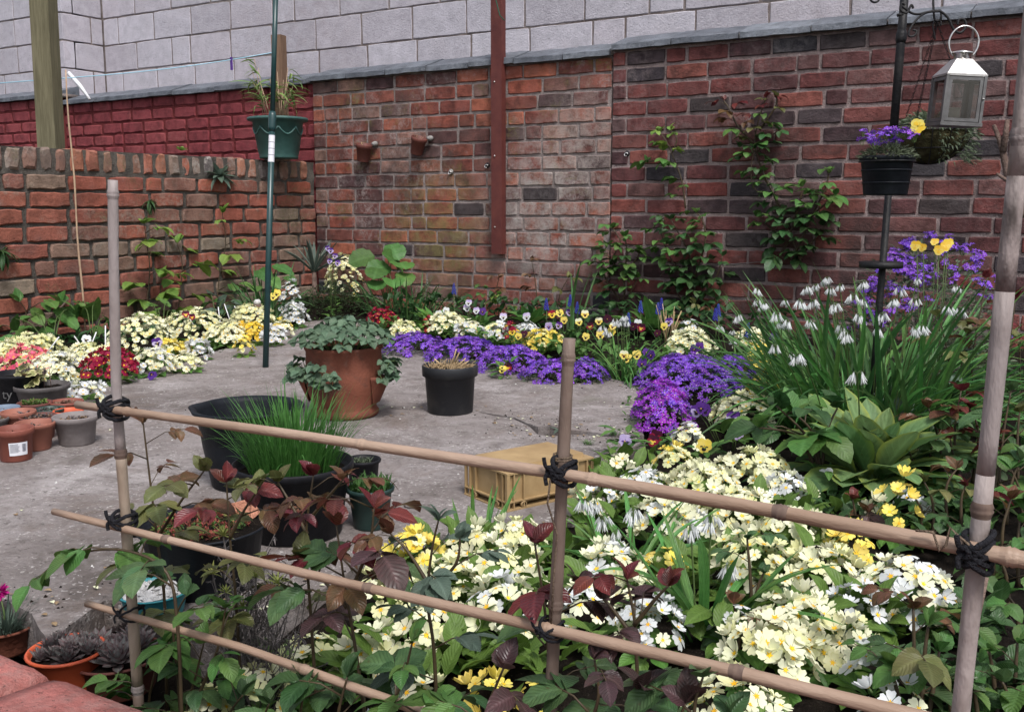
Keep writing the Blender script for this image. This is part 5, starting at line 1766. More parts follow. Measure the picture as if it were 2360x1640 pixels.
# ------------------------------------------------------------------ strap-leaved bulbs
def blade_set(mat, curls=(0.3, 0.8, 1.4, 2.0), W=0.03):
    return [MB().leaf(1.0, W, p_blade, 9, 0.5, c_).mesh('blade', [mat]) for c_ in curls]
BLD = {'mix': blade_set('leaf_strap_dark', (0.3, 0.9, 1.6), 0.027) + blade_set('leaf_strap', (0.4, 1.1, 1.9), 0.027), 'g': blade_set('leaf_strap'), 'd': blade_set('leaf_strap_dark'), 'wide': blade_set('leaf_strap', W=0.055)}
def bell_head(seed, n=7, mat='petal_white'):
    r_ = random.Random(seed)
    m = MB()
    for k in range(n):
        az = 2 * math.pi * k / n + r_.uniform(-0.3, 0.3)
        d = Vector((math.cos(az) * r_.uniform(0.1, 0.55), math.sin(az) * r_.uniform(0.1, 0.55), -1.0)).normalized()
        st_ = Vector((math.cos(az) * r_.uniform(0.15, 0.42), math.sin(az) * r_.uniform(0.15, 0.42), r_.uniform(-0.35, 0.15)))
        m.tube([Vector((0, 0, 0)), st_ * 0.7 + Vector((0, 0, 0.12)), st_], 0.025, 3, mi=1, cap=False)
        rot = aim(d)
        for q in range(6):
            a = q * math.pi / 3
            for_ = [Vector((math.cos(a + o) * rr, yy, math.sin(a + o) * rr)) for (o, rr, yy) in ((0, 0.04, 0.0), (-0.45, 0.12, 0.35), (-0.25, 0.15, 0.65), (0, 0.26, 0.85), (0.25, 0.15, 0.65), (0.45, 0.12, 0.35))]
            m.add([st_ + rot @ p_ for p_ in for_], [(0, 1, 2, 3, 4, 5)], 0)
    return m.mesh('bell_flowers', [mat, 'stem_green'])
BH_ = [bell_head(i, 5 + i % 4) for i in range(5)]

def bulbs(label, base, spread, nb, length, heads, name='white_bell_plant', cat='flower', blade='g', group='white bell flowers', hs=0.026, lean=0.55, seed=1, headpts=None, wide=1.0):
    e = empty(name, base, label, cat, group)
    r_ = random.Random(seed)
    for k in range(nb):
        az = r_.uniform(0, 6.2832)
        rr = spread * math.sqrt(r_.random())
        p_ = Vector((rr * math.cos(az), rr * math.sin(az), 0))
        lean_ = lean * (0.25 + rr / spread) * r_.uniform(0.4, 1.4)
        a2 = az + r_.uniform(-0.9, 0.9)
        d = Vector((math.cos(a2) * lean_, math.sin(a2) * lean_, 1))
        up = Vector((-math.cos(a2), -math.sin(a2), 0.4))
        part('leaf_blade', r_.choice(BLD[blade]), e, TRS(p_, aim(d, up, r_.uniform(-0.5, 0.5)), length * r_.uniform(0.65, 1.2)))
    stalks = MB()
    hp = []
    for k in range(heads):
        az = k * 2.4 + r_.uniform(-0.3, 0.3)
        rr = spread * 1.25 * math.sqrt((k + 0.5) / heads)
        hp.append(Vector((rr * math.cos(az), rr * math.sin(az), length * (0.92 - 0.35 * (rr / spread / 1.25) ** 2) * r_.uniform(0.85, 1.1))))
    for q in (headpts or []):
        hp.append(Vector(q) - Vector(base))
    for p_ in hp:
        g = Vector((p_.x * 0.5, p_.y * 0.5, 0))
        m = MB().tube(smooth_curve([g, g.lerp(p_, 0.55) + Vector((0, 0, p_.z * 0.10)), p_], 4), 0.0016, 4)
        st_ = part('flower_stalk', m.mesh('stalk', ['stem_green']), e)
        part('bell_flowers', r_.choice(BH_), st_, TRS(p_, Matrix.Rotation(r_.uniform(0, 6), 3, 'Z'), hs * r_.uniform(0.85, 1.15)))
    return e

def muscari(label, pts_, dep_py):
    x, y = pts_
    g = G(x, dep_py, 0)
    g.z = soil_z(g.x, g.y)
    t = onv(x, y, depth(g))
    e = empty('grape_hyacinth', g, label, 'flower', 'grape hyacinths')
    loc = t - g
    part('stalk', MB().tube([(0, 0, 0), loc * 0.5 + Vector((0.004, 0, 0)), loc], 0.0018, 5).mesh('stalk', ['stem_green']), e)
    r_ = random.Random(int(x))
    m = MB()
    for k in range(46):
        u = k / 46
        az = k * 2.4
        rr = 0.0105 * (1 - u * 0.75)
        c = Vector((rr * math.cos(az), rr * math.sin(az), -0.012 + 0.055 * u))
        s_ = 0.0046 * (1 - 0.45 * u)
        m.add([c + Vector(q) * s_ for q in ((1, 0, 0), (0, 1, 0), (-1, 0, 0), (0, -1, 0), (0, 0, 1.1), (0, 0, -1.1))], [(0, 1, 4), (1, 2, 4), (2, 3, 4), (3, 0, 4), (1, 0, 5), (2, 1, 5), (3, 2, 5), (0, 3, 5)])
    part('flower_spike', m.mesh('spike', ['muscari']), e, TRS(loc))
    for k in range(4):
        az = r_.uniform(0, 6.28)
        part('leaf_blade', r_.choice(BLD['d']), e, TRS((0, 0, 0), aim((math.cos(az) * 0.6, math.sin(az) * 0.6, 1)), max(0.08, loc.z * r_.uniform(0.7, 1.0))))
    return e

def rosette(label, base, n, length, W, mat, name, cat='plant', group=None, elev=(0.1, 1.35), prof=p_lance, curl=(0.3, 0.9), fold=0.3, seed=1, serr=0.0, partname='leaf', wave=0.02):
    e = empty(name, base, label, cat, group)
    r_ = random.Random(seed)
    ms = [MB().leaf(1.0, W, prof, 10, fold, curl[0] + (curl[1] - curl[0]) * i / 3, serr=serr, wave=wave).mesh('leaf', [mat]) for i in range(4)]
    for k in range(n):
        az = k * 2.399963 + r_.uniform(-0.2, 0.2)
        t = k / n
        el = elev[0] + (elev[1] - elev[0]) * t + r_.uniform(-0.1, 0.1)
        d = Vector((math.cos(az) * math.cos(el), math.sin(az) * math.cos(el), math.sin(el)))
        part(partname, r_.choice(ms), e, TRS((d.x * length * 0.03, d.y * length * 0.03, 0.01), aim(d, roll=r_.uniform(-0.25, 0.25)), length * (1 - 0.28 * t) * r_.uniform(0.82, 1.1)))
    return e

def stalky(label, base, leaves, mat, name='leafy_plant', cat='plant', group=None, W=0.8, prof=p_round, seed=1, curl=0.5, serr=0.05):
    """large leaves on their own stalks; leaves: list of (tip point of stalk, size)"""
    e = empty(name, base, label, cat, group)
    r_ = random.Random(seed)
    ms = [MB().leaf(1.0, W, prof, 10, f_, c_, serr=serr, wave=0.03).mesh('leaf', [mat]) for f_, c_ in ((0.15, curl), (0.3, curl * 1.6))]
    for (p_, s_) in leaves:
        q = Vector(p_) - Vector(base)
        st_ = part('leaf_stalk', MB().tube(smooth_curve([Vector((0, 0, 0)), q * 0.5 + Vector((0, 0, 0.15 * q.length)), q], 4), 0.0025, 5).mesh('stalk', ['stem_green']), e)
        cam_ = (EYE - Vector(p_))
        cam_.z = 0
        cam_.normalize()
        d = cam_ * 0.6 + Vector((q.x, q.y, 0)).normalized() * 0.8 + Vector((r_.uniform(-0.5, 0.5), r_.uniform(-0.5, 0.5), r_.uniform(-0.5, 0.1)))
        part('leaf', r_.choice(ms), st_, TRS(q - d.normalized() * s_ * 0.25, aim(d, Vector((r_.uniform(-0.3, 0.3), r_.uniform(-0.3, 0.3), 1)) + cam_ * 0.5), s_))
    return e

# ================================================================== PLANTS: left bed along the low wall
def soilpt(px, py):
    g = G(px, py, 0.0)
    g.z = soil_z(g.x, g.y)
    return g

FSF = 0.017
for (lab_, x, y, r, c, kw) in [
    ('cream primrose mound behind the variegated ivy at the picture edge', 18, 822, 44, ['cream', 'pale'], {}),
    ('cream primrose mound rising behind the pink primrose', 82, 806, 46, ['cream', 'pale'], {}),
    ('pink and orange primrose behind the variegated ivy', 62, 836, 40, ['pink'], {'dens': 0.8}),
    ('white yellow-eyed primrose mound between ivy pot and red primrose', 132, 852, 50, ['pale', 'white'], {}),
    ('white primrose spilling onto the concrete beside the ivy pot', 190, 892, 40, ['white', 'pale'], {'dens': 0.7, 'hgt': 0.05}),
    ('cream primrose mound behind the crimson primrose', 202, 828, 42, ['cream', 'pale'], {}),
    ('crimson primrose with yellow eyes behind the pale upright cane', 250, 852, 46, ['red'], {}),
    ('largest pale cream primrose mound just beyond the pale upright', 326, 792, 58, ['pale', 'cream'], {'hgt': 0.15}),
    ('cream primrose with open yellow eyes in front of the largest mound', 352, 834, 40, ['pale', 'white'], {'dens': 0.8}),
    ('clear yellow primrose beside the largest cream mound', 392, 808, 26, ['yellow', 'cream'], {}),
    ('broad creamy yellow primrose mound in the middle of the low wall bed', 452, 766, 56, ['cream', 'pale'], {'hgt': 0.14}),
    ('small deep yellow double primrose at the front of the bed', 420, 800, 15, ['yellow'], {'dens': 1.2}),
    ('small clean white primrose below the broad creamy mound', 457, 803, 23, ['white'], {}),
    ('low cream primrose at the very edge of the concrete', 430, 828, 27, ['pale', 'cream'], {'hgt': 0.05}),
    ('pale primrose patch left of the golden primrose', 528, 772, 38, ['pale', 'cream'], {}),
    ('pale yellow primrose mound behind the golden primrose', 582, 752, 40, ['cream', 'pale'], {'hgt': 0.13}),
    ('golden yellow orange-eyed primrose near the green pole', 577, 770, 26, ['gold', 'yellow'], {}),
    ('little yellow primrose at the bed edge below the golden one', 562, 795, 17, ['yellow', 'cream'], {}),
    ('white primrose right behind the foot of the green pole', 630, 772, 21, ['white'], {}),
    ('cream orange-eyed primrose just beyond the green pole', 648, 756, 21, ['pale', 'yellow'], {}),
    ('dense pure white primrose next to the thyme mat', 678, 734, 24, ['white'], {'hgt': 0.11}),
    ('white orange-eyed primrose standing above the thyme mat', 670, 706, 19, ['white'], {'hgt': 0.20, 'z': 0.10}),
]:
    primrose(lab_, x, y, r * 1.2, c, fs=FSF, **kw)
# bed between, leaves only low
def ground_leaves(label, pts_, n, mat, name='ground_cover', L=0.04, W=0.5, z=0.02, seed=3):
    r_ = random.Random(seed)
    m = MB()
    for k in range(n):
        a, b = r_.choice(pts_)
        p_ = a.lerp(b, r_.random())
        d = Vector((r_.uniform(-1, 1), r_.uniform(-1, 1), r_.uniform(0.1, 1.2)))
        m.leaf(L * r_.uniform(0.6, 1.3), L * W, p_oval, 4, 0.3, 0.7, M=TRS(p_ + Vector((r_.uniform(-0.06, 0.06), r_.uniform(-0.06, 0.06), r_.uniform(0, z))), aim(d, roll=r_.uniform(-0.6, 0.6))))
    o = part(name, m.mesh(name, [mat]))
    return tag(o, label, 'plant', kind='stuff')
line = [soilpt(x, y) for x, y in ((-60, 905), (120, 890), (240, 868), (420, 822), (560, 785), (690, 742))]
ground_leaves('low green leaves filling the bed along the low wall', list(zip(line, line[1:])), 420, 'leaf_mid', z=0.05)
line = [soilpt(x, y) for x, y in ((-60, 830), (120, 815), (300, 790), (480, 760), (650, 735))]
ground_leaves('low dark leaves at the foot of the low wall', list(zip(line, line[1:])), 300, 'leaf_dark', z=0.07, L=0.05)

pansy('single white pansy with black face among plant markers', 204, 790, 848, [(201, 792, 'white'), (199, 782, 'white')], 0.021, 6)
pansy('single violet and white pansy on the largest primrose mound', 362, 795, 842, [(362, 790, 'violetface')], 0.024, 4)
pansy('little yellow pansy near the green pole and dark light', 630, 690, 760, [(630, 684, 'yellow'), (638, 676, 'yellow')], 0.022, 6)
pansy('crimson pansy beside the markers above the creamy mound', 432, 735, 800, [(428, 724, 'wine'), (443, 730, 'wine')], 0.018, 5)
c = G(351, 868, 0.012)
e = empty('fallen_pansy', c, 'fallen violet pansy flower lying on the concrete', 'flower')
part('flower', PN['violet'], e, TRS((0, 0, 0.006), aimz((0.2, -0.7, 0.6)), 0.019))

MARK = ['white plant marker nearest the ivy pot leaning right', 'dull white plant marker leaning left beside the white pansy', 'thick white plant marker leaning right of the white pansy', 'fine upright white marker just left of the pale upright cane', 'short pale marker behind the largest cream mound', 'upright white marker in front of the hosta leaves', 'middle white marker leaning left by the hosta leaves', 'white marker leaning left towards the garden light', 'white marker poking through the crimson pansy']
for mi_, (x0_, y0_, x1_, y1_) in enumerate(((118, 800, 136, 776), (190, 801, 171, 774), (207, 803, 222, 765), (243, 800, 243, 750), (399, 748, 409, 733), (507, 742, 503, 707), (529, 735, 517, 700), (556, 735, 540, 705), (437, 735, 428, 722))):
    b = G(x0_, y0_ + 40, 0.0)
    dd_ = depth(b)
    a_ = onv(x1_, y1_, dd_)
    o = single('plant_marker', MB().tube([a_ + (onv(x0_, y0_, dd_) - a_) * 2.2, a_], 0.0026, 5), ['plastic_white' if x0_ != 190 else 'gravel_white'], MARK[mi_], 'marker', 'white plant markers')
# garden light stub
b = soilpt(596, 775)
h_ = zat(b, 690) - b.z
e = empty('garden_light', b, 'short dark cylindrical garden light beside the green pole', 'light')
part('body', MB().lathe([(0.02, 0), (0.02, h_ * 0.86), (0.017, h_ * 0.88)], 16).mesh('body', ['wood_bark']), e)
part('cap', MB().lathe([(0.017, h_ * 0.88), (0.018, h_ * 0.95), (0.010, h_), (0, h_)], 16).mesh('cap', ['gravel_white']), e)

# climbers on the low wall
def LP(pxs, off=0.05):
    return [PX(x, y, LEFT_X + off) for x, y in pxs]
FX = (1, 0, 0)
rose('pale green climber on the low wall just past the pale upright', [(LP([(332, 760), (338, 700), (345, 620), (338, 560), (332, 515)]), 'll'), (LP([(335, 740), (365, 690), (372, 640)]), 'l')], 'climbing_plant', 'climber', 'climbers on the walls', size=0.0966, r0=0.004, gap=0.0720, facing=FX, seed=11)
rose('yellow green climber on the low wall beside the thin white stick', [(LP([(410, 745), (413, 690), (420, 610), (408, 560)]), 'lll')], 'climbing_plant', 'climber', 'climbers on the walls', size=0.1018, r0=0.004, gap=0.0800, facing=FX, seed=12)
rose('sparse green climber on the low wall left of the green pole', [(LP([(498, 740), (505, 640), (520, 560), (512, 490)]), 'mll')], 'climbing_plant', 'climber', 'climbers on the walls', size=0.0966, r0=0.004, gap=0.0960, facing=FX, seed=13)
rose('green climber growing low by the slanting stick', [(LP([(55, 780), (60, 720), (45, 695)]), 'mm'), (LP([(95, 780), (120, 725), (140, 700)]), 'mm')], 'climbing_plant', 'climber', 'climbers on the walls', size=0.1141, r0=0.004, gap=0.0720, facing=FX, seed=14)
# big leaved plants by the low wall
def at_x(px, py, off):
    return PX(px, py, LEFT_X + off)
stalky('big leaved green plant by the slanting stick', soilpt(120, 815), [(at_x(80, 720, .12), .10), (at_x(140, 725, .18), .17), (at_x(165, 712, .12), .13), (at_x(112, 770, .25), .13), (at_x(35, 735, .15), .09), (at_x(30, 785, .25), .11)], 'leaf_mid', 'broad_leaved_plant', seed=2)
stalky('big round leaved plant between thin cane and pale upright', soilpt(215, 805), [(at_x(215, 702, .15), .15), (at_x(195, 710, .12), .12), (at_x(245, 735, .2), .12), (at_x(225, 760, .2), .10), (at_x(278, 750, .15), .10)], 'leaf_mid', 'broad_leaved_plant', seed=3)
stalky('lupin like plant behind the largest primrose mound', soilpt(375, 790), [(at_x(362, 715, .2), .09), (at_x(385, 700, .2), .09), (at_x(352, 730, .25), .08), (at_x(400, 722, .2), .08), (at_x(345, 702, .15), .08)], 'leaf_mid', 'broad_leaved_plant', seed=4, prof=p_lance, W=0.4)
stalky('clump of hosta leaves against the low wall near the markers', soilpt(500, 755), [(at_x(485, 675, .2), .12), (at_x(515, 690, .22), .13), (at_x(528, 712, .28), .12), (at_x(540, 695, .18), .10), (at_x(490, 715, .25), .10), (at_x(560, 705, .25), .10)], 'leaf_grey', 'broad_leaved_plant', seed=5, prof=p_oval, W=0.6)
# plants growing on and in the low wall
b = G(507, 420, LTOP - 0.03)
b = PX(507, 410, LEFT_X + 0.02)
rosette('grey green rosette plant growing on the low wall top', b, 26, 0.125, 0.30, 'leaf_grey', 'wall_plant', elev=(-0.6, 1.3), seed=6, curl=(0.2, 0.7))
b = PX(345, 468, LEFT_X + 0.01)
rosette('small dark fern rooted in a joint of the low wall', b, 22, 0.085, 0.20, 'leaf_dark', 'wall_fern', elev=(-1.3, 0.6), seed=7, curl=(0.6, 1.4))
b = PX(2, 585, LEFT_X + 0.02)
rosette('dark green fern at the picture edge on the low wall', b, 30, 0.12, 0.16, 'leaf_dark', 'wall_fern', elev=(-1.2, 0.8), seed=8, curl=(0.6, 1.4))
b = G(418, 352, LTOP)
rosette('tiny yellow green seedling on top of the low wall', b, 7, 0.05, 0.6, 'leaf_light', 'seedling', elev=(0.3, 1.2), seed=9, prof=p_oval)

# bamboo in the green planter
loc, rt, h = GPL
e = empty('bamboo_plant', loc + Vector((0, 0, h * 0.88)), 'dwarf bamboo with arching pale leaves in the green planter', 'plant')
r_ = random.Random(5)
bl_ = [MB().leaf(1.0, 0.10, p_lance, 8, 0.2, c_).mesh('leaf', ['leaf_bamboo']) for c_ in (0.6, 1.2, 1.8)]
for k in range(16):
    az = r_.uniform(0, 6.28)
    ln = r_.uniform(0.16, 0.34) if k > 3 else r_.uniform(0.30, 0.40)
    lean_ = r_.uniform(0.15, 0.75) if k > 3 else 0.12
    p0 = Vector((rt * 0.5 * math.cos(az) * r_.random(), rt * 0.5 * math.sin(az) * r_.random(), 0))
    tip_ = p0 + Vector((math.cos(az) * lean_, math.sin(az) * lean_, 1)).normalized() * ln
    st_ = part('cane', MB().tube([p0, p0.lerp(tip_, 0.5) + Vector((0, 0, 0.02)), tip_], [0.003, 0.0025, 0.0015], 5).mesh('cane', ['cane_dry']), e)
    for q in range(r_.randint(5, 8)):
        t = r_.uniform(0.4, 1.0)
        az2 = az + r_.uniform(-1.4, 1.4)
        part('leaf', r_.choice(bl_), st_, TRS(p0.lerp(tip_, t), aim((math.cos(az2), math.sin(az2), r_.uniform(-0.1, 0.9)), roll=r_.uniform(-0.5, 0.5)), r_.uniform(0.09, 0.17)))

# corner planting
e = primrose('cream primrose cluster with drooping flowers beside the corner', 795, 660, 42, ['cream', 'pale'], z=0.14, fs=0.018, hgt=0.26)
primrose('few pale primroses with broad leaves left of the spiky plant', 688, 622, 26, ['cream'], z=0.15, fs=0.018, hgt=0.27, dens=0.22, leaves=16)
primrose('white primroses just below the spiky plant', 722, 642, 22, ['white'], z=0.15, fs=0.018, hgt=0.22, dens=0.5)
b = soilpt(727, 722)
b.z = zat(b, 632)
sub = soilpt(727, 745)
e = rosette('spiky grey green sword leaved plant in the corner', b, 18, 0.27, 0.10, 'leaf_agave', 'spiky_plant', elev=(0.45, 1.4), curl=(0.0, 0.3), fold=0.6, seed=10, prof=p_blade)
part('trunk', MB().tube([(0, 0, -b.z - 0.02), (0, 0, 0.02)], [0.02, 0.014], 7).mesh('trunk', ['wood_bark']), e)
b = soilpt(770, 728)
e = empty('thyme_mat', b, 'dense dark green mat of thyme behind the strawberry planter', 'plant')
part('foliage', leafy_dome(0.27, 0.2, 0.19, 2600, 0.016, 0.008, ['leaf_thyme'], 4, inner=0.35), e, TRS((0, 0, 0), Matrix.Rotation(YAW, 3, 'Z')), 'stuff')
bulbs('clump of strap leaves between green pole and thyme mat', soilpt(622, 752), 0.11, 60, 0.33, 0, 'strap_leaf_clump', 'plant', 'd', 'strap leaf clumps', seed=3, lean=0.35)
stalky('broad fresh green leaves at the wall behind the green pole', soilpt(605, 740), [(onv(602, 625, 5.45), .16), (onv(622, 645, 5.4), .14), (onv(640, 615, 5.6), .15), (onv(590, 660, 5.35), .12), (onv(660, 640, 5.5), .12)], 'leaf_mid', 'broad_leaved_plant', seed=6, prof=p_oval, W=0.6)
pansy('small purple aubrieta like flowers in the corner behind the spiky plant', 765, 580, 742, [(762, 578, 'violetface'), (772, 590, 'violetface'), (760, 602, 'violetface'), (778, 606, 'violetface'), (755, 572, 'violetface')], 0.017, 20)
stalky('large heart leaved plant against the wall right of the corner', soilpt(895, 735), [(onv(848, 592, 5.75), .16), (onv(895, 592, 5.7), .18), (onv(922, 606, 5.65), .15), (onv(885, 615, 5.7), .15), (onv(868, 622, 5.6), .13), (onv(905, 570, 5.8), .14), (onv(935, 635, 5.6), .12), (onv(870, 650, 5.6), .12), (onv(905, 645, 5.5), .13)], 'leaf_mid', 'broad_leaved_plant', seed=7, W=0.95)
bulbs('dark grassy clump below the large heart leaves', soilpt(940, 745), 0.22, 110, 0.27, 0, 'strap_leaf_clump', 'plant', 'd', 'strap leaf clumps', seed=4, lean=0.6)
for (x, y, s_, lab_) in ((1010, 668, 0.045, 'pale rounded stone against the wall behind the grass'), (985, 700, 0.04, 'small brownish stone beside the leafy rosette')):
    g = G(x, y + 40, 0.02)
    m = MB().lathe([(0, -0.6), (0.7, -0.45), (1.0, 0.0), (0.75, 0.5), (0.3, 0.72), (0, 0.75)], 9, wob=0.12)
    o = single('stone', m, ['gravel_white' if y < 680 else 'wood_bark'], lab_, 'stone', loc=g)
    o.scale = (s_, s_ * 0.8, s_)

# ================================================================== back bed
for (lab_, x, y, r, c, kw) in [
    ('magenta red primrose behind the strawberry planter', 882, 745, 34, ['red'], {}),
    ('cream primrose between red primrose and purple aubrieta', 930, 762, 32, ['cream', 'pale'], {}),
    ('pale cream primrose drift behind the black straw pot', 1030, 762, 40, ['pale', 'cream'], {}),
    ('white cream primrose below the lilac pansies', 1082, 768, 34, ['pale', 'white'], {}),
    ('small dark red primrose in the cream drift', 988, 762, 12, ['red'], {'dens': 1.2, 'hgt': 0.085}),
    ('white primrose behind the orange red primrose', 1150, 775, 34, ['white', 'cream'], {}),
    ('orange red primrose amid white pansies', 1178, 780, 17, ['red', 'gold'], {'dens': 1.2, 'hgt': 0.09}),
    ('soft yellow primrose drift above the short brown upright', 1252, 785, 44, ['yellow', 'cream'], {'hgt': 0.07}),
    ('white primrose beside the soft yellow drift', 1215, 770, 24, ['white'], {}),
    ('wide cream primrose cushion above the large purple aubrieta', 1588, 815, 52, ['pale', 'cream'], {'hgt': 0.10}),
    ('few white orange-eyed primroses by the wall', 1590, 770, 20, ['white', 'cream'], {'dens': 0.45}),
    ('cream primrose tucked behind the grape hyacinth at the white bells', 1725, 800, 34, ['pale', 'cream'], {}),
    ('golden yellow polyanthus under the white bells', 1748, 858, 30, ['yellow', 'gold'], {'hgt': 0.13}),
    ('yellow polyanthus with orange eyes below the golden one', 1762, 908, 30, ['yellow', 'gold'], {'hgt': 0.11}),
]:
    primrose(lab_, x, y, r, c, fs=0.0165, **kw)
aubrieta('purple aubrieta cushion right beside the strawberry planter', 955, 793, 84, 40, ['violet'], 0.085, 95, squash=0.13)
aubrieta('purple aubrieta cushion behind the black straw pot', 1072, 806, 92, 40, ['violet'], 0.095, 115, squash=0.14)
aubrieta('purple aubrieta left of the short brown upright', 1180, 828, 88, 40, ['violet'], 0.085, 95, squash=0.14)
aubrieta('thin purple aubrieta around the short brown upright', 1275, 848, 80, 40, ['violet'], 0.080, 60, squash=0.13)
aubrieta('small purple aubrieta right of the short brown upright', 1352, 850, 54, 34, ['violet'], 0.075, 38, squash=0.10)
aubrieta('large purple aubrieta sheet spilling onto the patio', 1585, 866, 122, 40, ['violet'], 0.115, 215, leaves=800, squash=0.24)
aubrieta('bright magenta purple aubrieta at the patio corner', 1525, 945, 66, 40, ['magenta', 'magenta', 'violet'], 0.12, 105, leaves=600, squash=0.17)
aubrieta('purple aubrieta patch reaching the yellow polyanthus', 1692, 868, 62, 40, ['violet'], 0.11, 65, squash=0.12)
for (lab_, x, y, g, fl) in [
    ('pair of white black-faced pansies above the cream drift', 1022, 715, 778, [(1028, 716, 'white'), (1012, 724, 'white')]),
    ('tall lilac pansies left of the orange red primrose', 1090, 715, 782, [(1080, 698, 'lilac'), (1098, 716, 'lilac'), (1112, 718, 'violet'), (1076, 710, 'lilac')]),
    ('white lilac black-faced pansies beside the orange red primrose', 1158, 740, 795, [(1160, 730, 'lilac'), (1150, 746, 'white')]),
    ('lone lilac pansy above the yellow drift', 1214, 730, 796, [(1214, 730, 'lilac')]),
    ('pale lilac pansy over the purple aubrieta', 1265, 752, 815, [(1265, 752, 'lilacall')]),
    ('yellow and maroon pansies with gold petals under the orange primrose', 1190, 765, 815, [(1180, 764, 'fire'), (1208, 770, 'maroon'), (1195, 775, 'yellow')]),
    ('purple and yellow pansies below the tall grape hyacinth', 1295, 735, 800, [(1290, 722, 'yellow'), (1312, 720, 'violetface'), (1300, 738, 'yellow'), (1288, 750, 'violetface'), (1272, 724, 'fire')]),
    ('cream pansy with maroon face behind the strap leaves', 1347, 735, 800, [(1348, 724, 'cream'), (1334, 742, 'cream'), (1360, 752, 'wine'), (1380, 740, 'cream'), (1400, 735, 'maroon')]),
    ('big cream black-faced pansy next to the white bells', 1412, 748, 805, [(1412, 752, 'cream'), (1410, 765, 'yellow')]),
    ('yellow pansy low beside the short brown upright', 1350, 775, 830, [(1350, 776, 'yellow'), (1384, 772, 'yellow')]),
    ('maroon pansies in front of the broad leaves', 1468, 755, 815, [(1460, 752, 'maroon'), (1478, 755, 'wine'), (1470, 745, 'white')]),
    ('yellow and violet pansy among the dry stalks', 1532, 750, 815, [(1531, 752, 'yellow'), (1542, 742, 'violetface'), (1515, 768, 'maroon')]),
    ('cream and yellow pansies at the tip of the large aubrieta', 1450, 822, 872, [(1438, 818, 'cream'), (1446, 826, 'yellow'), (1468, 818, 'yellow')]),
    ('violet pansies at the edge of the large aubrieta', 1488, 815, 876, [(1490, 812, 'violet'), (1480, 838, 'violet'), (1500, 818, 'violet')]),
    ('violet pansy on the cream cushion', 1604, 803, 858, [(1600, 805, 'violet'), (1612, 799, 'violet')]),
    ('wine and gold pansy on the patio edge by the black pot', 1165, 850, 868, [(1158, 852, 'yellow'), (1170, 846, 'wine')]),
    ('violet pansy under the white bell flowers', 1790, 775, 880, [(1785, 778, 'violet'), (1812, 818, 'violet')]),
    ('wine red pansy with gold face at the patio corner', 1510, 1010, 1045, [(1512, 1006, 'wine'), (1505, 1016, 'wine')]),
    ('violet pansies with white faces below the cream primrose', 1690, 980, 1030, [(1700, 1000, 'violetface'), (1692, 962, 'violet'), (1688, 966, 'violetface'), (1606, 948, 'violetface'), (1615, 940, 'violet'), (1625, 945, 'violet')]),
    ('tiny pale yellow pansy bud below the violet pansies', 1622, 1030, 1075, [(1623, 1028, 'yellow')]),
    ('white pansy with purple edge beside the foxglove', 1904, 1100, 1145, [(1906, 1098, 'white')]),
    ('single purple pansy by the crate corner', 1440, 1018, 1050, [(1441, 1016, 'lilacall')]),
]:
    pansy(lab_, x, y, g, fl, 0.018 if y > 930 else 0.0185, 16)
for i, (x, y, g, lab_) in enumerate([(1046, 672, 775, 'blue grape hyacinth standing alone against the dark wall base'), (1314, 700, 800, 'tallest blue grape hyacinth behind the pansies'), (1259, 708, 800, 'small blue grape hyacinth left of the tallest one'), (1330, 716, 795, 'tiny blue grape hyacinth right of the tallest one'),
                                     (1476, 714, 800, 'blue grape hyacinth in front of the broad green leaves'), (1516, 718, 800, 'blue grape hyacinth right of the broad green leaves'), (1524, 708, 800, 'blue grape hyacinth above the broad green leaves'), (1448, 742, 805, 'blue grape hyacinth beside the white bells'),
                                     (1724, 770, 870, 'blue grape hyacinth in front of the white bell clump'), (1655, 722, 810, 'faint blue grape hyacinth by the dark wall foot'), (1648, 732, 812, 'faint blue grape hyacinth lowest by the dark wall foot')]):
    muscari(lab_, (x, y), g)
rosette('fresh green leafy rosette behind the pair of white pansies', soilpt(1000, 760), 26, 0.17, 0.34, 'leaf_primrose', 'leafy_plant', group='leafy rosettes', elev=(0.2, 1.2), seed=21)
rosette('green leafy rosette at the wall behind the lone lilac pansy', soilpt(1222, 765), 16, 0.19, 0.42, 'leaf_mid', 'leafy_plant', group='leafy rosettes', elev=(0.3, 1.2), seed=22, prof=p_oval)
rosette('broad green leaved rosette behind the maroon pansies', soilpt(1505, 785), 16, 0.27, 0.36, 'leaf_mid', 'leafy_plant', group='leafy rosettes', elev=(0.3, 1.25), seed=23, prof=p_oval)
rosette('fresh leaves beside the lone grape hyacinth', soilpt(1105, 765), 22, 0.15, 0.4, 'leaf_mid', 'leafy_plant', group='leafy rosettes', elev=(0.2, 1.2), seed=24, prof=p_oval)
hb = soilpt(1440, 868)
dd_ = depth(hb)
bulbs('strap leaf clump with white blue bells left of the yellow pansies', hb, 0.07, 60, 0.22, 0, 'white_bell_plant', 'flower', 'g', seed=31, lean=0.7, headpts=[onv(x, y, dd_) for x, y in ((1420, 735), (1438, 728), (1446, 738), (1390, 752), (1400, 762), (1432, 742))])
hb = soilpt(1318, 800)
bulbs('few tall dark upright leaves behind the pansies', hb, 0.03, 9, 0.38, 0, 'strap_leaf_clump', 'plant', 'd', 'strap leaf clumps', seed=32, lean=0.2)
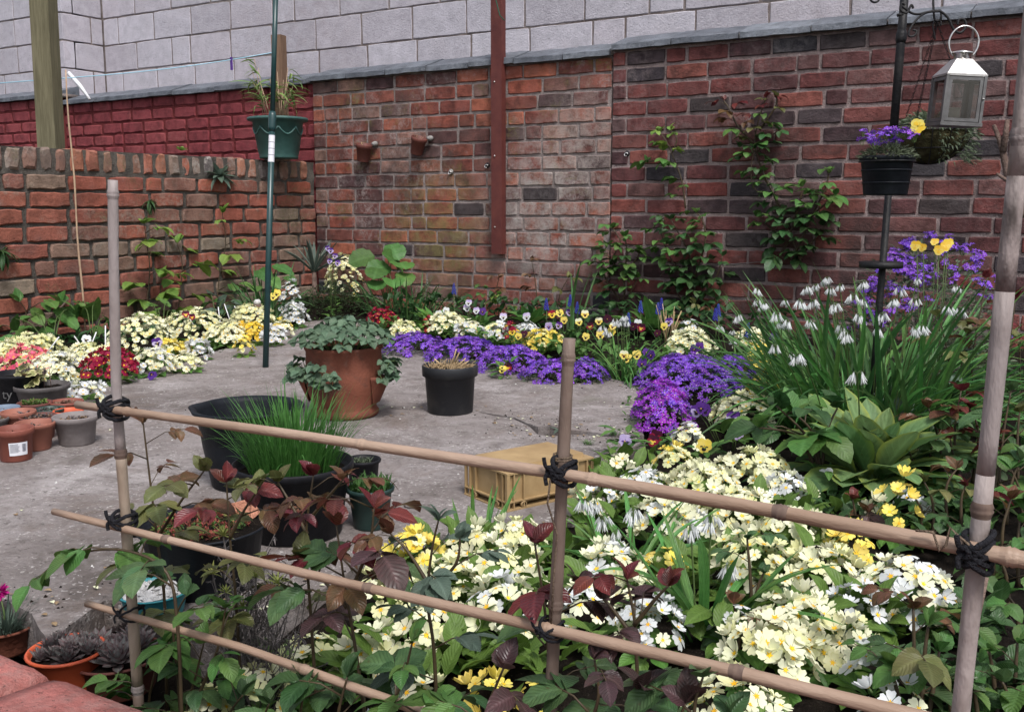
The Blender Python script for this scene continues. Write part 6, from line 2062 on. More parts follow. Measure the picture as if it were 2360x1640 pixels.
# dry stalks
b = soilpt(1540, 800)
e = empty('dry_stalks', b, 'tuft of dry straw coloured stalks by the cream cushion', 'plant')
r_ = random.Random(8)
for k in range(16):
    d = Vector((r_.uniform(-0.5, 0.6), r_.uniform(-0.3, 0.3), 1)).normalized()
    part('stalk', MB().tube([(r_.uniform(-.02, .02), r_.uniform(-.02, .02), 0), d * r_.uniform(0.12, 0.2)], [0.003, 0.0015], 5).mesh('stalk', ['straw']), e)
line = [soilpt(x, y) for x, y in ((880, 770), (1060, 790), (1250, 815), (1480, 850), (1650, 850))]
ground_leaves('low dark leaves below the flowers of the back bed', list(zip(line, line[1:])), 500, 'leaf_mid', z=0.07, L=0.05, seed=5)
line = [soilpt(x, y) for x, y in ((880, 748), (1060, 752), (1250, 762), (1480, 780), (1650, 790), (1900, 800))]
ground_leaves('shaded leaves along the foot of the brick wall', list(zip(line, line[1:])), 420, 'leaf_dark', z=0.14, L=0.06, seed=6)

# climbing roses on the wall
def BP(pxs, off=0.05):
    return [PY(x, y, BACK_Y - off) for x, y in pxs]
FB = (0, -1, 0)
CK = dict(name='climbing_rose', cat='climber', group='climbers on the walls', facing=FB)
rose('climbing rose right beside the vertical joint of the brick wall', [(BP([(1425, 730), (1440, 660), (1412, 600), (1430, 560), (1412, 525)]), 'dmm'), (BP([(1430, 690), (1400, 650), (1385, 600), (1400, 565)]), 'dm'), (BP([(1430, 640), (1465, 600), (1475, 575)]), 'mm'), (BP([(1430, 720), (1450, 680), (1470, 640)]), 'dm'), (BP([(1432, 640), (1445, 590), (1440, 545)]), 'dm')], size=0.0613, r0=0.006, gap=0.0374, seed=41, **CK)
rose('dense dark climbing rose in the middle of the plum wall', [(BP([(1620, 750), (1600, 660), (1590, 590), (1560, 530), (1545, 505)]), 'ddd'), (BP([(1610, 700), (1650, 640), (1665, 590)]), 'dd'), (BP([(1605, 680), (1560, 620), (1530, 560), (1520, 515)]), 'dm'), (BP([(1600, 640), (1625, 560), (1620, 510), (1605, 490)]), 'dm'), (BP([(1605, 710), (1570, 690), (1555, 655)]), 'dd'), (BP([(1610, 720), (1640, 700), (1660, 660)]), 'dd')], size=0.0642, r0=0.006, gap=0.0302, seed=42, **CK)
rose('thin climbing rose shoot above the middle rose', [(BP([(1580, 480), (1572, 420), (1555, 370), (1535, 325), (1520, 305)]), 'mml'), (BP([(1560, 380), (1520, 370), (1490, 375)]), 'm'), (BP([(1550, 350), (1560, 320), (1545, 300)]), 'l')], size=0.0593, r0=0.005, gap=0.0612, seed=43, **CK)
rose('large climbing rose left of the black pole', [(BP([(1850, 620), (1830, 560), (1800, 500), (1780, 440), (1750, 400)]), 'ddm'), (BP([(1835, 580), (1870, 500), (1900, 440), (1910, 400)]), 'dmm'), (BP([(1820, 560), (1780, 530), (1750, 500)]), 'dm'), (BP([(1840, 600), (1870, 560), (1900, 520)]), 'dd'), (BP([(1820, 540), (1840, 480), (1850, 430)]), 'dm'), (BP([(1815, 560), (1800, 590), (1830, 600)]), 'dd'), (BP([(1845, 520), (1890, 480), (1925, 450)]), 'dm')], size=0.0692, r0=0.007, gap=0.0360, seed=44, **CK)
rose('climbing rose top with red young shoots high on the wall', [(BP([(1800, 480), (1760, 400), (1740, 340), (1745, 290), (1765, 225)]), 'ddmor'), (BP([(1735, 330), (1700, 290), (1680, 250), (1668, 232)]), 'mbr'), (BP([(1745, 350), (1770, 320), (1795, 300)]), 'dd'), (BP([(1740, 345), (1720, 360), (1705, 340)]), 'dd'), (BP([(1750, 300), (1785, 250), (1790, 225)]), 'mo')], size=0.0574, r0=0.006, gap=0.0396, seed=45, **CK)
rose('low sparse climber with bronze leaves under the brown post', [(BP([(1150, 730), (1145, 670), (1150, 640)], .1), 'ob'), (BP([(1240, 740), (1235, 660), (1225, 600)], .1), 'obb'), (BP([(1280, 740), (1290, 680), (1310, 640)], .1), 'mo')], size=0.0544, r0=0.004, gap=0.0648, seed=46, **CK)
rose('pale leafy shoots arching by the lone grape hyacinth', [(BP([(1060, 745), (1090, 690), (1120, 665)], .35), 'mm'), (BP([(1180, 750), (1160, 690), (1150, 680)], .35), 'l')], size=0.0495, r0=0.003, gap=0.0504, seed=47, **CK)
rose('low climber with bronze leaves behind the dry stalks', [(BP([(1580, 760), (1570, 720), (1600, 700)], .2), 'bo'), (BP([(1640, 760), (1650, 730), (1670, 712)], .2), 'ob')], size=0.0544, r0=0.004, gap=0.0504, seed=48, **CK)
single('wall_wire', MB().tube(BP([(1405, 590), (1530, 606), (1640, 612), (1800, 600)], .03), 0.0018, 4), ['steel_dull'], 'thin sagging wire stretched along the plum brick wall', 'wire')
pts_ = smooth_curve(BP([(1738, 350), (1732, 380), (1733, 420), (1745, 440), (1765, 445)], .09))
single('twine', MB().tube(pts_, 0.003, 5), ['twine'], 'loop of pale twine hanging from the climbing rose', 'twine')

# ================================================================== right bed
base = soilpt(2000, 990)
dd_ = depth(base)
heads = [(1700, 725), (1905, 640), (1790, 720), (1815, 738), (1745, 665), (1870, 738), (1760, 700), (1925, 700), (1980, 725), (2035, 722), (2025, 755), (2110, 755), (2125, 750), (1840, 815), (1785, 795), (1940, 750), (1950, 765), (1990, 690), (1965, 680), (2075, 665), (2110, 690), (2115, 640), (2205, 660), (2215, 710), (1975, 860), (1875, 690), (1935, 655), (1880, 655), (1810, 690), (1860, 660), (1990, 650), (1915, 665), (2060, 690), (2185, 705), (1845, 690)]
bulbs('big clump of white bell flowers around the foot of the pole', base, 0.25, 400, 0.46, 0, 'white_bell_plant', 'flower', 'mix', seed=51, lean=0.7, headpts=[onv(x, y, dd_ + 0.08 - max(0, (y - 640)) * 0.0042 + rnd.uniform(-0.06, 0.06)) for x, y in heads], hs=0.024)
base = soilpt(1822, 985)
bulbs('smaller white bell clump beside the yellow polyanthus', base, 0.06, 46, 0.22, 0, 'white_bell_plant', 'flower', 'g', seed=52, lean=0.4, headpts=[onv(x, y, depth(base)) for x, y in ((1826, 812), (1800, 745), (1745, 690))], hs=0.023)
base = soilpt(1700, 850)
bulbs('white bells with short leaves above the purple aubrieta', base, 0.06, 40, 0.17, 0, 'white_bell_plant', 'flower', 'g', seed=53, lean=0.6, headpts=[onv(x, y, depth(base)) for x, y in ((1660, 750), (1688, 760), (1690, 785))], hs=0.024)

# mound of aubrieta behind the pole
b = soilpt(2110, 905)
dd_ = depth(b)
e = empty('aubrieta_plant', b, 'tall overgrown mound of purple aubrieta behind the black pole', 'flower', 'aubrieta mats along the patio edge')
mh = zat(b, 548) - b.z
MR_, MD_ = 0.30, 0.22
part('foliage', leafy_dome(MR_, MD_, mh, 3800, 0.026, 0.009, ['leaf_aubrieta'], 77, inner=0.15, power=0.45), e, TRS((0, 0, 0), Matrix.Rotation(YAW, 3, 'Z')), 'stuff')
r_ = random.Random(77)
for k in range(115):
    x_ = r_.gauss(2010, 42) if k < 75 else r_.uniform(2100, 2310)
    lx_ = (x_ - 2110) * dd_ / FPX
    u2 = min(0.98, (lx_ / MR_) ** 2)
    zt_ = mh * max(0.12, (1 - u2)) ** 0.45
    z_ = zt_ * (1.0 - (r_.random() ** 2.0) * (0.42 if k < 75 else 0.30)) + 0.012
    ly_ = -MD_ * math.sqrt(max(0, 1 - u2)) * math.sqrt(max(0.0, 1 - (z_ / (mh * 1.05)) ** 2)) * 0.95
    p_ = rotz2d(Vector((lx_, ly_, z_)), YAW)
    part('flower_sprig', r_.choice(AUB['violet']), e, TRS(p_, aimz((r_.uniform(-0.4, 0.4), -0.5 + r_.uniform(-0.4, 0.4), 1), r_.uniform(0, 6)), 0.019))
pansy('bright yellow pansies on top of the aubrieta mound', 2150, 570, 975, [(2110, 567, 'gold'), (2126, 571, 'gold'), (2154, 558, 'gold'), (2164, 577, 'gold'), (2180, 568, 'gold'), (2186, 561, 'gold')], 0.015, 0)

# aubrieta in the hanging pot, plants in the basket
hp0, pr, ph = HANGPOT
e = empty('aubrieta_plant', hp0.location + Vector((0, 0, ph * 0.9)), 'purple aubrieta tuft growing in the hanging pot', 'flower', 'aubrieta mats along the patio edge')
part('foliage', leafy_dome(pr * 0.95, pr * 0.95, 0.040, 500, 0.020, 0.005, ['leaf_aubrieta'], 80), e, None, 'stuff')
for k in range(40):
    az = r_.uniform(0, 6.28)
    u = math.sqrt(r_.random()) * pr
    part('flower_sprig', r_.choice(AUB['violet']), e, TRS((u * math.cos(az), u * math.sin(az), 0.045 + r_.uniform(0, 0.04)), aimz((r_.uniform(-0.4, 0.4), r_.uniform(-0.4, 0.4), 1), r_.uniform(0, 6)), 0.016))
bk, hr_ = BASKET
e = empty('basket_plant', bk.location + Vector((0, 0, -hr_ * 0.15)), 'straggling grey leaves growing in the hanging basket', 'plant')
part('foliage', leafy_dome(hr_ * 0.85, hr_ * 0.85, hr_ * 0.5, 700, 0.024, 0.006, ['leaf_aubrieta'], 81), e, None, 'stuff')
m = MB()
for k in range(260):
    az = r_.uniform(-0.6, 1.2) - 0.6
    rr = hr_ * r_.uniform(0.8, 1.12)
    m.leaf(0.022, 0.006, p_oval, 3, 0.3, 0.5, M=TRS((rr * math.cos(az), rr * math.sin(az), -hr_ * r_.uniform(-0.1, 0.75)), aim((math.cos(az), math.sin(az), r_.uniform(-1, 0.5)), roll=r_.uniform(-1, 1))))
part('trailing_foliage', m.mesh('trailing', ['leaf_aubrieta']), e, None, 'stuff')
pansy('single bright yellow pansy at the rim of the hanging basket', 2115, 288, 905, [], 0.02, 0)
o = [o_ for o_ in col.objects if o_.get('label') == 'single bright yellow pansy at the rim of the hanging basket'][0]
o.location = onv(2114, 290, sd_ * 1.06)
part('flower', PN['gold'], o, TRS((0, 0, 0), aimz((0.4, -0.9, 0.1)), 0.024))
part('stalk', MB().tube([(0, 0, 0), (0.02, 0.03, -0.04)], 0.0015, 4).mesh('stalk', ['stem_green']), o)

# foxgloves and companions
b = soilpt(2012, 1120)
rosette('large lime edged foxglove rosette in the rose bed', b, 50, 0.30, 0.32, 'leaf_foxglove', 'foxglove', group='foxglove rosettes', elev=(0.3, 1.48), seed=61, curl=(0.3, 1.1), wave=0.02, prof=p_spoon, fold=0.3)
b = soilpt(2080, 1010)
rosette('second smaller foxglove rosette behind the large one', b, 22, 0.21, 0.34, 'leaf_grey', 'foxglove', group='foxglove rosettes', elev=(0.2, 1.3), seed=62, curl=(0.2, 0.7))
b = soilpt(1890, 1120)
rose('dark leaved peony with reddish stems left of the foxglove', [([b, onv(1880, 1010, depth(b)), onv(1830, 950, depth(b))], 'dm'), ([b, onv(1845, 1010, depth(b)), onv(1750, 985, depth(b) - 0.05)], 'mm'), ([b, onv(1905, 1000, depth(b)), onv(1930, 940, depth(b))], 'dd'), ([b, onv(1870, 1020, depth(b)), onv(1790, 935, depth(b))], 'md')], 'peony', 'plant', 'leafy rosettes', size=0.095, r0=0.005, gap=0.075, start=0.55, seed=63, n=5)

for (lab_, x, y, r, c, kw) in [
    ('cream purple-flecked primrose right of the magenta aubrieta', 1715, 950, 58, ['pale', 'cream'], {}),
    ('small cream primrose below the magenta aubrieta', 1588, 1000, 34, ['pale', 'white'], {}),
    ('yellow eyed cream primrose by the wine red pansy', 1552, 1062, 40, ['cream', 'yellow'], {}),
    ('pair of cream primroses by the crate corner', 1424, 1068, 32, ['pale'], {'dens': 0.6}),
    ('white primrose cushion right of the short upright', 1490, 1120, 56, ['white', 'pale'], {}),
    ('cream primrose under the upper rail beside the short upright', 1378, 1138, 44, ['pale', 'white'], {'dens': 0.8}),
    ('big cream primrose mound left of the foxglove', 1735, 1085, 74, ['pale', 'cream'], {}),
    ('cream primrose mound above the upper rail middle', 1622, 1115, 68, ['pale', 'cream'], {}),
    ('white primrose at the foxglove side of the big mound', 1812, 1130, 48, ['white', 'pale'], {}),
    ('cream primrose mound cut by the upper rail', 1690, 1180, 82, ['pale', 'cream'], {}),
    ('white primrose behind the bells near the short upright', 1540, 1195, 66, ['pale', 'white'], {}),
    ('cream primrose under the rail beside strap leaves', 1820, 1225, 70, ['pale', 'cream'], {}),
    ('cream primrose mound below the rail centre', 1735, 1290, 84, ['pale', 'cream'], {'dens': 0.85}),
    ('clear yellow primrose under the rail towards the tall cane', 1962, 1250, 42, ['yellow'], {}),
    ('cream primrose beside the clear yellow one', 1900, 1305, 66, ['pale', 'cream'], {}),
    ('bright cream primrose mound nearest the tall cane', 2085, 1345, 92, ['pale', 'white'], {}),
    ('white primrose just left of the bright mound', 1965, 1385, 56, ['white'], {}),
    ('cream primrose mound in the middle of the lower right', 1838, 1428, 90, ['pale', 'cream'], {}),
    ('cream primrose mound above the middle rail', 1768, 1498, 90, ['pale', 'cream'], {}),
    ('cream primrose between two lower mounds', 1935, 1470, 62, ['pale', 'cream'], {'dens': 0.8}),
    ('cream primrose mound hidden by the middle rail', 1705, 1605, 96, ['pale', 'cream'], {'dens': 0.8}),
    ('white primrose low among the rose leaves', 2010, 1530, 44, ['white'], {'dens': 0.8}),
    ('white primrose at the bottom edge near the tall cane', 2065, 1615, 60, ['white', 'pale'], {'dens': 0.7}),
    ('small white primrose right of the strap leaves', 1690, 1410, 38, ['white'], {'dens': 0.6}),
    ('bright yellow primrose standing alone below the foxglove', 2066, 1185, 36, ['yellow'], {'dens': 0.8, 'hgt': 0.11, 'leaves': 16}),
    ('small white primrose truss between foxglove and roses', 2098, 1140, 26, ['white'], {'dens': 0.8}),
    ('lone pale primrose below the foxglove', 2006, 1165, 16, ['pale'], {'dens': 0.5, 'leaves': 8}),
    ('yellow primrose inside the strap leaves below the rail', 1525, 1300, 46, ['yellow', 'cream'], {}),
    ('cream primrose right of the short upright and below the bells', 1420, 1310, 64, ['pale', 'white'], {}),
    ('cream primrose left of the short upright at the crate', 1190, 1225, 56, ['pale', 'cream'], {}),
    ('cream primrose patch front of the crate', 1085, 1245, 56, ['pale', 'cream'], {'dens': 0.8}),
    ('yellow orange-eyed primrose near the dark green pot', 955, 1262, 54, ['yellow', 'cream'], {}),
    ('pale primrose left of the short upright mid bed', 1170, 1305, 74, ['pale', 'cream'], {'dens': 0.8}),
    ('pale primrose under grey rose leaves', 1030, 1325, 70, ['pale', 'cream'], {'dens': 0.75}),
    ('cream primrose next to the dark red rose shoot', 895, 1345, 64, ['cream', 'pale'], {}),
    ('pale primrose cushion above the middle rail by the short upright', 1160, 1395, 72, ['pale', 'white'], {'dens': 0.85}),
    ('cream primrose above the middle rail centre left', 985, 1410, 62, ['pale', 'cream'], {'dens': 0.8}),
    ('large flowered cream primrose right under the rail', 850, 1420, 60, ['pale', 'cream'], {}),
    ('cream primrose at the lavender', 720, 1420, 60, ['cream', 'pale'], {'dens': 0.8}),
    ('large cream primrose by the red rose tip below the bells', 1345, 1400, 62, ['pale', 'white'], {}),
    ('bright open eyed white primrose above the middle rail right', 1500, 1425, 62, ['white', 'pale'], {}),
    ('cream primrose below strap leaves', 1455, 1375, 50, ['pale', 'cream'], {}),
    ('bright yellow primrose under the middle rail left of upright', 1120, 1505, 54, ['yellow'], {'dens': 0.8}),
    ('yellow primrose at the foot of the short upright', 1240, 1520, 42, ['yellow'], {'dens': 0.7}),
    ('cream primrose behind dark leaves below the rail', 960, 1500, 60, ['pale', 'cream'], {'dens': 0.7}),
    ('cream primrose deep below the lavender', 590, 1490, 62, ['cream', 'pale'], {'dens': 0.7}),
    ('white primrose with large flowers at the bottom edge', 868, 1560, 42, ['white'], {'dens': 0.7}),
    ('cream primrose at the bottom edge left', 470, 1530, 50, ['cream', 'pale'], {'dens': 0.7}),
    ('pale primrose at the bottom edge below the lowest rail', 880, 1640, 50, ['pale', 'white'], {'dens': 0.6}),
]:
    kw.setdefault('leaves', 13)
    primrose(lab_, x, y, r * 1.09, c, z=0.055, fs=0.0172, **kw)
base = soilpt(1450, 1330)
dd_ = depth(base)
bulbs('white bells with strap leaves right of the short upright', base, 0.07, 34, 0.20, 0, 'white_bell_plant', 'flower', 'wide', seed=71, lean=0.8, headpts=[onv(x, y, dd_ + rnd.uniform(-.05, .05)) for x, y in ((1370, 1155), (1390, 1190), (1460, 1175), (1418, 1222), (1415, 1250), (1345, 1150), (1400, 1240))], hs=0.023)
base = soilpt(1625, 1450)
dd_ = depth(base)
bulbs('tall strap leaf clump with white bells below the upper rail', base, 0.05, 24, 0.24, 0, 'white_bell_plant', 'flower', 'wide', seed=72, lean=0.75, headpts=[onv(x, y, dd_) for x, y in ((1640, 1190), (1678, 1300), (1590, 1210))], hs=0.023)
base = soilpt(1105, 1245)
bulbs('upright blue green strap leaves in front of the crate', base, 0.05, 14, 0.13, 0, 'strap_leaf_clump', 'plant', 'wide', 'strap leaf clumps', seed=73, lean=0.4)
pl = [(soilpt(a, b_), soilpt(c_, d_)) for a, b_, c_, d_ in ((1450, 1080, 1400, 1250), (1000, 1300, 1400, 1300), (900, 1400, 1300, 1420), (1400, 1400, 1900, 1300), (1600, 1200, 1900, 1200), (1700, 1500, 2100, 1450), (700, 1480, 1300, 1550))]
ground_leaves('fresh green leaves between the primroses of the near bed', pl, 700, 'leaf_primrose', z=0.06, L=0.06, seed=8)
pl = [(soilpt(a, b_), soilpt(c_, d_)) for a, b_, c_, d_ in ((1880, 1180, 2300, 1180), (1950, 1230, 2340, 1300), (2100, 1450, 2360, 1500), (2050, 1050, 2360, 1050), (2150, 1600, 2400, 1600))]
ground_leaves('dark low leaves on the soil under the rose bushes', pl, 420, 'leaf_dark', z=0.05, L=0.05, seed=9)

# rose bushes on the right
def rb(label, seed, shoots, size=0.048, gap=0.05, **kw):
    sh = []
    for base_px, tips, kinds in shoots:
        g = soilpt(*base_px)
        d_ = depth(g)
        ps = [g]
        for i, (x, y) in enumerate(tips):
            ps.append(onv(x, y, d_ + kw.get('dz', 0.0) * (i + 1)))
        sh.append((ps, kinds))
    return rose(label, sh, size=size, gap=gap, seed=seed, r0=0.004, start=0.10, group='rose bushes in the beds')
rb('rose bush with bronze tips right of the aubrieta mound', 81, [((2260, 1000), [(2240, 850), (2275, 640)], 'mgbr'), ((2300, 1000), [(2320, 850), (2340, 690)], 'ggor'), ((2200, 1000), [(2190, 850), (2165, 730)], 'gyyo'), ((2240, 1000), [(2210, 900), (2230, 770)], 'goo'), ((2340, 1000), [(2350, 900), (2350, 780)], 'ggo')], 0.058, 0.055)
rb('rose bush with reddish leaves between foxglove and tall cane', 82, [((2210, 1120), [(2200, 1000), (2215, 900)], 'gobr'), ((2180, 1120), [(2160, 1000), (2140, 940)], 'ggb'), ((2240, 1120), [(2255, 1000), (2235, 940)], 'gor'), ((2150, 1130), [(2145, 1040), (2170, 990)], 'gg'), ((2230, 1130), [(2200, 1060), (2190, 1010)], 'ogr'), ((2120, 1130), [(2110, 1080), (2095, 1040)], 'mg')], 0.050, 0.045)
rb('rose bush with thick green leaves behind the tall cane', 83, [((2300, 1150), [(2310, 1020), (2330, 900)], 'mmg'), ((2350, 1150), [(2345, 1020), (2350, 950)], 'mmo'), ((2280, 1170), [(2300, 1080), (2290, 1010)], 'gmr'), ((2320, 1200), [(2330, 1120), (2350, 1060)], 'mg'), ((2360, 1200), [(2350, 1130), (2330, 1080)], 'mm')], 0.058, 0.045)
rb('rose shoots with orange young leaves just left of the tall cane', 84, [((2190, 1230), [(2180, 1130), (2205, 1080)], 'moob'), ((2150, 1230), [(2150, 1160), (2130, 1110)], 'gmo'), ((2220, 1250), [(2215, 1160), (2225, 1120)], 'mgr'), ((2120, 1230), [(2125, 1180), (2110, 1150)], 'mg')], 0.044, 0.040)
rb('rose shoots with copper tips right of the tall cane', 85, [((2320, 1330), [(2310, 1230), (2330, 1150)], 'mmb'), ((2350, 1330), [(2345, 1260), (2350, 1200)], 'mm'), ((2290, 1330), [(2290, 1270), (2280, 1220)], 'gm'), ((2330, 1400), [(2320, 1330), (2300, 1280)], 'mm'), ((2350, 1450), [(2340, 1400), (2320, 1370)], 'mm')], 0.045, 0.045)
rb('leafy rose shoot in front of the brightest cream mound', 86, [((2110, 1690), [(2108, 1560), (2105, 1400)], 'mgmob'), ((2130, 1690), [(2150, 1590), (2165, 1500)], 'mm'), ((2095, 1690), [(2070, 1600), (2050, 1530)], 'gm'), ((2120, 1690), [(2130, 1520), (2140, 1440)], 'mgm')], 0.046, 0.040)
rb('rose leaves along the bottom edge right of the tall cane', 87, [((2300, 1640), [(2290, 1560), (2280, 1500)], 'mm'), ((2340, 1640), [(2340, 1560), (2345, 1480)], 'mm'), ((2260, 1680), [(2250, 1620), (2240, 1570)], 'mm'), ((2350, 1680), [(2330, 1620), (2310, 1570)], 'mg'), ((2200, 1690), [(2190, 1620), (2180, 1560)], 'mm')], 0.042, 0.038)
rb('small rose shoot in the cream primroses below the upper rail', 88, [((1735, 1420), [(1730, 1340), (1722, 1240)], 'ggg'), ((1735, 1420), [(1745, 1360), (1760, 1320)], 'g')], 0.036, 0.045)
rb('small purple tinted rose shoot by the little white primrose', 89, [((1700, 1500), [(1705, 1450), (1690, 1390)], 'gob')], 0.040, 0.045)
rb('low rose seedling with red tip below the foxglove', 90, [((1975, 1230), [(1972, 1190), (1965, 1150)], 'ypr'), ((1985, 1240), [(1995, 1200), (2000, 1180)], 'yb')], 0.042, 0.04)

# ================================================================== foreground roses by the cane fence
def FP(pxs, y=0.95):
    return [PY(x, yy, y) for x, yy in pxs]
def fr(label, seed, shoots, size=0.046, gap=0.055, y=0.95, **kw):
    y -= 0.08
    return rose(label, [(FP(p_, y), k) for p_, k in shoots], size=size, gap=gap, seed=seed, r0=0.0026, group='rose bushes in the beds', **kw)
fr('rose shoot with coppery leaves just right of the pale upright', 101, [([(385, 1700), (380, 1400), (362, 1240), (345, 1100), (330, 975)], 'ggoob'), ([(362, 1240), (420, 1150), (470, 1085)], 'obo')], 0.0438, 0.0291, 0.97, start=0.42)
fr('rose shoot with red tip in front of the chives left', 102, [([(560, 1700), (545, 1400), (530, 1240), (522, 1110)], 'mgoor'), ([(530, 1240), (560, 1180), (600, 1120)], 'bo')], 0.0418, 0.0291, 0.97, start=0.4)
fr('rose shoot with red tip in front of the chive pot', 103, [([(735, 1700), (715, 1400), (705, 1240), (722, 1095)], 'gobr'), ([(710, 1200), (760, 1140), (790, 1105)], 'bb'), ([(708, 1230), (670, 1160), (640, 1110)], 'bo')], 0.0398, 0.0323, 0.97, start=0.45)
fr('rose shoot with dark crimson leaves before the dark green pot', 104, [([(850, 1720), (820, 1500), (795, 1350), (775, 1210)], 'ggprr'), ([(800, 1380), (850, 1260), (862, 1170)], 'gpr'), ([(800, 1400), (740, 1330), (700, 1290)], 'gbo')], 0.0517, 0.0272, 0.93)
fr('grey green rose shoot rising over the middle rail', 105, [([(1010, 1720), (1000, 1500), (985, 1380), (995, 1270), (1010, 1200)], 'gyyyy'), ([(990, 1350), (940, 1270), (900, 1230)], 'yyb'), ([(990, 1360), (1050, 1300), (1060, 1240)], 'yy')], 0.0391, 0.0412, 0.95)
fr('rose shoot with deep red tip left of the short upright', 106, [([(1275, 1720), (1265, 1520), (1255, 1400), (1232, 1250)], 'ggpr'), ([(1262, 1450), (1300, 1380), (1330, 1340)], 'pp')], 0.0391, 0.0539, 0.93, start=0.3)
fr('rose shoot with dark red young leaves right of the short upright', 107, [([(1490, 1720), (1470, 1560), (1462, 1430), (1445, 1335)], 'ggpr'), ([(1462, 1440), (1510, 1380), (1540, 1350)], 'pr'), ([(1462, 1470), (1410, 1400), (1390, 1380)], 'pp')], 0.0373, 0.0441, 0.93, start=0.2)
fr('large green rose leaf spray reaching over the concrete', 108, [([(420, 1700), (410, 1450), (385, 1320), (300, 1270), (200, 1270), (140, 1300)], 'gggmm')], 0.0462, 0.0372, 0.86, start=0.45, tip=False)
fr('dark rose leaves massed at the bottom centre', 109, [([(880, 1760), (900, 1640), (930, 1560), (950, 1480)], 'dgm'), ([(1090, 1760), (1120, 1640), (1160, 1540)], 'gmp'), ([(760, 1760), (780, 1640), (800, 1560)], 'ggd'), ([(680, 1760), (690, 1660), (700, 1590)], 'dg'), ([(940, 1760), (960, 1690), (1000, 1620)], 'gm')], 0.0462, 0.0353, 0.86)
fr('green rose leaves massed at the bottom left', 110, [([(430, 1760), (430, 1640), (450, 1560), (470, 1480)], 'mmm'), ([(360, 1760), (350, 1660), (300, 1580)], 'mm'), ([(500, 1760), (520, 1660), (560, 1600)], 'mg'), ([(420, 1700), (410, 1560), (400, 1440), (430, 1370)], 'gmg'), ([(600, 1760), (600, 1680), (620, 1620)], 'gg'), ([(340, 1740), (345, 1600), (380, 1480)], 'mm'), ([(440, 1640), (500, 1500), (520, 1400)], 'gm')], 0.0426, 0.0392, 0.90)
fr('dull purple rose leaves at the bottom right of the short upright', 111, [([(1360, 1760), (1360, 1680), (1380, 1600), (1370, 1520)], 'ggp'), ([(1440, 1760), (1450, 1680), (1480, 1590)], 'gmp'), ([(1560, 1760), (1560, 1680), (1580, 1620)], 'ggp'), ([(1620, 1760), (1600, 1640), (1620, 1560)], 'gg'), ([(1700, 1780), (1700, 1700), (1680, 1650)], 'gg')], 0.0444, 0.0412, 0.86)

# lavender, half dead, behind the canes
b = PY(590, 1700, 0.93)
e = empty('lavender_plant', b, 'half dead grey lavender with yellow green tips behind the rails', 'plant')
r_ = random.Random(4)
m = MB()
for k in range(170):
    t = PY(r_.gauss(590, 62), r_.gauss(1400, 70), 0.93 + r_.uniform(-0.04, 0.06)) - b
    g = Vector((t.x * 0.45 + r_.uniform(-0.03, 0.03), t.y * 0.45, max(0, t.z - r_.uniform(0.05, 0.13))))
    mid = g.lerp(t, 0.5) + Vector((r_.uniform(-0.025, 0.025), r_.uniform(-0.02, 0.02), r_.uniform(-0.01, 0.02)))
    m.tube(smooth_curve([g, mid, t], 3), 0.0007, 3, cap=False)
    for q in range(7):
        m.leaf(r_.uniform(0.008, 0.017), 0.0026, p_lance, 2, 0.2, 0.8, M=TRS(mid.lerp(t, r_.random()), aim((r_.uniform(-1, 1), r_.uniform(-1, 1), r_.uniform(-0.6, 1)))))
part('grey_stems', m.mesh('stems', ['stem_grey']), e, None, 'stuff')
for (x, y, s_) in ((515, 1235, 0.022), (490, 1322, 0.02), (520, 1365, 0.016), (590, 1330, 0.022), (640, 1345, 0.020), (690, 1580, 0.022), (665, 1610, 0.02), (700, 1545, 0.015), (560, 1400, 0.016)):
    mm_ = MB()
    for q in range(16):
        az = q * 2.4
        el = 0.1 + 1.2 * q / 16
        mm_.leaf(1.0, 0.16, p_lance, 4, 0.3, 0.4, M=TRS((0, 0, 0), aim((math.cos(az) * math.cos(el), math.sin(az) * math.cos(el), math.sin(el)))))
    t = PY(x, y, 0.91) - b
    part('leaf_tuft', mm_.mesh('tuft', ['leaf_lavender_tip']), e, TRS(t, None, s_))
    part('stem', MB().tube([Vector((t.x * 0.6, t.y * 0.6, max(0, t.z - 0.12))), t], 0.0014, 4).mesh('stem', ['stem_grey']), e)

# ================================================================== contents of the pots
e, rt, h = P['ch']
r_ = random.Random(9)
c = empty('chives', e.location + Vector((0, 0, h * 0.86)), 'tall tuft of green chives in the large black pot', 'plant')
m = MB()
for k in range(620):
    az = r_.uniform(0, 6.28)
    rr = rt * 0.74 * math.sqrt(r_.random())
    lean_ = (rr / rt) * 0.52 * r_.uniform(0.3, 1.6)
    a2 = az + r_.uniform(-0.5, 0.5)
    L = r_.uniform(0.07, 0.165) if r_.random() > 0.10 else r_.uniform(0.15, 0.205)
    m.leaf(L, 0.0024, p_blade, 6, 0.4, r_.uniform(0.0, 0.9 if r_.random() > 0.12 else 2.2), M=TRS((rr * math.cos(az), rr * math.sin(az), 0), aim((math.cos(a2) * lean_, math.sin(a2) * lean_, 1), Vector((-math.cos(a2), -math.sin(a2), 0.3)))))
part('blades', m.mesh('blades', ['leaf_chive']), c, None, 'stuff')

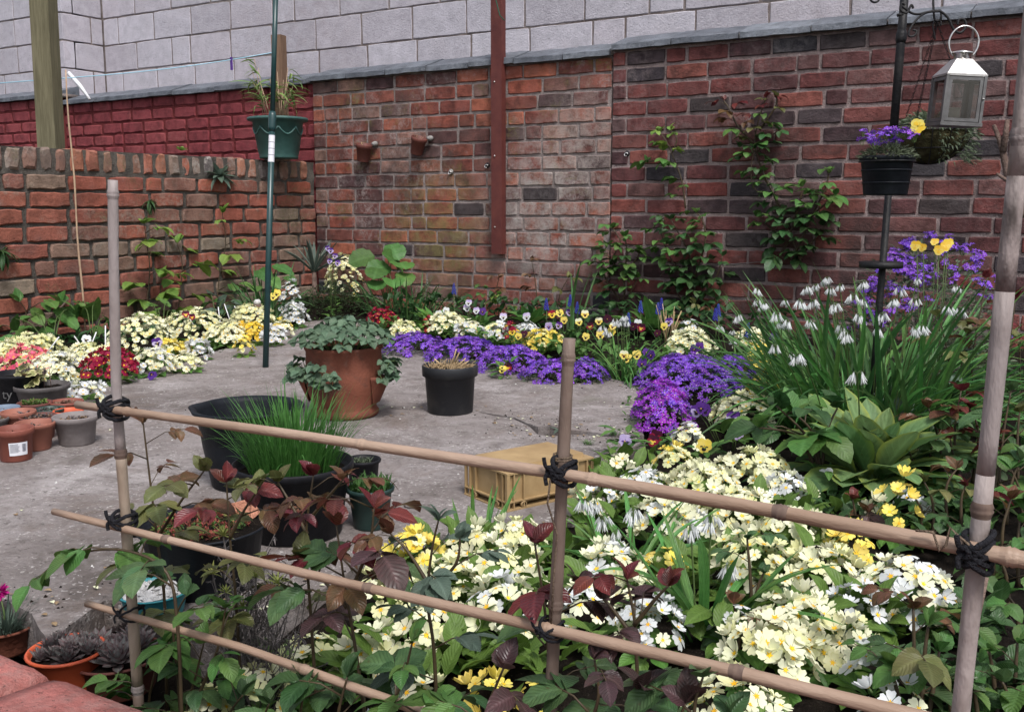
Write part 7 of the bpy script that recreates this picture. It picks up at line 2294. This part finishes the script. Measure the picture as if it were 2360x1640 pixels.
e, rt, h = P['ds']
c = empty('potted_plant', e.location + Vector((0, 0, h * 0.86)), 'narrow leaved green plant filling the dark green pot', 'plant')
m = MB()
for k in range(230):
    az = r_.uniform(0, 6.28)
    rr = rt * 0.85 * math.sqrt(r_.random())
    d = Vector((r_.uniform(-0.7, 0.7), r_.uniform(-0.7, 0.7), 1))
    m.leaf(r_.uniform(0.018, 0.034), 0.0055, p_lance, 4, 0.4, 0.4, M=TRS((rr * math.cos(az), rr * math.sin(az), r_.uniform(-0.004, 0.012)), aim(d)))
part('leaves', m.mesh('leaves', ['leaf_mid']), c, None, 'stuff')
e, rt, h = P['sb']
c = empty('potted_plant', e.location + Vector((0, 0, h * 0.83)), 'sparse grey green seedlings in the small black pot', 'plant')
m = MB()
for k in range(90):
    az = r_.uniform(0, 6.28)
    rr = rt * 0.6 * math.sqrt(r_.random())
    m.leaf(r_.uniform(0.01, 0.02), 0.003, p_lance, 3, 0.4, 0.6, M=TRS((rr * math.cos(az) - 0.008, rr * math.sin(az), 0), aim((r_.uniform(-1, 1), r_.uniform(-1, 1), 1))))
part('leaves', m.mesh('leaves', ['leaf_aubrieta']), c, None, 'stuff')

e, rt, h = P['bs']
c = empty('dry_straw', e.location + Vector((0, 0, h * 0.93)), 'dead straw coloured growth in the lone black pot', 'plant')
m = MB()
for k in range(240):
    az = r_.uniform(0, 6.28)
    rr = rt * 0.78 * math.sqrt(r_.random())
    d = Vector((r_.uniform(-1, 1), r_.uniform(-1, 1), r_.uniform(0, 0.6))).normalized()
    p_ = Vector((rr * math.cos(az), rr * math.sin(az), r_.uniform(0, 0.008)))
    m.tube([p_, p_ + d * r_.uniform(0.01, 0.03)], 0.0011, 3, cap=False)
part('straw', m.mesh('straw', ['straw']), c, None, 'stuff')
for k, (dx, dy, dz) in enumerate(((0.03, 0.0, 0.05), (0.05, 0.01, 0.03), (0.02, 0.01, 0.06), (-0.05, 0.0, 0.03), (0.06, -0.02, 0.025))):
    q = rotz2d(Vector((dx, dy, dz)), YAW)
    part('dead_stem', MB().tube([q * 0.4 + Vector((0, 0, -0.01)), q], [0.0028, 0.002], 5).mesh('stem', ['straw']), c)

# strawberries
SB3 = [MB().leaf(1.0, 0.95, p_oval, 9, f_, 0.7, serr=0.09).mesh('leaflet', ['leaf_strawberry']) for f_ in (0.25, 0.4)]
c = empty('strawberry_plant', SP.location + Vector((0, 0, S_h * 0.93)), 'strawberry plant crowding the terracotta planter and its pockets', 'plant')
off = Vector((0, 0, -S_h * 0.93))
def trefoil(p0, tip_, s_):
    st_ = part('leaf_stalk', MB().tube(smooth_curve([p0, p0.lerp(tip_, 0.6) + Vector((0, 0, 0.012)), tip_], 3), 0.0013, 4).mesh('stalk', ['stem_green']), c)
    d = Vector((tip_.x - p0.x, tip_.y - p0.y, 0))
    if d.length < 1e-3:
        d = Vector((1, 0, 0))
    d.normalize()
    az0 = math.atan2(d.y, d.x) + r_.uniform(-0.5, 0.5)
    up = Vector((r_.uniform(-0.4, 0.4), r_.uniform(-0.4, 0.4), 1)) + d * 0.4
    for q in (-1.15, 0, 1.15):
        part('leaflet', r_.choice(SB3), st_, TRS(tip_, aim((math.cos(az0 + q), math.sin(az0 + q), r_.uniform(-0.45, 0.15)), up), s_ * r_.uniform(0.85, 1.1)))
for k in range(58):
    az = k * 2.4
    rr = S_rt * 1.22 * math.sqrt((k + 0.5) / 58)
    p0 = Vector((rr * 0.5 * math.cos(az), rr * 0.5 * math.sin(az), 0))
    tip_ = Vector((rr * math.cos(az), rr * math.sin(az), 0.075 * (1.15 - (rr / S_rt) ** 2 * 0.62) + r_.uniform(0, 0.02)))
    trefoil(p0, tip_, r_.uniform(0.029, 0.040))
for (d, sd, zt) in POCKETS:
    for k in range(17):
        a_ = r_.uniform(-1, 1)
        p0 = d * S_rt * 1.0 + sd * (a_ * S_rt * 0.28) + Vector((0, 0, zt)) + off
        tip_ = p0 + d * S_rt * r_.uniform(0.05, 0.42) + sd * (a_ * S_rt * 0.35) + Vector((0, 0, r_.uniform(-0.012, 0.045)))
        trefoil(p0, tip_, r_.uniform(0.026, 0.035))

# ivy pot: variegated and withered leaves, bare twigs
e, rt, h = P['iv']
def ivy_mesh(mat):
    m = MB()
    o = [(0, 0.02), (0.32, -0.12), (0.50, 0.20), (0.30, 0.38), (0.26, 0.70), (0, 1.0), (-0.26, 0.70), (-0.30, 0.38), (-0.50, 0.20), (-0.32, -0.12)]
    v = [(0, 0.3, -0.05)] + [(x, y, 0.10 * abs(x) - 0.12 * y * y) for x, y in o]
    m.add(v, [(0, 1 + i, 1 + (i + 1) % 10) for i in range(10)], 0, [0] + [1 if i % 2 else 0.9 for i in range(10)])
    return m.mesh('ivy_leaf', [mat])
IV = {'v': ivy_mesh('leaf_ivy'), 'b': ivy_mesh('leaf_brown')}
c = empty('ivy_plant', e.location + Vector((0, 0, h * 0.83)), 'variegated ivy with withered brown leaves in the dark grey pot', 'plant')
for k in range(9):
    q = rotz2d(Vector((r_.uniform(-0.075, 0.0), r_.uniform(-0.03, 0.03), r_.uniform(0.03, 0.095))), YAW)
    p0 = rotz2d(Vector((-0.02, 0, 0)), YAW)
    st_ = part('stem', MB().tube([p0, p0.lerp(q, 0.5) + Vector((0, 0, 0.01)), q], 0.0016, 5).mesh('stem', ['wood_bark']), c)
    for i in range(7):
        t = r_.uniform(0.3, 1.05)
        part('leaf', IV['v' if q.z > 0.05 or r_.random() < 0.35 else 'b'], st_, TRS(p0.lerp(q, t) + Vector((r_.uniform(-.012, .012), r_.uniform(-.012, .012), r_.uniform(-.008, .008))), aim((r_.uniform(-1, 1), r_.uniform(-1.2, 0.6), r_.uniform(-0.6, 0.6)), Vector((r_.uniform(-.5, .5), -0.6, 0.8))), r_.uniform(0.022, 0.036)))
for k, dx in enumerate((0.012, 0.034)):
    p0 = rotz2d(Vector((dx, -0.01, 0)), YAW)
    tp = p0 + Vector((0.004 * (1 - 2 * k), 0, 0.075))
    st_ = part('twig', MB().tube([p0, tp], [0.0016, 0.001], 5).mesh('twig', ['wood_bark']), c)
    for s_ in (-1, 1):
        part('twig_fork', MB().tube([p0.lerp(tp, 0.6), p0.lerp(tp, 0.85) + _R * 0.012 * s_], 0.0009, 4).mesh('twig', ['wood_bark']), st_)

# stonecrop crumbs in the small pots
def crumbs(key, label, mats, n=80, size=0.006, fill=0.8, up=0.005):
    e, rt, h = P[key]
    c = empty('stonecrop', e.location + Vector((0, 0, h * fill)), label, 'plant', 'stonecrop in the small pots')
    ms = {}
    for k in range(n):
        az = r_.uniform(0, 6.28)
        rr = rt * 0.72 * math.sqrt(r_.random())
        mt = r_.choice(mats)
        m = ms.setdefault(mt, MB())
        for q in range(4):
            m.leaf(size * r_.uniform(0.7, 1.4), size * 0.55, p_oval, 3, 0.5, 0.3, M=TRS((rr * math.cos(az), rr * math.sin(az), r_.uniform(0, up)), aim((r_.uniform(-1, 1), r_.uniform(-1, 1), r_.uniform(0.2, 1.2)))))
    for mt, m in ms.items():
        part('shoots', m.mesh('shoots', [mt]), c, None, 'stuff')
crumbs('t3', 'dried brown stonecrop in the brown terracotta pot', ['leaf_brown', 'leaf_houseleek'], 70, 0.008, 0.86)
crumbs('dg', 'grey stonecrop in the dark green pot', ['leaf_grey', 'leaf_houseleek'], 60, 0.008, 0.84)
crumbs('gs', 'green and brown stonecrop heaped in the terracotta pot', ['leaf_light', 'leaf_brown', 'leaf_mid'], 90, 0.009, 0.88, 0.01)
crumbs('rb', 'withered stonecrop in the red brown ridged pot', ['leaf_brown'], 40, 0.008, 0.80)
crumbs('gl', 'brown stonecrop in the grey pot at the picture edge', ['leaf_brown'], 40, 0.007, 0.82)
crumbs('gy', 'dark withered seedlings in the light grey pot', ['leaf_houseleek', 'leaf_brown'], 50, 0.008, 0.78)
crumbs('t2', 'dark seedlings in the pinkish pot', ['leaf_houseleek'], 8, 0.009, 0.80)
crumbs('tp', 'few brown shoots in the pale terracotta pot', ['leaf_houseleek'], 10, 0.008, 0.75)
crumbs('bl', 'sparse brown shoots in the blue grey pot', ['leaf_brown'], 16, 0.008, 0.70)
crumbs('or', 'withered shoots in the orange pot', ['leaf_brown'], 14, 0.008, 0.55)
crumbs('sd', 'red and green stonecrop carpeting the black bucket', ['leaf_sedum_red', 'leaf_sedum_red', 'leaf_light', 'leaf_sedum_red', 'leaf_mid'], 420, 0.007, 0.93, 0.012)
crumbs('tl', 'dead stems in the labelled pot', ['leaf_brown'], 12, 0.01, 0.72)
e, rt, h = P['tq']
m = MB()
for k in range(150):
    az = r_.uniform(0, 6.28)
    rr = rt * 0.85 * math.sqrt(r_.random())
    s_ = r_.uniform(0.003, 0.007)
    cc = Vector((rr * math.cos(az), rr * math.sin(az), h * 0.84 + r_.uniform(0, 0.006)))
    m.add([cc + Vector(q) * s_ * r_.uniform(0.7, 1.2) for q in ((1, 0, 0), (0, 1, 0), (-1, 0, 0), (0, -1, 0), (0, 0, 0.8), (0, 0, -0.8))], [(0, 1, 4), (1, 2, 4), (2, 3, 4), (3, 0, 4), (1, 0, 5), (2, 1, 5), (3, 2, 5), (0, 3, 5)])
tag(part('gravel', m.mesh('gravel', ['gravel_white'], False), e), kind='stuff')

# houseleeks
def hl_mesh(seed):
    r2_ = random.Random(seed)
    m = MB()
    for k in range(34):
        az = k * 2.399963
        t = k / 34
        el = 0.15 + 1.25 * t
        L = 1.0 - 0.5 * t
        m.leaf(L, 0.34, p_oval, 5, 0.5, -0.5, M=TRS((0, 0, 0.10 * t), aim((math.cos(az) * math.cos(el), math.sin(az) * math.cos(el), math.sin(el)))))
    return m.mesh('houseleek_rosette', ['leaf_houseleek'])
HL = [hl_mesh(i) for i in range(2)]
for key, n, s_, lab_ in (('s3', 8, 0.040, 'large purple grey houseleeks in the brown pot'), ('s2', 10, 0.027, 'grey green houseleeks in the orange red rimmed pot'), ('s1', 26, 0.016, 'small dark houseleeks in the rear terracotta pot')):
    e, rt, h = P[key]
    fl = {'s3': 0.88, 's2': 0.84, 's1': 0.80}[key]
    c = empty('houseleek_plant', e.location + Vector((0, 0, h * fl)), lab_, 'plant', 'houseleeks')
    for k in range(n):
        rr = rt * 0.72 * math.sqrt((k + 0.5) / n)
        az = k * 2.4
        part('rosette', HL[k % 2], c, TRS((rr * math.cos(az), rr * math.sin(az), r_.uniform(0.0, 0.008)), aimz((r_.uniform(-.3, .3), r_.uniform(-.3, .3), 1), r_.uniform(0, 6)), s_ * r_.uniform(0.8, 1.2)))

# pinks at the picture edge
e, rt, h = P['dp']
c = empty('pinks', e.location + Vector((0, 0, h * 0.8)), 'grassy pinks with a magenta flower head in the sunken pot', 'flower')
m = MB()
for k in range(160):
    az = r_.uniform(0, 6.28)
    rr = rt * 0.6 * math.sqrt(r_.random())
    lean_ = r_.uniform(0.2, 1.6)
    m.leaf(r_.uniform(0.04, 0.075), 0.0026, p_lance, 4, 0.4, r_.uniform(0.2, 1.0), M=TRS((rr * math.cos(az), rr * math.sin(az), 0), aim((math.cos(az) * lean_, math.sin(az) * lean_, 1))))
part('leaves', m.mesh('leaves', ['leaf_grey']), c, None, 'stuff')
hd_ = onv(-2, 1362, depth(e.location)) - c.location
part('stalk', MB().tube([(0, 0, 0), hd_ * 0.5 + Vector((0.005, 0, 0)), hd_], 0.0014, 5).mesh('stalk', ['stem_green']), c)
m = MB()
for k in range(60):
    d = Vector((r_.gauss(0, 1), r_.gauss(0, 1), r_.gauss(0.3, 1))).normalized()
    m.leaf(0.014, 0.006, p_oval, 3, 0.3, 0.3, M=TRS(d * 0.003, aim(d, roll=r_.uniform(0, 3))))
part('flower_head', m.mesh('head', ['petal_magenta']), c, TRS(hd_))

# weeds in the crack
for (x, y, lab_) in ((1355, 1024, 'little tuft of grass on the concrete by the crack'), (1415, 1002, 'grass tuft where the crack meets the bed')):
    b = G(x, y, 0.0)
    e = empty('grass_tuft', b, lab_, 'grass')
    m = MB()
    for k in range(36):
        az = r_.uniform(0, 6.28)
        m.leaf(r_.uniform(0.012, 0.03), 0.0016, p_blade, 4, 0.3, 0.9, M=TRS((r_.uniform(-.012, .012), r_.uniform(-.01, .01), 0), aim((math.cos(az), math.sin(az), 1.2))))
    part('blades', m.mesh('blades', ['leaf_mid']), e, None, 'stuff')
b = G(1288, 1000, 0.0)
rosette('small weed with pale leaves growing in the wide crack', b, 5, 0.04, 0.3, 'leaf_grey', 'weed', elev=(0.1, 0.7), seed=91)

# litter on the concrete: crumbs of soil, petals, grit
r_ = random.Random(12)
def litter(name, label, mat, n, size, near_edge, leafy):
    m = MB()
    k = 0
    while k < n:
        if near_edge and r_.random() < 0.75:
            i = r_.randrange(len(patio_xy))
            q = patio_xy[i].lerp(patio_xy[(i + 1) % len(patio_xy)], r_.random())
            p_ = q + Vector((r_.gauss(0, 0.07), r_.gauss(0, 0.07), 0))
        else:
            p_ = Vector((r_.uniform(-4.2, 0.4), r_.uniform(0.9, 4.6), 0))
        k += 1
        if not inside(p_.x, p_.y, patio_xy):
            continue
        s_ = size * r_.uniform(0.4, 1.3)
        if leafy:
            m.leaf(s_ * 2, s_ * 1.4, p_oval, 3, 0.3, 0.5, M=TRS(p_ + Vector((0, 0, 0.002)), aim((r_.uniform(-1, 1), r_.uniform(-1, 1), 0.15))))
        else:
            m.add([p_ + Vector(q_) * s_ * r_.uniform(0.6, 1.2) for q_ in ((1, 0, 0), (0, 1, 0), (-1, 0, 0), (0, -1, 0), (0, 0, 0.9))], [(0, 1, 4), (1, 2, 4), (2, 3, 4), (3, 0, 4)])
    tag(part(name, m.mesh(name, [mat], False)), label, 'litter', kind='stuff')
litter('soil_crumbs', 'crumbs of dark soil scattered along the concrete edge', 'soil', 620, 0.0035, True, False)
litter('grit', 'pale grit lying over the concrete', 'gravel_white', 500, 0.003, False, False)
litter('fallen_petals', 'fallen pale petals and dry leaf bits on the concrete', 'petal_pale', 150, 0.005, True, True)
litter('dry_leaf_bits', 'dry brown leaf bits on the concrete', 'leaf_brown', 190, 0.007, True, True)
line = [patio_xy[i] + Vector((0, 0, -0.004)) for i in range(4, 26)]
ground_leaves('tiny green weeds along the edge of the concrete', list(zip(line, line[1:])), 330, 'leaf_mid', name='edge_weeds', z=0.012, L=0.020, seed=15)
